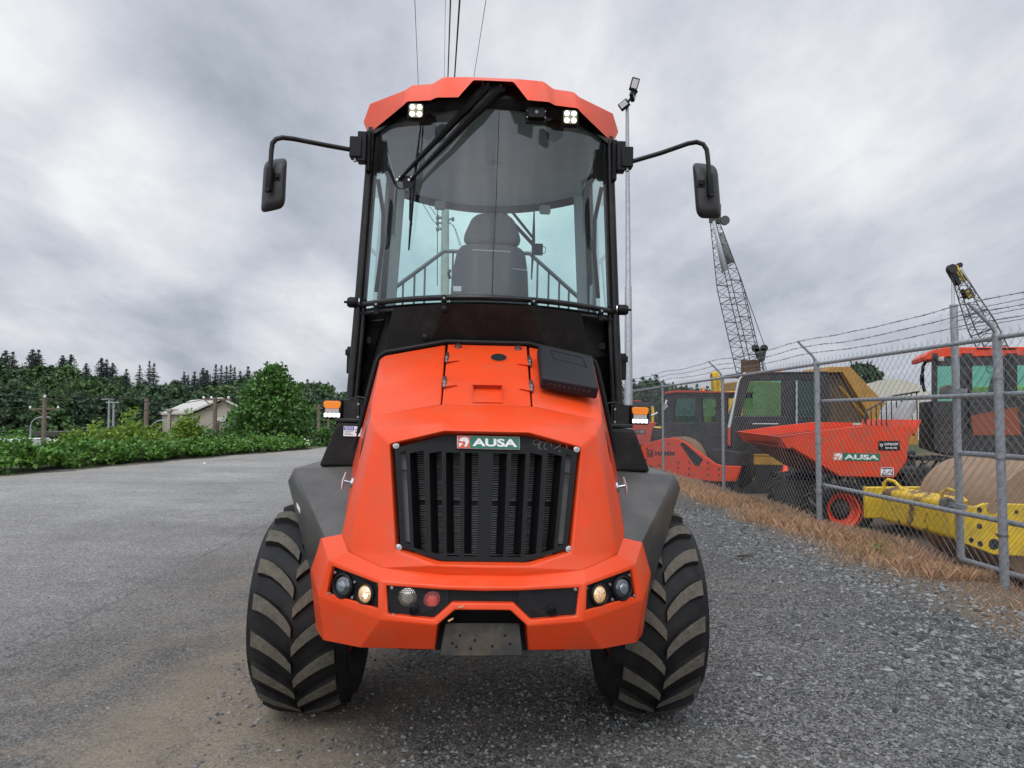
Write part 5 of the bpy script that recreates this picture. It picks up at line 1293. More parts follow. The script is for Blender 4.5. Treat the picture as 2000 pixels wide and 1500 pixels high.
for px in (1692, 1702, 1712, 1722, 1732, 1742, 1752, 1762, 1772, 1782, 1792):
    p_ = P2(px, 832, .9); b.tube([p_, Vector((p_.x, p_.y, interp(px, [1690, 1745, 1795], [gq[0].z, gq[1].z, gq[2].z])))], .011, 5)
b.build('skip_guard', 'cab_black', D2, off=do)
b = MB(); b.prism([P2(1768, 832, .5), P2(1790, 800, .5), P2(1790, 780, .5), P2(1772, 800, .5)], (0, .9, 0)); b.build('guard_plate', 'pale', D2, off=do)
cabo = .25
cd_, cpv = Vector((.92, -.39, 0)), Vector((.39, .92, 0))
PC = lambda px, py, dy=0.0: VP(px, py, (8.23 + cpv.x * dy, 12.55 + cpv.y * dy), cd_)
b = MB(); b.prism([PC(*q) for q in ((1822, 783), (1822, 880), (1850, 890), (2060, 890), (2060, 775), (1905, 775), (1905, 783))], cpv * 1.3); b.build('cab_body', 'cab_black', D2, off=do, bevel=.02)
b = MB()
for px in (1826, 1888, 1976, 2060):
    t = 11 if px in (1888, 1976) else 5
    for dy in (0, 1.25): b.prism([PC(px - t, 785, dy), PC(px + t, 785, dy), PC(px + t, 690, dy), PC(px - t, 690, dy)], cpv * .08)
b.prism([PC(*q) for q in ((1822, 715), (1822, 700), (2060, 695), (2060, 712))], cpv * .08); b.build('cab_frame', 'cab_black', D2, off=do)
for x0, x1 in ((1830, 1886), (1890, 2058)):
    for dy, nm in ((.03, 'side_window'), (1.28, 'far_window')):
        b = MB(); b.prism([PC(x0, 783, dy), PC(x1, 783, dy), PC(x1, 702, dy), PC(x0, 702, dy)], cpv * .006); b.build(nm, 'glass_yard', D2, off=do)
b = MB(); pr = [PC(*q) for q in ((1808, 703), (1806, 695), (1822, 683), (1850, 678), (2070, 677), (2070, 694), (1850, 697), (1836, 700), (1830, 694), (1824, 693), (1818, 702))]
b.prism(pr, cpv * 1.35); b.build('roof', 'orange2', D2, off=do, bevel=.015)
for x0, x1 in ((1908, 1934), (1957, 1986)):
    b = MB(); b.prism([PC(x0 + a, 682.5 if i < 2 else 679.5, -.012) for i, a in enumerate((0, x1 - x0, x1 - x0, 0))], (0, .01, 0)); b.build('roof_vent', 'black', D2, off=do)
b = MB(); b.add([PC(1826, 783, .08), PC(1826, 783, 1.25), PC(1826, 700, 1.25), PC(1826, 700, .08)], [(0, 1, 2, 3)]); b.build('windscreen', 'glass_yard', D2, off=do)
b = MB(); c_ = PC(1838, 698, -.04); b.box(c_ + Vector((0, 0, -.03)), (.08, .07, .08)); b.build('work_light', 'lens_grey', D2, off=do, bevel=.01)
b = MB(); b.tube([PC(1812, 700, .4), PC(1803, 715, .4), PC(1800, 740, .4), PC(1806, 765, .4)], .03, 6); b.box(PC(1801, 742, .4), (.06, .05, .2)); b.build('mirror', 'black', D2, off=do)
b = MB(); b.prism([PC(*q) for q in ((1895, 812), (1985, 795), (1995, 850), (1900, 850))], cpv * -.02); b.build('seat_base', mat('rusty_orange', (.20, .05, .02), .7), D2, off=do)
b = MB(); b.prism([PC(px, py, .5) for px, py in ((1935, 783), (1945, 740), (1958, 712), (1985, 715), (1990, 783))], cpv * .4); b.build('seat', 'seat', D2, off=do, bevel=.05)

for pts, r in (([(1786, 930), (1800, 905), (1812, 925), (1830, 900)], .022), ([(1780, 905), (1792, 890), (1806, 908), (1822, 890)], .018), ([(1760, 938), (1785, 950), (1815, 940)], .02)):
    b = MB(); b.tube([P2(px, py, -.02 + .2 * (i % 2)) for i, (px, py) in enumerate(pts)], r, 7); b.build('hydraulic_hose', 'cable', D2, off=do)
b = MB(); b.prism([P2(*q, .05) for q in ((1800, 893), (1870, 893), (1905, 930), (1905, 936), (1866, 900), (1800, 900))], (0, .55, 0)); b.build('fender', 'cab_black', D2, off=do)
for py in (815, 835, 855, 875):
    b = MB(); b.prism([PC(1835, py, -.015), PC(1878, py + 1, -.015), PC(1878, py + 10, -.015), PC(1835, py + 9, -.015)], cpv * .014); b.build('body_louvre', 'under', D2, off=do)
b = MB(); b.tube([PC(1893, 845, -.06), PC(1893, 735, -.06), PC(1897, 728, -.03)], .018, 7); b.build('grab_rail', 'black', D2, off=do)
for py in (905, 925):
    b = MB(); b.prism([PC(1905, py, -.12), PC(1965, py, -.12), PC(1965, py + 4, -.12), PC(1905, py + 4, -.12)], cpv * .25); b.build('step', 'under', D2, off=do)
# --- yellow roller at the right
RL = thing('drum_roller', 'worn yellow roller with a rust brown steel drum behind the gate at the right', 'roller', (7.6, 9.8, YG)); ro = RL.location.copy()
b = MB(); b.lathe([(.74, -.80), (.785, -.80), (.80, -.785), (.80, .785), (.785, .80), (.74, .80)], (7.62, 9.86, .24), (0, 1, 0), 72); b.build('drum', 'drum', RL, off=ro)
b = MB(); b.lathe([(.74, -.79), (.72, -.55), (.30, -.52), (.28, -.70), (0, -.70)], (7.62, 9.86, .24), (0, 1, 0), 48); b.lathe([(.74, .79), (.72, .55), (0, .55)], (7.62, 9.86, .24), (0, 1, 0), 32); b.build('drum_hub', 'under', RL, off=ro)
b = MB(); xb = 6.06
Pb = lambda px, py: VP(px, py, (xb, 0), (0, 1))
q_ = [Pb(1735, 956), Pb(1867, 972), Pb(1867, 1050), Pb(1735, 1014)]
y0, y1 = 8.78, 10.35
b.hexa([Vector((xb, y1, .10)), Vector((xb, y0, .10)), Vector((xb + .30, y0, .04)), Vector((xb + .30, y1, .04)), Vector((xb + .02, y1, .56)), Vector((xb + .02, y0, .56)), Vector((xb + .28, y0, .62)), Vector((xb + .28, y1, .62))])
b.build('front_beam', 'yellow', RL, off=ro, bevel=.05, seg=3)
for y in (10.25, 8.92):
    b = MB(); b.tube([Vector((xb + .05, y + .06, .5)), Vector((xb + .05, y + .06, .66)), Vector((xb + .08, y - .0, .72)), Vector((xb + .12, y - .10, .70)), Vector((xb + .14, y - .28, .58))], .026, 8); b.build('lifting_eye', 'yellow2', RL, off=ro)
ys_ = 8.74; Ps = lambda px, py: VP(px, py, (0, ys_), (1, 0))
b = MB(); pl_ = [Ps(*q) for q in ((1868, 1002), (1884, 985), (1905, 990), (1925, 983), (2130, 988), (2130, 1095), (2000, 1087), (1940, 1083), (1893, 1065), (1870, 1058))]
b.prism(pl_, (0, .06, 0)); b.build('side_plate', 'yellow2', RL, off=ro, bevel=.01)
for px, py, r in ((1913, 996, 5.5), (1913, 1028, 5.5), (1897, 1055, 5), (1914, 1062, 5.5), (1941, 1063, 11), (1950, 1015, 4), (1950, 1045, 4), (1985, 1000, 4)):
    b = MB(); b.lathe([(r * ys_ / F, 0), (r * ys_ / F, .004), (0, .004)], Ps(px, py), (0, -1, 0), 18); b.build('plate_hole', mat('hole_black', (.01, .009, .008), .8), RL, off=ro)
b = MB(); b.lathe([(.075, 0), (.075, .006), (0, .006)], Ps(1938, 992), (0, -1, 0), 20); b.build('cover_disc', 'drum', RL, off=ro)
b = MB(); b.hexa([Vector((x, y, z)) for z in (YG + .6, .45) for x, y in ((8.7, 8.74), (10.5, 8.74), (10.5, 10.9), (8.7, 10.9))]); b.box((7.6, 10.85, .3), (3.0, .08, .5)); b.build('rear_frame', 'yellow2', RL, off=ro, bevel=.02)

# --- gold hauler with black cab
oy = 20.2
HA = thing('crawler_carrier', 'gold and black tracked carrier with a tall dark cab and sloping tipper body', 'carrier', (8.3, oy + 1, YG)); ho = HA.location.copy()
PG = lambda px, py, dy=0.0: VP(px, py, (0, oy + dy), (1, 0))
b = MB(); b.prism([PG(*q) for q in ((1430, 875), (1432, 960), (1470, 975), (1790, 975), (1790, 880), (1600, 880), (1600, 860), (1620, 812), (1430, 812))], (0, 1.9, 0)); b.build('lower_body', 'cab_black', HA, off=ho, bevel=.03)
b = MB(); b.prism([PG(*q) for q in ((1424, 812), (1452, 729), (1618, 727), (1618, 742), (1465, 744), (1447, 812))], (0, .10, 0)); b.prism([PG(*q, 1.8) for q in ((1424, 812), (1452, 729), (1618, 727), (1618, 742), (1465, 744), (1447, 812))], (0, .10, 0))
b.prism([PG(*q) for q in ((1528, 814), (1528, 740), (1553, 740), (1553, 814))], (0, .10, 0)); b.prism([PG(*q) for q in ((1592, 814), (1592, 740), (1620, 740), (1620, 814))], (0, 1.9, 0)); b.prism([PG(*q) for q in ((1452, 733), (1452, 727), (1618, 725), (1618, 731))], (0, 1.9, 0)); b.build('cab_frame', 'cab_black', HA, off=ho, bevel=.02)
for x0, x1 in ((1450, 1528), (1553, 1592)):
    for dy in (.04, 1.84):
        b = MB(); b.prism([PG(x0, 814, dy), PG(x1, 814, dy), PG(x1, 742, dy), PG(x0 + 6 if x0 == 1450 else x0, 742, dy)], (0, .006, 0)); b.build('cab_window', 'glass_yard', HA, off=ho)
b = MB(); b.tube([PG(1424, 835, -.06), PG(1443, 742, -.06), PG(1455, 728, -.05)], [.05, .035, .03], 8); b.build('cab_rail', 'pale', HA, off=ho)
b = MB(); b.tube([PG(1424, 870, -.06), PG(1424, 835, -.06)], .045, 8); b.build('red_post', 'red_paint', HA, off=ho)
b = MB(); b.lathe([(.05, 0), (.05, .03), (.04, .035), (.045, .09), (.03, .13), (0, .14)], PG(1523, 726, .3), (0, 0, 1), 14); b.build('beacon', 'beacon', HA, off=ho)
b = MB(); b.prism([PG(*q, .1) for q in ((1612, 728), (1620, 716), (1661, 716), (1762, 822), (1700, 826), (1692, 800), (1645, 727))], (0, 1.7, 0)); b.build('tipper_side', 'gold', HA, off=ho, bevel=.02)
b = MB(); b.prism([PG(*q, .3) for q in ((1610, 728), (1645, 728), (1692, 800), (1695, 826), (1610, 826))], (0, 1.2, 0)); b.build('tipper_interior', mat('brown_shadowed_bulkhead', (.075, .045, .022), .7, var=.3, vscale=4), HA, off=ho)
b = MB(); b.prism([PG(*q, -.04) for q in ((1444, 886), (1444, 889), (1534, 891), (1534, 888))], (0, .06, 0)); b.prism([PG(*q, -.03) for q in ((1466, 891), (1520, 892), (1530, 908), (1466, 907))], (0, .05, 0)); b.prism([PG(*q, -.03) for q in ((1430, 891), (1434, 891), (1434, 904), (1430, 904))], (0, .05, 0)); b.prism([PG(*q, -.03) for q in ((1448, 932), (1472, 932), (1472, 937), (1448, 937))], (0, .05, 0)); b.build('gold_skirt', 'gold', HA, off=ho)
p0, p1, p2 = PG(1434, 904, -.02), PG(1465, 905, -.02), PG(1434, 891, -.02); sticker_sign(HA, p0, p1 - p0, p2 - p0, ho)
b = MB(); b.box(((PG(1450, 1000).x + PG(1640, 1000).x) / 2, oy + .3, YG + .42), (2.3, .5, .76)); b.box(((PG(1450, 1000).x + PG(1640, 1000).x) / 2, oy + 1.6, YG + .42), (2.3, .5, .76)); b.build('track', 'under', HA, off=ho, bevel=.25, seg=5)
for i in range(4):
    b = MB(); b.lathe([(.24, 0), (.24, .05), (.12, .07), (0, .07)], (PG(1470 + i * 45, 1000).x, oy + .06, YG + .36), (0, -1, 0), 20); b.build('track_roller', 'under', HA, off=ho)
b = MB(); b.prism([PG(*q, .0) for q in ((1757, 826), (1793, 826), (1793, 868), (1757, 868))], (0, 1.0, 0)); b.build('rear_box', 'gold', HA, off=ho)
b = MB(); b.tube([PG(1556, 838, -.08), PG(1556, 745, -.08)], .025, 7); b.tube([PG(1470, 828, -.08), PG(1520, 828, -.08)], .02, 7); b.build('grab_rail', 'pale', HA, off=ho)
for i in range(6):
    b = MB(); y_ = 838 + i * 6; b.prism([PG(1566, y_, -.02), PG(1606, y_, -.02), PG(1606, y_ + 3.2, -.02), PG(1566, y_ + 3.2, -.02)], (0, .019, 0)); b.build('body_louvre', 'under', HA, off=ho)
b = MB(); b.tube([PG(1448, 815, -.02), PG(1448, 880, -.02), PG(1540, 880, -.02), PG(1540, 815, -.02)], .014, 5); b.build('door_seam', 'under', HA, off=ho)
for x0, y0, x1, y1 in ((1655, 740, 1700, 800), (1640, 755, 1690, 815)):
    b = MB(); b.tube([PG(x0, y0, .28), PG(x1, y1, .28)], .045, 6); b.build('body_rib', 'gold', HA, off=ho)
CN = MB(); c_ = PG(1534, 921, -.35); CN.lathe([(.10, 0), (.085, .02), (.055, .20), (.03, .30), (0, .305)], c_, (0, 0, 1), 18); CN.box(c_ + Vector((0, 0, -.01)), (.24, .24, .025)); k = CN.build('traffic_cone', 'cone', None)
tag(k, 'small orange traffic cone set on the track of the gold carrier', 'cone')
LG = MB(); LG.hexa([c_ + Vector((x, y, z)) for z in (-.12, -.025) for x, y in ((-.3, -.2), (.3, -.2), (.3, .4), (-.3, .4))]); LG.build('track_guard', 'under', HA, off=ho)

# --- orange road roller with lettered frame
o3, d3 = (5.15, 22.0), Vector((.63, -.775, 0)).normalized()
HM = thing('road_roller', 'orange road roller, dark cab with red roof, black lettering on its pointed frame', 'roller', (7.0, 22.0, YG)); hm = HM.location.copy()
PH = lambda px, py, w=0.0: VP(px, py, (o3[0] - d3.y * w, o3[1] + d3.x * w), d3)
dv = Vector((-d3.y, d3.x, 0))
b = MB(); b.prism([PH(*q) for q in ((1252, 871), (1262, 866), (1297, 856), (1318, 855), (1340, 865), (1395, 905), (1408, 909), (1446, 911), (1436, 940), (1400, 941), (1350, 936), (1300, 923), (1262, 907), (1253, 890))], dv * .12)
b.prism([PH(*q, 2.0) for q in ((1252, 871), (1262, 866), (1297, 856), (1318, 855), (1340, 865), (1395, 905), (1446, 911), (1436, 940), (1300, 923), (1262, 907), (1253, 890))], dv * .12)
b.prism([PH(1252, 871, .1), PH(1258, 868, .1), PH(1264, 905, .1), PH(1254, 891, .1)], dv * 1.95); b.build('drum_frame', 'orange2', HM, off=hm, bevel=.02)
b = MB(); b.prism([PH(*q, -.006) for q in ((1328, 867), (1335, 864), (1373, 897), (1365, 910), (1357, 909))], dv * .01); b.build('frame_slot', 'black', HM, off=hm)
b = MB(); c_ = PH(1355, 905, 1.05); b.lathe([(.80, -.9), (.80, .9)], Vector((c_.x, c_.y, .22)), dv, 40); b.build('drum', 'drum', HM, off=hm)
p0, p1, p2 = PH(1280, 890, -.01), PH(1317, 890, -.01), PH(1280, 881.5, -.01)
text_on('lettering', 'HAMM', p0, p1 - p0, p2 - p0, 'black', HM, .004, .03, off=hm)
b = MB(); q4 = [PH(*q, -.012) for q in ((1264, 880), (1275, 880), (1275, 891), (1264, 891))]; b.tube(q4 + [q4[0]], .016, 4); m4 = [PH(*q, -.012) for q in ((1266, 883), (1268, 889), (1269.5, 885), (1271, 889), (1273, 883))]; b.tube(m4, .014, 4); b.build('frame_emblem', 'black', HM, off=hm)
for px, py in ((1306, 867), (1264, 876), (1262, 898), (1288, 909), (1325, 903), (1325, 914), (1346, 903), (1346, 915), (1346, 926), (1382, 904), (1382, 916), (1382, 927), (1404, 916), (1404, 928)):
    b = MB(); b.lathe([(.030, 0), (.026, .02), (0, .02)], PH(px, py, -.002), -dv, 10); b.build('frame_bolt', 'under', HM, off=hm)
b = MB(); b.prism([PH(*q, .6) for q in ((1296, 825), (1296, 905), (1420, 905), (1420, 825))], dv * 1.3); b.build('cab_body', 'cab_black', HM, off=hm, bevel=.03)
b = MB()
for w in (.6, 1.85):
    b.prism([PH(*q, w) for q in ((1296, 826), (1302, 768), (1320, 768), (1313, 826))], dv * .08); b.prism([PH(*q, w) for q in ((1358, 826), (1358, 768), (1370, 768), (1370, 826))], dv * .08); b.prism([PH(*q, w) for q in ((1398, 826), (1398, 768), (1420, 768), (1420, 826))], dv * .08)
b.prism([PH(*q, .58) for q in ((1300, 778), (1300, 766), (1422, 765), (1422, 776))], dv * 1.4); b.build('cab_frame', 'cab_black', HM, off=hm)
for x0, x1 in ((1308, 1358), (1370, 1398)):
    for w in (.64, 1.88):
        b = MB(); b.prism([PH(x0, 826, w), PH(x1, 826, w), PH(x1, 776, w), PH(x0, 776, w)], dv * .006); b.build('cab_window', 'glass_yard', HM, off=hm)
b = MB(); b.prism([PH(*q, .5) for q in ((1297, 770), (1299, 765), (1320, 762), (1375, 763.5), (1424, 765), (1424, 767), (1320, 766))], dv * 1.5); b.build('roof', 'red_paint', HM, off=hm)
b = MB(); b.lathe([(.045, 0), (.045, .03), (.04, .035), (.045, .09), (0, .13)], PH(1374, 764, .8), (0, 0, 1), 14); b.build('beacon', 'beacon', HM, off=hm)
b = MB(); b.tube([PH(1302, 782, .5), PH(1300, 790, .4), PH(1298, 798, .4), PH(1303, 792, .5)], .04, 6); b.build('mirror', 'pale', HM, off=hm)
b = MB(); b.prism([PH(*q, .3) for q in ((1388, 880), (1393, 876), (1420, 878), (1445, 884), (1445, 911), (1402, 909))], dv * 1.4); b.build('engine_deck', 'cab_black', HM, off=hm, bevel=.03)
b = MB()
q = PH(1428, 940, 1.0); b.lathe([(.25, -.25), (.62, -.28), (.72, -.2), (.74, 0), (.72, .2), (.62, .28), (.25, .25)], (q.x, q.y, YG + .70), dv, 32)
b.build('rear_tyre', 'rubber', HM, off=hm)

# --- red skip loader far back at the left end of the yard
RS = thing('red_dumper', 'faded red dumper with dark canopy, farthest left beyond the fence', 'dumper', (7.0, 31, YG)); rso = RS.location.copy()
PR = lambda px, py, w=0.0: VP(px, py, (0, 30.0 + w), (1, 0))
b = MB(); b.prism([PR(*q) for q in ((1215, 832), (1220, 872), (1270, 868), (1275, 836), (1282, 829), (1282, 825), (1212, 825))], (0, 1.6, 0)); b.build('skip', 'red_paint', RS, off=rso, bevel=.03)
p0, p1, p2 = PR(1242, 848), PR(1260, 847), PR(1242, 840); sticker_sign(RS, p0, p1 - p0, p2 - p0, rso)
b = MB(); b.prism([PR(*q, 1.7) for q in ((1222, 783), (1222, 791), (1280, 793), (1280, 786))], (0, 1.5, 0)); b.prism([PR(*q, 1.7) for q in ((1222, 790), (1222, 830), (1226, 830), (1226, 790))], (0, .1, 0)); b.prism([PR(*q, 1.7) for q in ((1268, 790), (1268, 830), (1272, 830), (1272, 790))], (0, .1, 0)); b.build('canopy', 'cab_black', RS, off=rso)
b = MB(); b.prism([PR(*q, 1.7) for q in ((1222, 783), (1228, 781), (1250, 782), (1254, 784))], (0, 1.4, 0)); b.build('canopy_top', 'red_paint', RS, off=rso)
b = MB(); b.prism([PR(*q, 1.7) for q in ((1215, 828), (1215, 885), (1300, 885), (1300, 838), (1285, 836))], (0, 1.3, 0)); b.build('chassis', 'under', RS, off=rso)
for px in (1232, 1280):
    b = MB(); b.lathe([(.2, -.2), (.45, -.2), (.5, 0), (.45, .2), (.2, .2)], (PR(px, 880).x, 30.4, YG + .5), (0, 1, 0), 24); b.build('wheel', 'rubber', RS, off=rso)

# --- yellow excavator between the roller and the carrier
EX = thing('excavator', 'yellow excavator behind the dark cabs, its raised boom showing above the fence', 'excavator', (10.5, 30, YG)); eo = EX.location.copy()
PE = lambda px, py, w=0.0: VP(px, py, (0, 29.0 + w), (1, 0))
b = MB(); b.prism([PE(*q) for q in ((1392, 728), (1402, 724), (1408, 738), (1408, 768), (1422, 768), (1425, 800), (1408, 800), (1396, 772))], (0, .4, 0)); b.build('boom', 'yellow', EX, off=eo, bevel=.03)
b = MB(); b.tube([PE(1405, 740, -.1), PE(1416, 850, -.1)], .06, 8); b.build('hydraulic_ram', 'yellow2', EX, off=eo)
b = MB(); b.prism([PE(*q, .3) for q in ((1385, 775), (1420, 764), (1440, 764), (1440, 905), (1398, 905), (1398, 800))], (0, 1.6, 0)); b.build('house', 'yellow', EX, off=eo, bevel=.05)
b = MB(); b.box((PE(1420, 905).x, 30.2, YG + .4), (3.0, 2.0, .8)); b.build('tracks', 'under', EX, off=eo, bevel=.25, seg=4)
AR = thing('digger_arm', 'thin yellow digger arm standing beyond the marker lamp', 'digger', (8.3, 36, YG)); ao = AR.location.copy()
PA = lambda px, py, w=0.0: VP(px, py, (0, 36.0 + w), (1, 0))
b = MB(); b.prism([PA(*q) for q in ((1269, 791), (1275, 787), (1278, 800), (1277, 838), (1273, 838), (1273, 802))], (0, .3, 0)); b.build('boom', 'yellow2', AR, off=ao)
b = MB(); b.tube([PA(1270, 813), PA(1284, 806)], .05, 6); b.build('hydraulic_ram', 'pale', AR, off=ao)
b = MB(); b.prism([PA(*q) for q in ((1262, 838), (1292, 833), (1294, 868), (1262, 868))], (0, 1.6, 0)); b.build('body', 'yellow2', AR, off=ao, bevel=.05)
b = MB(); c_ = PA(1278, 868); b.box((c_.x, 36.9, YG + .35), (2.2, 1.8, .7)); b.build('tracks', 'under', AR, off=ao, bevel=.2, seg=4)

# --- light mast
LP = thing('light_mast', 'tall galvanised mast with three floodlights standing behind the right of the big dumper', 'light pole', (0, 0, 0)); pc = W(1227, 800, 17.0)
LP.location = (pc.x, pc.y, gzf(pc.x, pc.y)); lo_2 = LP.location.copy()
tp_ = W(1225, 208, 17.0); b = MB(); b.tube([LP.location, W(1227, 560, 17.0), W(1227, 558, 17.0), tp_], [.115, .085, .068, .042], 14); b.build('pole', 'galv', LP, off=lo_2)
b = MB(); b.tube([W(1214, 214, 17), W(1244, 178, 17)], .035, 8); b.build('bracket_arm', 'black', LP, off=lo_2)
def flood(c, rx, rz, sx, sz):
    rot = Matrix.Rotation(rz, 3, 'Z') @ Matrix.Rotation(rx, 3, 'Y')
    k = MB(); k.box(c, (sx, .09, sz), rot); f = k.build('floodlight', 'black', LP, off=lo_2, bevel=.015)
    k = MB(); k.box(c + rot @ Vector((0, -.049, 0)), (sx * .72, .008, sz * .72), rot); k.build('flood_glass', 'lens_grey', f, off=lo_2)
flood(W(1239, 165, 16.9), R(16), 0, .20, .33)
flood(W(1236, 186, 17.05), R(38), R(60), .22, .30)
flood(W(1219, 205, 16.95), R(60), R(-30), .20, .26)

# --- lattice cranes
def lattice(base_c, top_c, wb, wt, n, r, taper=.62, lat=Vector((1, 0, 0))):
    ax = (top_c - base_c).normalized(); a = (lat - ax * lat.dot(ax)).normalized(); b_ = ax.cross(a)
    rot = Matrix.Rotation(R(32), 3, ax); a, b_ = rot @ a, rot @ b_
    def cor(t):
        w_ = wb if t < taper else lerp(wb, wt, (t - taper) / (1 - taper)); c = base_c.lerp(top_c, t)
        return [c + a * w_ * sx / 2 + b_ * w_ * sy / 2 for sx, sy in ((-1, -1), (1, -1), (1, 1), (-1, 1))]
    k = MB(); lv = [cor(i / n) for i in range(n + 1)]
    for c in range(4): k.tube([l[c] for l in lv], r, 5)
    for i in range(n):
        for c in range(4):
            d = (c + 1) % 4
            k.tube([lv[i][c], lv[i + 1][d]] if i % 2 else [lv[i][d], lv[i + 1][c]], r * .55, 4, cap=False)
            if i % 3 == 0: k.tube([lv[i][c], lv[i][d]], r * .6, 4, cap=False)
    return k, cor
MT['crane_grey'] = mat('crane_lattice_grey', (.05, .052, .054), .6)
C1 = thing('lattice_crane', 'tall grey lattice boom crane rising behind the yard below the right mirror', 'crane', (0, 0, 0)); bc = W(1467, 735, 48); tc_ = W(1394, 425, 50); C1.location = (bc.x, bc.y, YG); c1o = C1.location.copy()
k, cor = lattice(bc, tc_, 1.30, .40, 26, .036, .55); k.build('boom', 'crane_grey', C1, off=c1o)
k = MB(); hd_ = W(1396, 420, 50)
k.prism([hd_ + Vector((x, 0, z)) for x, z in ((-.4, .9), (.5, .8), (.45, -.6), (-.3, -.5))], (0, .4, 0)); k.lathe([(.35, -.1), (.35, .1)], hd_ + Vector((.75, 0, -.4)), (0, 1, 0), 16); k.build('boom_head', 'crane_grey', C1, off=c1o)
c0, c1_, c2_ = cor(.60), cor(.97), cor(.70)
k = MB(); k.add([c0[0].lerp(c1_[0], .1), c0[0].lerp(c1_[0], .1).lerp(c0[3].lerp(c1_[3], .1), .5), c1_[0].lerp(c1_[3], .6), c1_[0]], [(0, 1, 2, 3)]); k.build('boom_banner', mat('grey_banner', (.42, .44, .46), .6), C1, off=c1o, solid=.02)
k = MB(); k.add([c2_[2], c2_[1], cor(.9)[1], cor(.9)[2]], [(0, 1, 2, 3)]); k.build('boom_banner', mat('grey_banner_dark', (.22, .23, .24), .6), C1, off=c1o, solid=.02)
k = MB(); hb = W(1484, 690, 47); k.lathe([(.25, -.1), (.25, .1)], hb + Vector((-.3, 0, .35)), (0, 1, 0), 14); k.lathe([(.25, -.1), (.25, .1)], hb + Vector((.3, 0, .35)), (0, 1, 0), 14); k.prism([hb + Vector((x, -.1, z)) for x, z in ((-.4, .3), (.45, .3), (.3, -.5), (.1, -.6), (-.2, -.3))], (0, .2, 0)); k.build('hook_block', 'cab_black', C1, off=c1o)
k = MB(); k.tube([cor(.62)[1], hb + Vector((-.3, 0, .5))], .028, 4); k.tube([cor(.66)[1], hb + Vector((.35, 0, .5))], .028, 4)
for d in (-.1, .2, .4, .6): k.tube([hb + Vector((d * .4, 0, -.5)), W(1490 + d * 22, 745, 47)], .022, 4)
k.build('hoist_rope', 'cable', C1, off=c1o)
k = MB(); k.box(W(1466, 716, 48.2), (1.1, .8, .9)); k.build('boom_foot_box', mat('rusty_box', (.13, .075, .045), .8), C1, off=c1o)
k = MB(); bx = W(1475, 780, 48); k.hexa([Vector((bx.x + x, bx.y + y, z)) for z in (YG + 1.0, 4.0) for x, y in ((-1.8, -1.5), (3.2, -1.5), (3.2, 2.0), (-1.8, 2.0))]); k.build('upper_works', 'gold', C1, off=c1o, bevel=.1)
k = MB(); k.box((bx.x + .5, bx.y, YG + .5), (6, 4.2, 1.0)); k.build('tracks', 'under', C1, off=c1o, bevel=.3)
C2 = thing('yellow_crane', 'small yellow topped lattice crane above the orange cab roof at far right', 'crane', (0, 0, 0)); bc = W(1958, 720, 40); tc_ = W(1866, 530, 41); C2.location = (bc.x, bc.y, YG); c2o = C2.location.copy()
k, cor = lattice(bc, tc_, 1.15, .42, 16, .038, .45); k.build('boom', 'crane_grey', C2, off=c2o)
k = MB(); a, b_ = W(1864, 521, 40.9), W(1882, 552, 40.9); d = (b_ - a); s_ = Vector((.30, 0, .16))
k.prism([a - s_ * .2, a + s_ * .7, b_ + s_ * .9, b_ + s_ * .1], (0, .1, 0)); k.build('boom_head', 'yellow2', C2, off=c2o)
k = MB(); k.prism([a - s_ * 1.0, a - s_ * .2, b_ - s_ * .3, b_ - s_ * 1.0], (0, .4, 0)); k.lathe([(.28, -.15), (.28, .15)], a - s_ * .7 + Vector((.1, .1, 0)), (0, 1, 0), 16); k.lathe([(.16, -.1), (.16, .1)], W(1874, 518, 41), (0, 1, 0), 12); k.build('boom_sheave', 'cab_black', C2, off=c2o)
p0 = W(1888, 564, 40.6); ux = (W(1898, 582, 40.6) - p0); vx = Vector((.22, 0, .12)); k = MB(); k.prism([p0 - vx, p0 + vx, p0 + ux + vx, p0 + ux - vx], (0, .03, 0)); NP_ = k.build('name_board', 'cab_black', C2, off=c2o)
text_on('lettering', 'wat', p0 - vx * .7 + ux * .1 + Vector((0, -.01, 0)), ux * .8, vx * 1.4, 'yellow2', NP_, .005, .03, off=c2o)
k = MB(); p0 = W(1875, 567, 40.8); k.prism([p0, p0 + vx * 1.0, p0 + vx * 1.0 + ux, p0 + ux], (0, .03, 0)); k.build('name_board', 'cab_black', C2, off=c2o)
k = MB()
for q in ((1858, 536, 1860, 668), (1861, 536, 1862, 668), (1864, 540, 1865, 640)): k.tube([W(q[0], q[1], 40.8), W(q[2], q[3], 40.8)], .012, 4)
k.tube([W(1876, 520, 41), W(1955, 648, 41)], .016, 4); k.build('hoist_rope', 'cable', C2, off=c2o)
k = MB(); bx = W(1965, 790, 40); k.hexa([Vector((bx.x + x, bx.y + y, z)) for z in (YG + 1.0, 3.4) for x, y in ((-1.5, -1.2), (2.6, -1.2), (2.6, 1.6), (-1.5, 1.6))]); k.build('upper_works', 'yellow2', C2, off=c2o, bevel=.1)
k = MB(); k.box((bx.x + .3, bx.y, YG + .5), (4.6, 3.4, 1.0)); k.build('tracks', 'under', C2, off=c2o, bevel=.3)
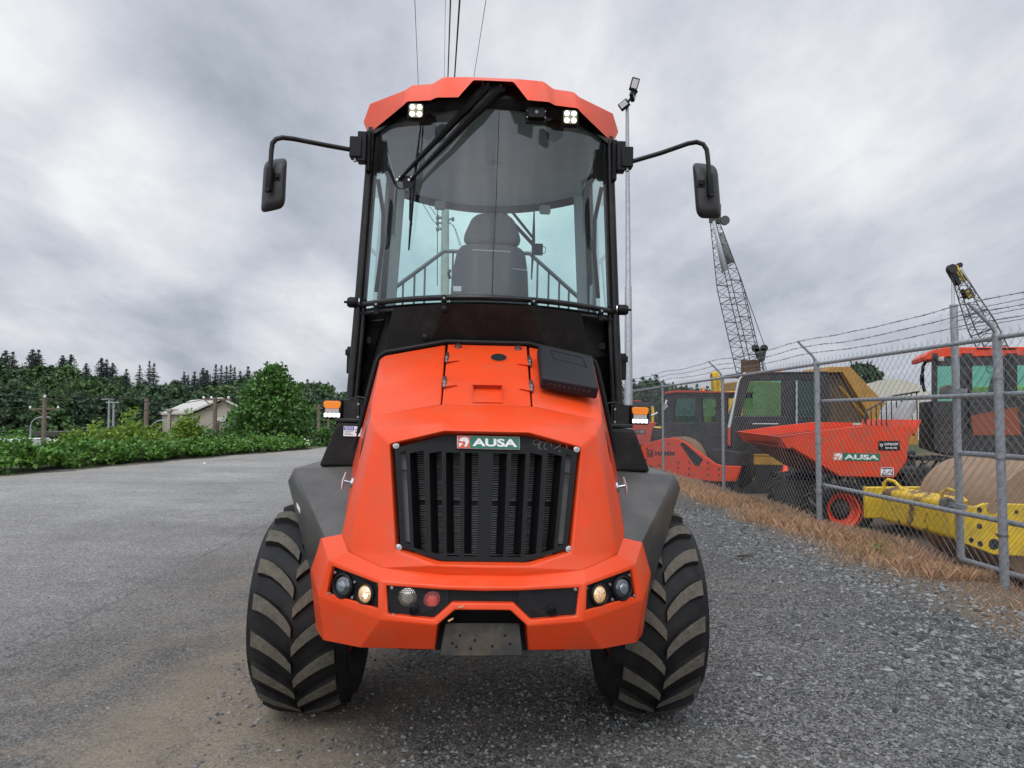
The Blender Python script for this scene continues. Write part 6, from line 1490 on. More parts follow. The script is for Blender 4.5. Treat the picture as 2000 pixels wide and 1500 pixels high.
# --- cream fabric storage dome
k = MB(); N_ = 26; c_ = W(1745, 815, 62); hw_ = 5.2
for i in range(N_): pass
prof = [(math.cos(math.pi * i / N_) * hw_, max(0.0, math.sin(math.pi * i / N_)) ** .8 * 5.6) for i in range(N_ + 1)]
fr_ = [Vector((c_.x + x, 62, YG + z)) for x, z in prof]; sh = Vector((6.5, 16, 0))
n_ = len(fr_); mid = [p + sh * .5 for p in fr_]
k.add(fr_ + mid + [p + sh for p in fr_], [(j * n_ + i, j * n_ + i + 1, (j + 1) * n_ + i + 1, (j + 1) * n_ + i) for j in range(2) for i in range(n_ - 1)], 0, True)
k.add(fr_, [list(range(n_))]); k.add([p + sh for p in fr_], [list(range(n_))[::-1]])
DM = k.build('storage_dome', mat('cream_fabric', (.50, .48, .40), .8, var=.06, vscale=.6), None); tag(DM, 'cream fabric storage dome seen through the fence beside the orange cab', 'dome')
# ---------------------------------------------------------------- roadside plants, lowland, far wood
MT['leaf_hedge'] = mat('bramble_leaf', (0.095, 0.215, 0.030), 0.5, island=0.55, transl=0.3)
MT['leaf_lime'] = mat('lime_leaf', (0.17, 0.27, 0.03), 0.55, island=0.4, transl=0.35)
MT['leaf_maple'] = mat('maple_leaf', (0.070, 0.165, 0.028), 0.5, island=0.5, transl=0.3)
MT['leaf_dark'] = mat('dark_leaf', (0.046, 0.088, 0.038), 0.7, island=0.5, transl=0.2)
MT['leaf_mid'] = mat('mid_leaf', (0.070, 0.135, 0.040), 0.7, island=0.5, transl=0.2)
MT['needle'] = mat('conifer_needles', (0.036, 0.058, 0.044), 0.8, island=0.45, transl=0.1)
MT['blossom'] = mat('white_blossom', (0.75, 0.73, 0.68), 0.7)
MT['cream_wall'] = mat('cream_wall', (0.34, 0.30, 0.24), 0.8, var=0.08, vscale=.3)
MT['cream_roof'] = mat('pale_metal_roof', (0.46, 0.45, 0.40), 0.6, var=0.05, vscale=.3)
MT['shed'] = mat('dark_shed', (0.05, 0.045, 0.04), 0.8)

def leaf_quads(c, size, g, up=0.35, asp=0.62):
    """one pointed leaf per centre"""
    n = len(c); d = g.normal(0, 1, (n, 3)); d /= np.linalg.norm(d, axis=1)[:, None]
    nr = g.normal(0, 1, (n, 3)); nr[:, 2] += up * 3; b = np.cross(d, nr); b /= np.linalg.norm(b, axis=1)[:, None] + 1e-9
    s = (size * g.uniform(.65, 1.35, n))[:, None]
    V = np.stack([c - d * s * .5, c + b * s * asp * .5 + d * s * .05, c + d * s * .5, c - b * s * asp * .5 + d * s * .05], 1)
    i = np.arange(n) * 4
    return V.reshape(-1, 3), np.stack([i, i + 1, i + 2, i + 3], -1)
def clumped(g, centres, radii, per, squash=.75):
    k = np.repeat(np.arange(len(centres)), per)
    d = g.normal(0, 1, (len(k), 3)); d /= np.linalg.norm(d, axis=1)[:, None]
    r = g.uniform(0, 1, len(k)) ** .45
    d[:, 2] *= squash
    return centres[k] + d * (radii[k] * r)[:, None]
def broad_crown(seed, h, w, base, nclump, per, leaf, power=.6, lean=0.0, taper=.25):
    g = np.random.default_rng(seed); C = []
    while len(C) < nclump:
        t = g.uniform(0, 1); rad = w / 2 * (math.sin(math.pi * min(1, .10 + .88 * t)) ** power) * (1.0 - taper * t ** 1.4)
        a = g.uniform(0, 6.283); r = rad * g.uniform(0, 1) ** .4
        C.append((r * math.cos(a) + lean * t, r * math.sin(a), base + (h - base) * t))
    C = np.array(C); rad = g.uniform(.10, .22, nclump) * w * .75
    return leaf_quads(clumped(g, C, rad, per), leaf, g)
def conifer_crown(seed, h, w, base, tiers, leaf, gap=0.0, slope=.5):
    g = np.random.default_rng(seed); P = []
    for i in range(tiers):
        t = (i + g.uniform(-.3, .3)) / tiers; t = min(max(t, 0), .99); z = base + (h - base) * t
        R_ = min(w / 2, slope * (1 - t) + .010) * g.uniform(.7, 1.15)
        for b in range(int(9 + 9 * (1 - t))):
            if g.uniform() < gap: continue
            a = g.uniform(0, 6.283); L_ = R_ * g.uniform(.55, 1.1); m = max(3, int(L_ / leaf * 2.2))
            s = np.linspace(.1, 1, m)
            q = np.stack([s * L_ * math.cos(a), s * L_ * math.sin(a), z - .28 * L_ * s + .10 * L_ * s ** 2], -1)
            P.append(q + g.normal(0, leaf * .22, q.shape))
    return leaf_quads(np.concatenate(P), leaf * 1.3, g, up=.8, asp=.55)
def trunk(parent, h, r, limbs=5, seed=1, w=1.0, name='trunk'):
    g = random.Random(seed); k = MB()
    k.tube([(0, 0, -.3), (g.uniform(-.05, .05) * h * .2, 0, h * .35), (0, g.uniform(-.05, .05) * h * .3, h * .7), (0, 0, h * .92)], [r, r * .8, r * .5, r * .12], 8)
    for i in range(limbs):
        z = h * (.3 + .5 * i / max(1, limbs)); a = g.uniform(0, 6.28); L_ = w * g.uniform(.2, .38)
        k.tube([(0, 0, z), (math.cos(a) * L_ * .5, math.sin(a) * L_ * .5, z + L_ * .45), (math.cos(a) * L_, math.sin(a) * L_, z + L_ * .7)], [r * .45, r * .3, r * .1], 5)
    return k.build(name, 'bark', parent, off=(0, 0, 0))

# --- bramble bushes along the left edge of the road
def bush(name, label, cat, cx, cy, lx, ly, h, n, leaf, m, seed, rot=0.0, group=None, stems=True):
    g = np.random.default_rng(seed); z = gzf(cx, cy)
    t = thing(name, label, cat, (cx, cy, z), rot, group)
    C = []
    while len(C) < n:
        u, v = g.uniform(-1, 1, 2)
        if u * u + v * v > 1: continue
        top = h * (1 - .55 * (u * u + v * v)) * g.uniform(.75, 1.1)
        C.append((u * lx / 2, v * ly / 2, top * g.uniform(.12, 1) ** .55))
    C = np.array(C); C[:, 2] *= 1 + .25 * np.sin(C[:, 0] * 5 + seed) * np.sin(C[:, 1] * 4); V, Q = leaf_quads(clumped(g, C, g.uniform(.08, .2, n) * h + leaf * .5, 14, .7), leaf, g, up=.7, asp=.75)
    fast_mesh('foliage', V, Q, m, t)
    if stems:
        k = MB()
        for i in range(12):
            a, b = g.uniform(-.4, .4) * lx, g.uniform(-.4, .4) * ly; k.tube([(a * .7, b * .7, -.1), (a, b, h * .45), (a * 1.15, b * 1.15, h * .75)], [.012, .009, .004], 4)
        k.build('stems', 'bark', t, off=(0, 0, 0))
    return t
hb_ = [(11.2, .95, 'at the near left edge of the picture'), (14.0, 1.0, 'spilling over the verge at far left'), (16.6, .98, 'below the white trailers'), (19.0, .95, 'in front of the bare wooden pole'), (21.3, .82, 'left of the lime green shrub'),
       (23.4, .75, 'at the foot of the tall lime green shrub'), (25.4, .72, 'by the round lime green shrub'), (27.2, .66, 'between the round shrub and the dark pole'), (29.2, .60, 'in front of the leafy maple'), (31.2, .55, 'at the far end of the verge')]
for i, (y, h, w_) in enumerate(hb_):
    bush('bramble_bush', 'low leafy bramble bush ' + w_, 'bush', float(road_left(min(y, 31))) - .95 - (.25 if i < 8 else .0), y, 2.0, 3.3, h, 300, .125 if i < 5 else .12, 'leaf_hedge', 100 + i, 0, 'bramble bushes along the road verge')
def at(px, Y): return W(px, 800, Y).x
for px, Y, w_, h, py, lab, m in ((262, 26.5, 2.2, 1.5, 0, 'lime green sapling cluster with upright shoots behind the bramble bushes', 'leaf_lime'), (205, 24.5, 1.8, 1.2, 0, 'lime green shrub left of the tall saplings', 'leaf_lime'),
                                 (368, 30, 1.5, 1.55, 0, 'small round yellow green shrub left of the dark wooden pole', 'leaf_lime'), (150, 24, 1.2, .95, 0, 'small lime green shrub near the white trailers', 'leaf_lime'), (640, 40, 1.6, 1.3, 0, 'dark green bush at the end of the road beside the marker lamp', 'leaf_maple'), (412, 29.5, .8, .8, 0, 'small reddish green bush at the foot of the dark pole', 'leaf_mid')):
    x = at(px, Y); bush('shrub', lab, 'shrub', x, Y, w_, w_, h + max(0, -gzf(x, Y)) * .0, 130, .15, m, int(px), 0)
k = MB(); g = np.random.default_rng(5)
bl = thing('wild_roses', 'white wild rose blossoms scattered over the brambles near the maple', 'flowers', (at(520, 30.5), 30.5, 0))
V, Q = leaf_quads(np.stack([g.uniform(-2.6, 2.4, 34), g.uniform(-.6, .6, 34), g.uniform(.35, .72, 34)], -1), .09, g, up=.2, asp=.9); fast_mesh('blossoms', V, Q, 'blossom', bl)
# the leafy maple at the bend
mx_, my_ = at(532, 35), 35.0; mz = gzf(mx_, my_)
MP_ = thing('maple_tree', 'dense green young maple tree at the bend of the road, right of the cream warehouse', 'tree', (mx_, my_, mz))
H_ = W(527, 722, 35).z - mz
V, Q = broad_crown(31, H_, 4.5, .25, 270, 40, .21, .42, 0.0, .78); fast_mesh('crown', V, Q, 'leaf_maple', MP_); trunk(MP_, H_, .12, 7, 4, 3.0)

# --- lowland poles and lamps
def pole_thing(name, label, cat, px, pyt, Y, r, lean=0, arm=None, m='wood_pole', r2=None):
    x = at(px, Y); z = gzf(x, Y); t = thing(name, label, cat, (x, Y, z)); zt = W(px, pyt, Y).z - z
    k = MB(); k.tube([(0, 0, -.2), (0, 0, zt * .5), (lean, 0, zt)], [r, r * .9, r2 or r * .8], 10); k.build('pole', m, t, off=(0, 0, 0))
    return t, zt
t, zt = pole_thing('utility_pole', 'pale wooden utility pole with crossarm above the white trailers', 'pole', 87, 776, 46, .16)
k = MB(); k.box((0, 0, zt - .75), (1.9, .1, .1)); k.tube([(0, 0, zt - 1.2), (-.6, 0, zt - .78)], .03, 5); k.tube([(0, 0, zt - 1.2), (.6, 0, zt - .78)], .03, 5); k.build('crossarm', 'wood_pole', t, off=(0, 0, 0))
k = MB()
for x in (-.9, .0, .85): k.lathe([(.05, 0), (.07, .08), (.04, .16), (0, .17)], (x, 0, zt - .72 if x else zt), (0, 0, 1), 8)
k.build('insulators', 'white', t, off=(0, 0, 0))
t, zt = pole_thing('utility_pole', 'dark brown utility pole with crossarm in front of the cream warehouse', 'pole', 420, 776, 38, .13)
k = MB(); k.box((.1, 0, zt - .12), (1.5, .1, .1)); k.tube([(0, 0, zt - .65), (-.55, 0, zt - .15)], .03, 5); k.tube([(0, 0, zt - .65), (.55, 0, zt - .15)], .03, 5); k.build('crossarm', 'wood_pole', t, off=(0, 0, 0))
k = MB()
for x in (-.62, -.2, .7): k.lathe([(.05, 0), (.07, .06), (.04, .12), (0, .13)], (x, 0, zt - .07), (0, 0, 1), 8)
k.build('insulators', 'white', t, off=(0, 0, 0))
pole_thing('post', 'weathered short pole standing right against the dark utility pole', 'pole', 426, 822, 38.5, .10)
t, zt = pole_thing('utility_pole', 'slim distant utility pole left of the marker lamp', 'pole', 623, 790, 58, .15)
k = MB(); k.box((-.3, 0, zt - .3), (1.1, .09, .09)); k.build('crossarm', 'wood_pole', t, off=(0, 0, 0))
pole_thing('utility_pole', 'short thin dark pole beneath the left marker lamp', 'pole', 642, 815, 62, .12)
pole_thing('utility_pole', 'dark far utility pole standing before the flat roofed annex', 'pole', 286, 778, 85, .3)
for px, pyt, side, lab in ((61, 814, 1, 'curved street lamp left of the pale utility pole'), (296, 820, 1, 'curved street lamp below the cream annex'), (403, 822, 1, 'curved street lamp just left of the dark utility pole'), (352, 828, 1, 'curved street lamp above the round shrub')):
    Y = 60; t, zt = pole_thing('street_lamp', lab, 'street lamp', px, pyt + 18, Y, .09, m='galv')
    k = MB(); s_ = Y / F; k.tube([(0, 0, zt - .1)] + [(s_ * (22 * (1 - math.cos(a))), 0, zt + s_ * 17 * math.sin(a)) for a in np.linspace(0, 1.5, 7)], .055, 6); k.box((s_ * 27, 0, zt + s_ * 17), (.7, .2, .12)); k.build('lamp_arm', 'galv', t, off=(0, 0, 0))
for px, pyt, lab in ((213, 780, 'tall twin headed lamp post, left one of the pair'), (222, 786, 'tall lamp post with two heads, right one of the pair')):
    t, zt = pole_thing('street_lamp', lab, 'street lamp', px, pyt, 78, .14, m='galv'); k = MB(); k.box((-.35, 0, zt), (.9, .25, .14)); k.box((.3, 0, zt), (.5, .25, .14)); k.build('lamp_head', 'galv', t, off=(0, 0, 0))
# wires of the lowland lines
wl = [((-60, 742, 46), (87, 776, 46)), ((-60, 760, 46), (72, 782, 46)), ((-60, 792, 46), (102, 782, 46)), ((103, 783, 46), (420, 800, 60)), ((90, 779, 46), (215, 812, 70)), ((-60, 744, 40), (250, 775, 40)), ((250, 775, 40), (405, 778, 38)), ((-60, 757, 40), (260, 778, 40)), ((430, 778, 38), (480, 792, 60)), ((560, 806, 58), (620, 797, 58)), ((560, 812, 58), (626, 800, 58)), ((-40, 838, 52), (86, 826, 46))]
for i, (a, b) in enumerate(wl):
    A, B = W(*a), W(*b); k = MB(); pts = [A.lerp(B, t) - Vector((0, 0, 4 * t * (1 - t) * .35)) for t in np.linspace(0, 1, 9)]; k.tube(pts, .018, 4)
    o = k.build('power_line', 'cable', None); tag(o, 'thin dark power line strung between the lowland utility poles', 'wire', 'power lines over the lowland')

# --- warehouse
WH = thing('warehouse', 'cream gabled warehouse with pale metal roof in front of the wooded hill', 'building', tuple(W(400, 835, 118))); wo = WH.location.copy()
G_ = [W(*q) for q in ((375, 809, 112), (438, 782, 112), (478, 802, 112), (478, 850, 112), (375, 850, 112))]; dv_ = W(317, 809, 128) - W(375, 809, 112)
k = MB(); k.prism(G_, dv_); k.build('wall', 'cream_wall', WH, off=wo)
k = MB(); ov = Vector((.6, -1.2, 0)); e_ = Vector((0, 0, .35)); lo_e = (G_[0] - G_[1]) * .06; ro_e = (G_[2] - G_[1]) * .10
for a, b in ((G_[0] + lo_e, G_[1]), (G_[1], G_[2] + ro_e)):
    st = Vector((0, -.9, .12)); k.hexa([a + st, b + st, b + dv_, a + dv_, a + st + e_, b + st + e_, b + dv_ + e_, a + dv_ + e_])
k.build('roof', 'cream_roof', WH, off=wo)
k = MB(); q = [W(427 + d, 815, 111.8) for d in (0, 20)]; k.prism([q[0], q[1], q[1] - Vector((0, 0, .7)), q[0] - Vector((0, 0, .7))], (0, -1.2, 0)); k.build('canopy', 'cream_roof', WH, off=wo)
for d in (0, 13, 27):
    k = MB(); a = W(331 + d, 806, 121); k.box(a + Vector((0, 0, -2)), (.5, .5, 4.4)); k.box(a + Vector((0, 0, .4)), (.9, .9, .5)); k.build('vent_duct', 'cream_wall', WH, off=wo)
AN = thing('annex', 'low flat roofed cream annex left of the gabled warehouse', 'building', tuple(W(280, 840, 135))); an = AN.location.copy()
k = MB(); q = [W(*p) for p in ((222, 809, 135), (318, 809, 135), (318, 850, 135), (222, 850, 135))]; k.prism(q, (0, 12, 0)); k.build('wall', 'cream_wall', AN, off=an)
k = MB(); q = [W(*p) for p in ((222, 808, 134), (262, 806, 134), (262, 812, 134), (222, 814, 134))]; k.prism(q, (0, 13, .4)); q = [W(*p) for p in ((260, 804, 134), (320, 805, 134), (320, 809, 134), (260, 809, 134))]; k.prism(q, (0, 14, .4)); k.build('roof', 'cream_roof', AN, off=an)
k = MB(); q = [W(*p) for p in ((268, 816, 133), (328, 817, 133), (328, 828, 133), (268, 828, 133))]; k.prism(q, (0, 1.5, 0)); k.build('loading_bay', 'shed', AN, off=an)
# --- white trailers, dark flat roof, green truck
for px0, px1, pyt, pyb, Y, lab in ((-60, 76, 857, 868, 52, 'long white trailer top showing over the brambles at far left'), (80, 140, 860, 866, 56, 'shorter white trailer top right of the pale pole')):
    a, b = W(px0, pyt, Y), W(px1, pyt, Y); z0 = gzf(a.x, Y); t = thing('trailer', lab, 'trailer', ((a.x + b.x) / 2, Y, z0)); k = MB(); hh = a.z - z0
    k.box((0, 0, hh / 2 + .5), (b.x - a.x, 2.5, hh - 1.0)); k.box((0, 0, hh - .03), (b.x - a.x + .06, 2.56, .1)); k.build('body', 'white', t, off=(0, 0, 0), bevel=.04)
    for wx in (-.4, -.3, .3, .4):
        k = MB(); k.lathe([(.2, -.15), (.5, -.15), (.5, .15), (.2, .15)], ((b.x - a.x) * wx, -1.1, .5), (0, 1, 0), 20); k.build('wheel', 'rubber', t, off=(0, 0, 0))
    k = MB(); k.box((0, 0, .85), (b.x - a.x - .4, 1.2, .3)); k.build('chassis', 'under', t, off=(0, 0, 0))
Y = 49; a = W(4, 866, Y); z0 = gzf(a.x, Y); t = thing('truck', 'bright green truck roof and dark windscreen at the left edge above the brambles', 'truck', (a.x, Y, z0)); hh = a.z - z0
k = MB(); k.prism([(-1.6, -1, .5), (.35, -1, .5), (.35, -1, hh - .4), (-.1, -1, hh), (-1.6, -1, hh + .05)], (0, 2, 0)); k.build('body', mat('lime_green_paint', (.16, .5, .03), .4), t, off=(0, 0, 0), bevel=.06)
k = MB(); k.prism([(.3, -1.02, hh - .55), (.75, -1.02, hh - .5), (.7, -1.02, hh - .05), (.3, -1.02, hh - .02)], (0, 2.04, 0)); k.build('windscreen', 'black', t, off=(0, 0, 0))
for wx in (-1.1, .0):
    k = MB(); k.lathe([(.15, -.12), (.42, -.12), (.42, .12), (.15, .12)], (wx, -.9, .42), (0, 1, 0), 18); k.build('wheel', 'rubber', t, off=(0, 0, 0))
Y = 66; a, b = W(92, 843, Y), W(146, 843, Y); t = thing('open_shed', 'dark flat roofed shed right of the pale utility pole', 'shed', ((a.x + b.x) / 2, Y, gzf(a.x, Y))); hh = a.z - gzf(a.x, Y)
k = MB(); k.box((0, 0, hh - .15), (b.x - a.x, 5, .35)); k.build('roof', 'shed', t, off=(0, 0, 0))
for x in (-.45, .45):
    k = MB(); k.tube([((b.x - a.x) * x, -2.2, 0), ((b.x - a.x) * x, -2.2, hh - .2)], .08, 6); k.build('post', 'galv', t, off=(0, 0, 0))

# --- the wooded hill
def hill_z(x, y):
    r = 6.5 * sstep(-30, -120, x) * sstep(120, 230, y) + 9.0 * sstep(130, 320, y)
    return r - 4.6
xs = np.linspace(-420, 190, 50); ys = np.linspace(112, 420, 34)
tag(grid('hill', xs, ys, lambda X, Y: np.where(Y < 120, -6.0, hill_z(X, Y)) * (1 - sstep(-10, 20, X)) + (-1.5) * sstep(-10, 20, X), mat('hill_soil', (.03, .045, .018), .95, var=.3, vscale=.1)), kind='structure')
kinds = [broad_crown(61, 1.0, .80, .06, 120, 16, .085, .5), broad_crown(62, 1.0, .70, .10, 110, 16, .085, .6), broad_crown(63, 1.0, .95, .05, 130, 16, .085, .45), conifer_crown(64, 1.0, .36, .08, 26, .040)]
g = np.random.default_rng(77); Vd, Qd, Vm, Qm, Vn, Qn = [], [], [], [], [], []; nd = nm = nn = 0
def put(kind, x, y, z, h, ang, mid):
    global nd, nm, nn
    V, Q = kinds[kind]; c, s = math.cos(ang), math.sin(ang)
    P = np.stack([(V[:, 0] * c - V[:, 1] * s) * h + x, (V[:, 0] * s + V[:, 1] * c) * h + y, V[:, 2] * h + z], -1)
    if kind == 3: Vn.append(P); Qn.append(Q + nn); nn += len(P)
    elif mid: Vm.append(P); Qm.append(Q + nm); nm += len(P)
    else: Vd.append(P); Qd.append(Q + nd); nd += len(P)
# skyline of the photograph: the row where the wood meets the sky, by column
sky_px = [-80, 0, 60, 140, 200, 250, 300, 340, 400, 470, 520, 580, 640, 690, 760]
sky_py = [690, 700, 722, 724, 734, 742, 746, 742, 745, 742, 744, 746, 756, 766, 770]
for row, (Y, step, fac) in enumerate(((135, 9, .62), (155, 9, .78), (178, 9, .92), (205, 9, 1.0), (235, 10, 1.0))):
    for px in np.arange(-90, 760, step * 1350 / Y * .55):
        px_ = px + g.uniform(-12, 12); Y_ = Y + g.uniform(-8, 8); p = W(px_, 800, Y_); base = float(hill_z(p.x, Y_)) - 1
        zt = W(px_, interp(px_, sky_px, sky_py), Y_).z; zt = 1.7 + (zt - 1.7) * fac * g.uniform(.80, 1.07)
        h = max(5, zt - base)
        put(int(g.integers(0, 3)), p.x, Y_, base, h * .98, g.uniform(0, 6.28), g.uniform() < .42)
for px in np.arange(-60, 460, 15):      # pale scrub in front of the wood
    Y_ = g.uniform(84, 104); p = W(px + g.uniform(-8, 8), 800, Y_); h = g.uniform(3.2, 5.2); put(int(g.integers(0, 3)), p.x, Y_, -4.8, h, g.uniform(0, 6), True)
for px in np.arange(440, 700, 17):
    Y_ = g.uniform(84, 125); p = W(px + g.uniform(-8, 8), 800, Y_); h = g.uniform(4.0, 7.5); put(int(g.integers(0, 3)), p.x, Y_, -4.2, h, g.uniform(0, 6), g.uniform() < .6)
for px in np.arange(745, 1215, 9):      # the same wood carries on behind the dumper
    Y_ = g.uniform(105, 150); p = W(px, 800, Y_); zt = W(px, 766 + g.uniform(-4, 8), Y_).z; put(int(g.integers(0, 3)), p.x, Y_, -4.5, zt + 4.5, g.uniform(0, 6), g.uniform() < .3)
for px in np.arange(1215, 1440, 9):     # wood beyond the yard
    Y_ = g.uniform(105, 150); p = W(px, 800, Y_); zt = W(px, interp(px, [1215, 1250, 1300, 1340, 1400, 1450], [770, 748, 750, 762, 768, 764]) + g.uniform(-3, 8), Y_).z; put(int(g.integers(0, 3)), p.x, Y_, -2, zt + 2, g.uniform(0, 6), g.uniform() < .3)
for px in (1672, 1684, 1695):
    Y_ = 95.0; p = W(px, 800, Y_); zt = W(px, 714, Y_).z; put(1, p.x, Y_, -2, zt + 2, g.uniform(0, 6), False)
tag(fast_mesh('wood', np.concatenate(Vd), np.concatenate(Qd), 'leaf_dark'), 'dark green broadleaf wood covering the hill', 'wood', kind='stuff')
tag(fast_mesh('thicket', np.concatenate(Vm), np.concatenate(Qm), 'leaf_mid'), 'paler green broadleaf trees and scrub mixed through the wooded hill', 'wood', kind='stuff')
# conifers that stand out on the skyline
con = [conifer_crown(71, 1.0, .46, .04, 40, .026, 0, .52), conifer_crown(72, 1.0, .36, .06, 40, .024, .05, .42), conifer_crown(73, 1.0, .24, .10, 36, .022, .25, .28)]
cme = []
for i, (V, Q) in enumerate(con):
    k = fast_mesh('crown', V, Q, 'needle'); cme.append(k.data); bpy.data.objects.remove(k)
tb = MB(); tb.tube([(0, 0, -.05), (0, 0, .5), (0, 0, .97)], [.016, .010, .002], 6); tk = tb.build('trunk', 'bark', None); tme = tk.data; bpy.data.objects.remove(tk)
sk = [(8, 685, 0, ''), (22, 688, 1, ''), (60, 683, 0, 'biggest dark conifer on the skyline at far left'), (72, 684, 1, ''), (120, 695, 0, ''), (136, 693, 0, 'bushy conifer with a broad top, second group on the skyline'), (166, 711, 0, ''), (196, 700, 0, 'tallest of the third clump of dark conifers on the skyline'), (206, 703, 1, ''), (218, 710, 0, ''), (245, 722, 1, ''), (271, 714, 2, 'thin lone conifer spire left of the paired spires'), (290, 706, 2, ''), (299, 710, 2, ''),
      (358, 728, 1, ''), (366, 734, 1, ''), (379, 727, 1, ''), (395, 720, 0, ''), (403, 724, 0, ''), (420, 712, 2, ''), (431, 714, 2, ''), (441, 716, 2, ''), (449, 713, 2, 'sparse tall conifer above the warehouse gable'), (457, 718, 2, ''), (468, 726, 1, ''), (483, 717, 1, 'narrow conifer just left of the maple top'), (503, 738, 1, ''), (600, 742, 1, '')]
for i, (px, py, kd, lab) in enumerate(sk):
    Y_ = 215 + 12 * math.sin(i * 2.3); p = W(px, 800, Y_); b_ = float(hill_z(p.x, Y_)); h = W(px, py - 3, Y_).z - b_
    t = thing('conifer', lab or 'dark conifer rising above the broadleaf wood on the far hill', 'tree', (p.x, Y_, b_), i * 1.7, 'conifers on the far skyline')
    for nm_, me in (('crown', cme[kd]), ('trunk', tme)): o = bpy.data.objects.new(nm_, me); SC.collection.objects.link(o); o.parent = t
    sc_ = (1.0, 1.0, 1.0)[kd]; t.scale = (h * sc_, h * sc_, h)
for i, (px, py) in enumerate(((1238, 738), (1256, 733), (1283, 729), (1362, 748), (1382, 752), (1690, 712))):
    Y_ = 110 + 5 * i; p = W(px, 800, Y_); h = W(px, py, Y_).z + 2
    t = thing('conifer', 'dark shaggy pine beyond the machine yard', 'tree', (p.x, Y_, -2), i, 'pines beyond the yard')
    for nm_, me in (('crown', cme[1]), ('trunk', tme)): o = bpy.data.objects.new(nm_, me); SC.collection.objects.link(o); o.parent = t
    t.scale = (h * 1.1, h * 1.1, h)

# --- utility pole seen through the cab and the wires overhead
px_ = at(868, 27); UP_ = thing('utility_pole', 'pale wooden utility pole seen through the cab glass left of the seat', 'pole', (px_, 27, gzf(px_, 27)))
k = MB(); k.tube([(0, 0, -.2), (0, 0, 7), (.0, 0, 13.6)], [.19, .165, .13], 12); k.build('pole', mat('pale_pole', (.27, .27, .24), .8, var=.2, vscale=3), UP_, off=(0, 0, 0))
for zpx, sd in ((426, -1), (436, -1), (448, -1), (428, 1)):
    z = W(868, zpx, 27).z - UP_.location.z; k = MB(); k.box((sd * .22, 0, z), (.22, .08, .05)); k.lathe([(.05, -.08), (.07, 0), (.05, .08)], (sd * .30, 0, z), (0, 0, 1), 10); k.build('insulator', 'fender', UP_, off=(0, 0, 0))
k = MB(); k.tube([(-.30, -.02, W(868, 380, 27).z), (-.30, -.02, W(868, 560, 27).z)], .018, 5); k.build('conduit', 'cable', UP_, off=(0, 0, 0))
k = MB(); k.box((0, -.1, 13.0), (2.4, .1, .12)); k.build('crossarm', 'wood_pole', UP_, off=(0, 0, 0))
base = UP_.location
def wire(label, pa, pb, r, grp='overhead wires above the cab', sag=.0):
    k = MB(); k.tube([pa.lerp(pb, t) - Vector((0, 0, sag * 4 * t * (1 - t))) for t in np.linspace(0, 1, 13)], r, 5); o = k.build('overhead_wire', 'cable', None); tag(o, label, 'wire', grp)
for (xa, ya), (xb, yb_), r, lab, Yb, Ya in (((880, 0), (875, 150), .022, 'left one of the two thick black overhead wires above the cab roof', 17.5, 24), ((898, 0), (888, 150), .026, 'right one of the two thick black overhead wires above the cab roof', 17.5, 24), ((870, -5), (868, 150), .006, 'hair thin overhead wire hugging the thick pair above the roof', 17.5, 24), ((810, -5), (817, 165), .009, 'leftmost thin grey overhead wire above the cab', 17.5, 24), ((950, -5), (926, 148), .009, 'thin overhead wire slanting right of the thick pair', 17.5, 24)):
    A, B = W(xa, ya, Yb), W(xb, yb_, Ya); d = (A - B); wire(lab, B - d * .45, A + d * 5.5, r)
for q in (((824, 395, 26.6), (845, 430, 26.6), (862, 447, 26.9)), ((832, 392, 26.6), (850, 418, 26.7), (862, 424, 26.9)), ((874, 428, 26.9), (890, 448, 27), (905, 492, 27)), ((874, 434, 26.9), (886, 440, 27), (898, 480, 27))):
    k = MB(); k.tube([W(*p) for p in q], .012, 4); o = k.build('drop_cable', 'cable', None); tag(o, 'thin slack drop cable at the pale pole seen through the cab', 'wire', 'drop cables at the pale pole')

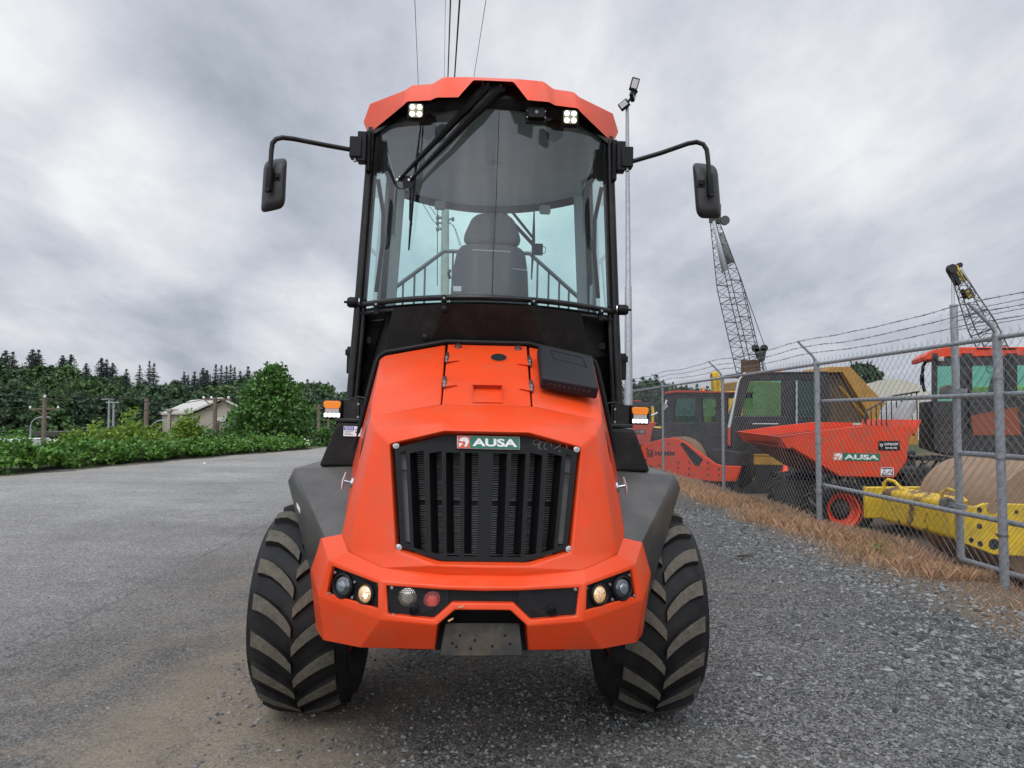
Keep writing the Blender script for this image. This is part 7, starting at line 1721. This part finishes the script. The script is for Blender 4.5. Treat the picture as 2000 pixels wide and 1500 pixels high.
# --- litter, a twig and weeds
def weed(name, label, x, y, h, n, m, seed):
    g = np.random.default_rng(seed); t = thing(name, label, 'weed', (x, y, gzf(x, y)))
    C = np.stack([g.normal(0, h * .3, n), g.normal(0, h * .3, n), g.uniform(.02, h, n)], -1); V, Q = leaf_quads(C, .05, g, up=.6, asp=.5); fast_mesh('leaves', V, Q, m, t)
    k = MB()
    for i in range(4): a = g.uniform(0, 6.28); k.tube([(0, 0, -.02), (math.cos(a) * h * .15, math.sin(a) * h * .15, h * .5), (math.cos(a) * h * .3, math.sin(a) * h * .3, h * .95)], .004, 4)
    k.build('stems', 'bark', t, off=(0, 0, 0))
def gpt(px, py):
    lo, hi = 2.0, 60.0
    for _ in range(40):
        m_ = (lo + hi) / 2; p = W(px, py, m_)
        if p.z > gzf(p.x, p.y): lo = m_
        else: hi = m_
    return W(px, py, lo)
for i, (px, py, h, lab) in enumerate(((1688, 1062, .34, 'leafy green weed under the yellow beam by the fence'), (1715, 1092, .22, 'small green weed left of the gate end post'), (1652, 1050, .26, 'green weed beside the orange wheel rim'))):
    p = gpt(px, py); weed('weed', lab, p.x, p.y, h, 46 if h > .1 else 18, 'leaf_lime', 400 + i)
for i, (px, py, s_, lab) in enumerate(((1612, 1042, .11, 'crumpled white paper at the foot of the second fence post'), (1778, 1098, .10, 'white and red wrapper lying on the dead grass by the gate'), (322, 897, .16, 'white bag lying on the far verge of the road'), (400, 908, .12, 'small scrap of white paper on the far side of the road'))):
    p = gpt(px, py); g = np.random.default_rng(500 + i); k = MB(); n = 7
    for j in range(3):
        a = [Vector((p.x + s_ * .5 * math.cos(q + j) * g.uniform(.5, 1), p.y + s_ * .4 * math.sin(q + j) * g.uniform(.5, 1), p.z + .012 + j * .012 + g.uniform(0, .03))) for q in np.linspace(0, 5.4, n)]
        k.add(a + [sum(a, Vector()) / n + Vector((0, 0, .03))], [(q, (q + 1) % n, n) for q in range(n)])
    o = k.build('paper_scrap', 'white', None, solid=.002); tag(o, lab, 'scrap')
p = gpt(1457, 1088); k = MB(); g = np.random.default_rng(9)
for j in range(9): a = g.uniform(-1, 1); k.tube([p + Vector((-.09 + .02 * j, 0, .01)), p + Vector((-.09 + .02 * j + .03 * a, .04 * a, .03))], .006, 4)
k.tube([p + Vector((-.11, .0, .012)), p + Vector((0, .02, .02)), p + Vector((.11, -.01, .012))], .010, 5)
tag(k.build('twig', 'bark', None), 'dark dry twig lying on the gravel between the right tyre and the grass', 'twig')
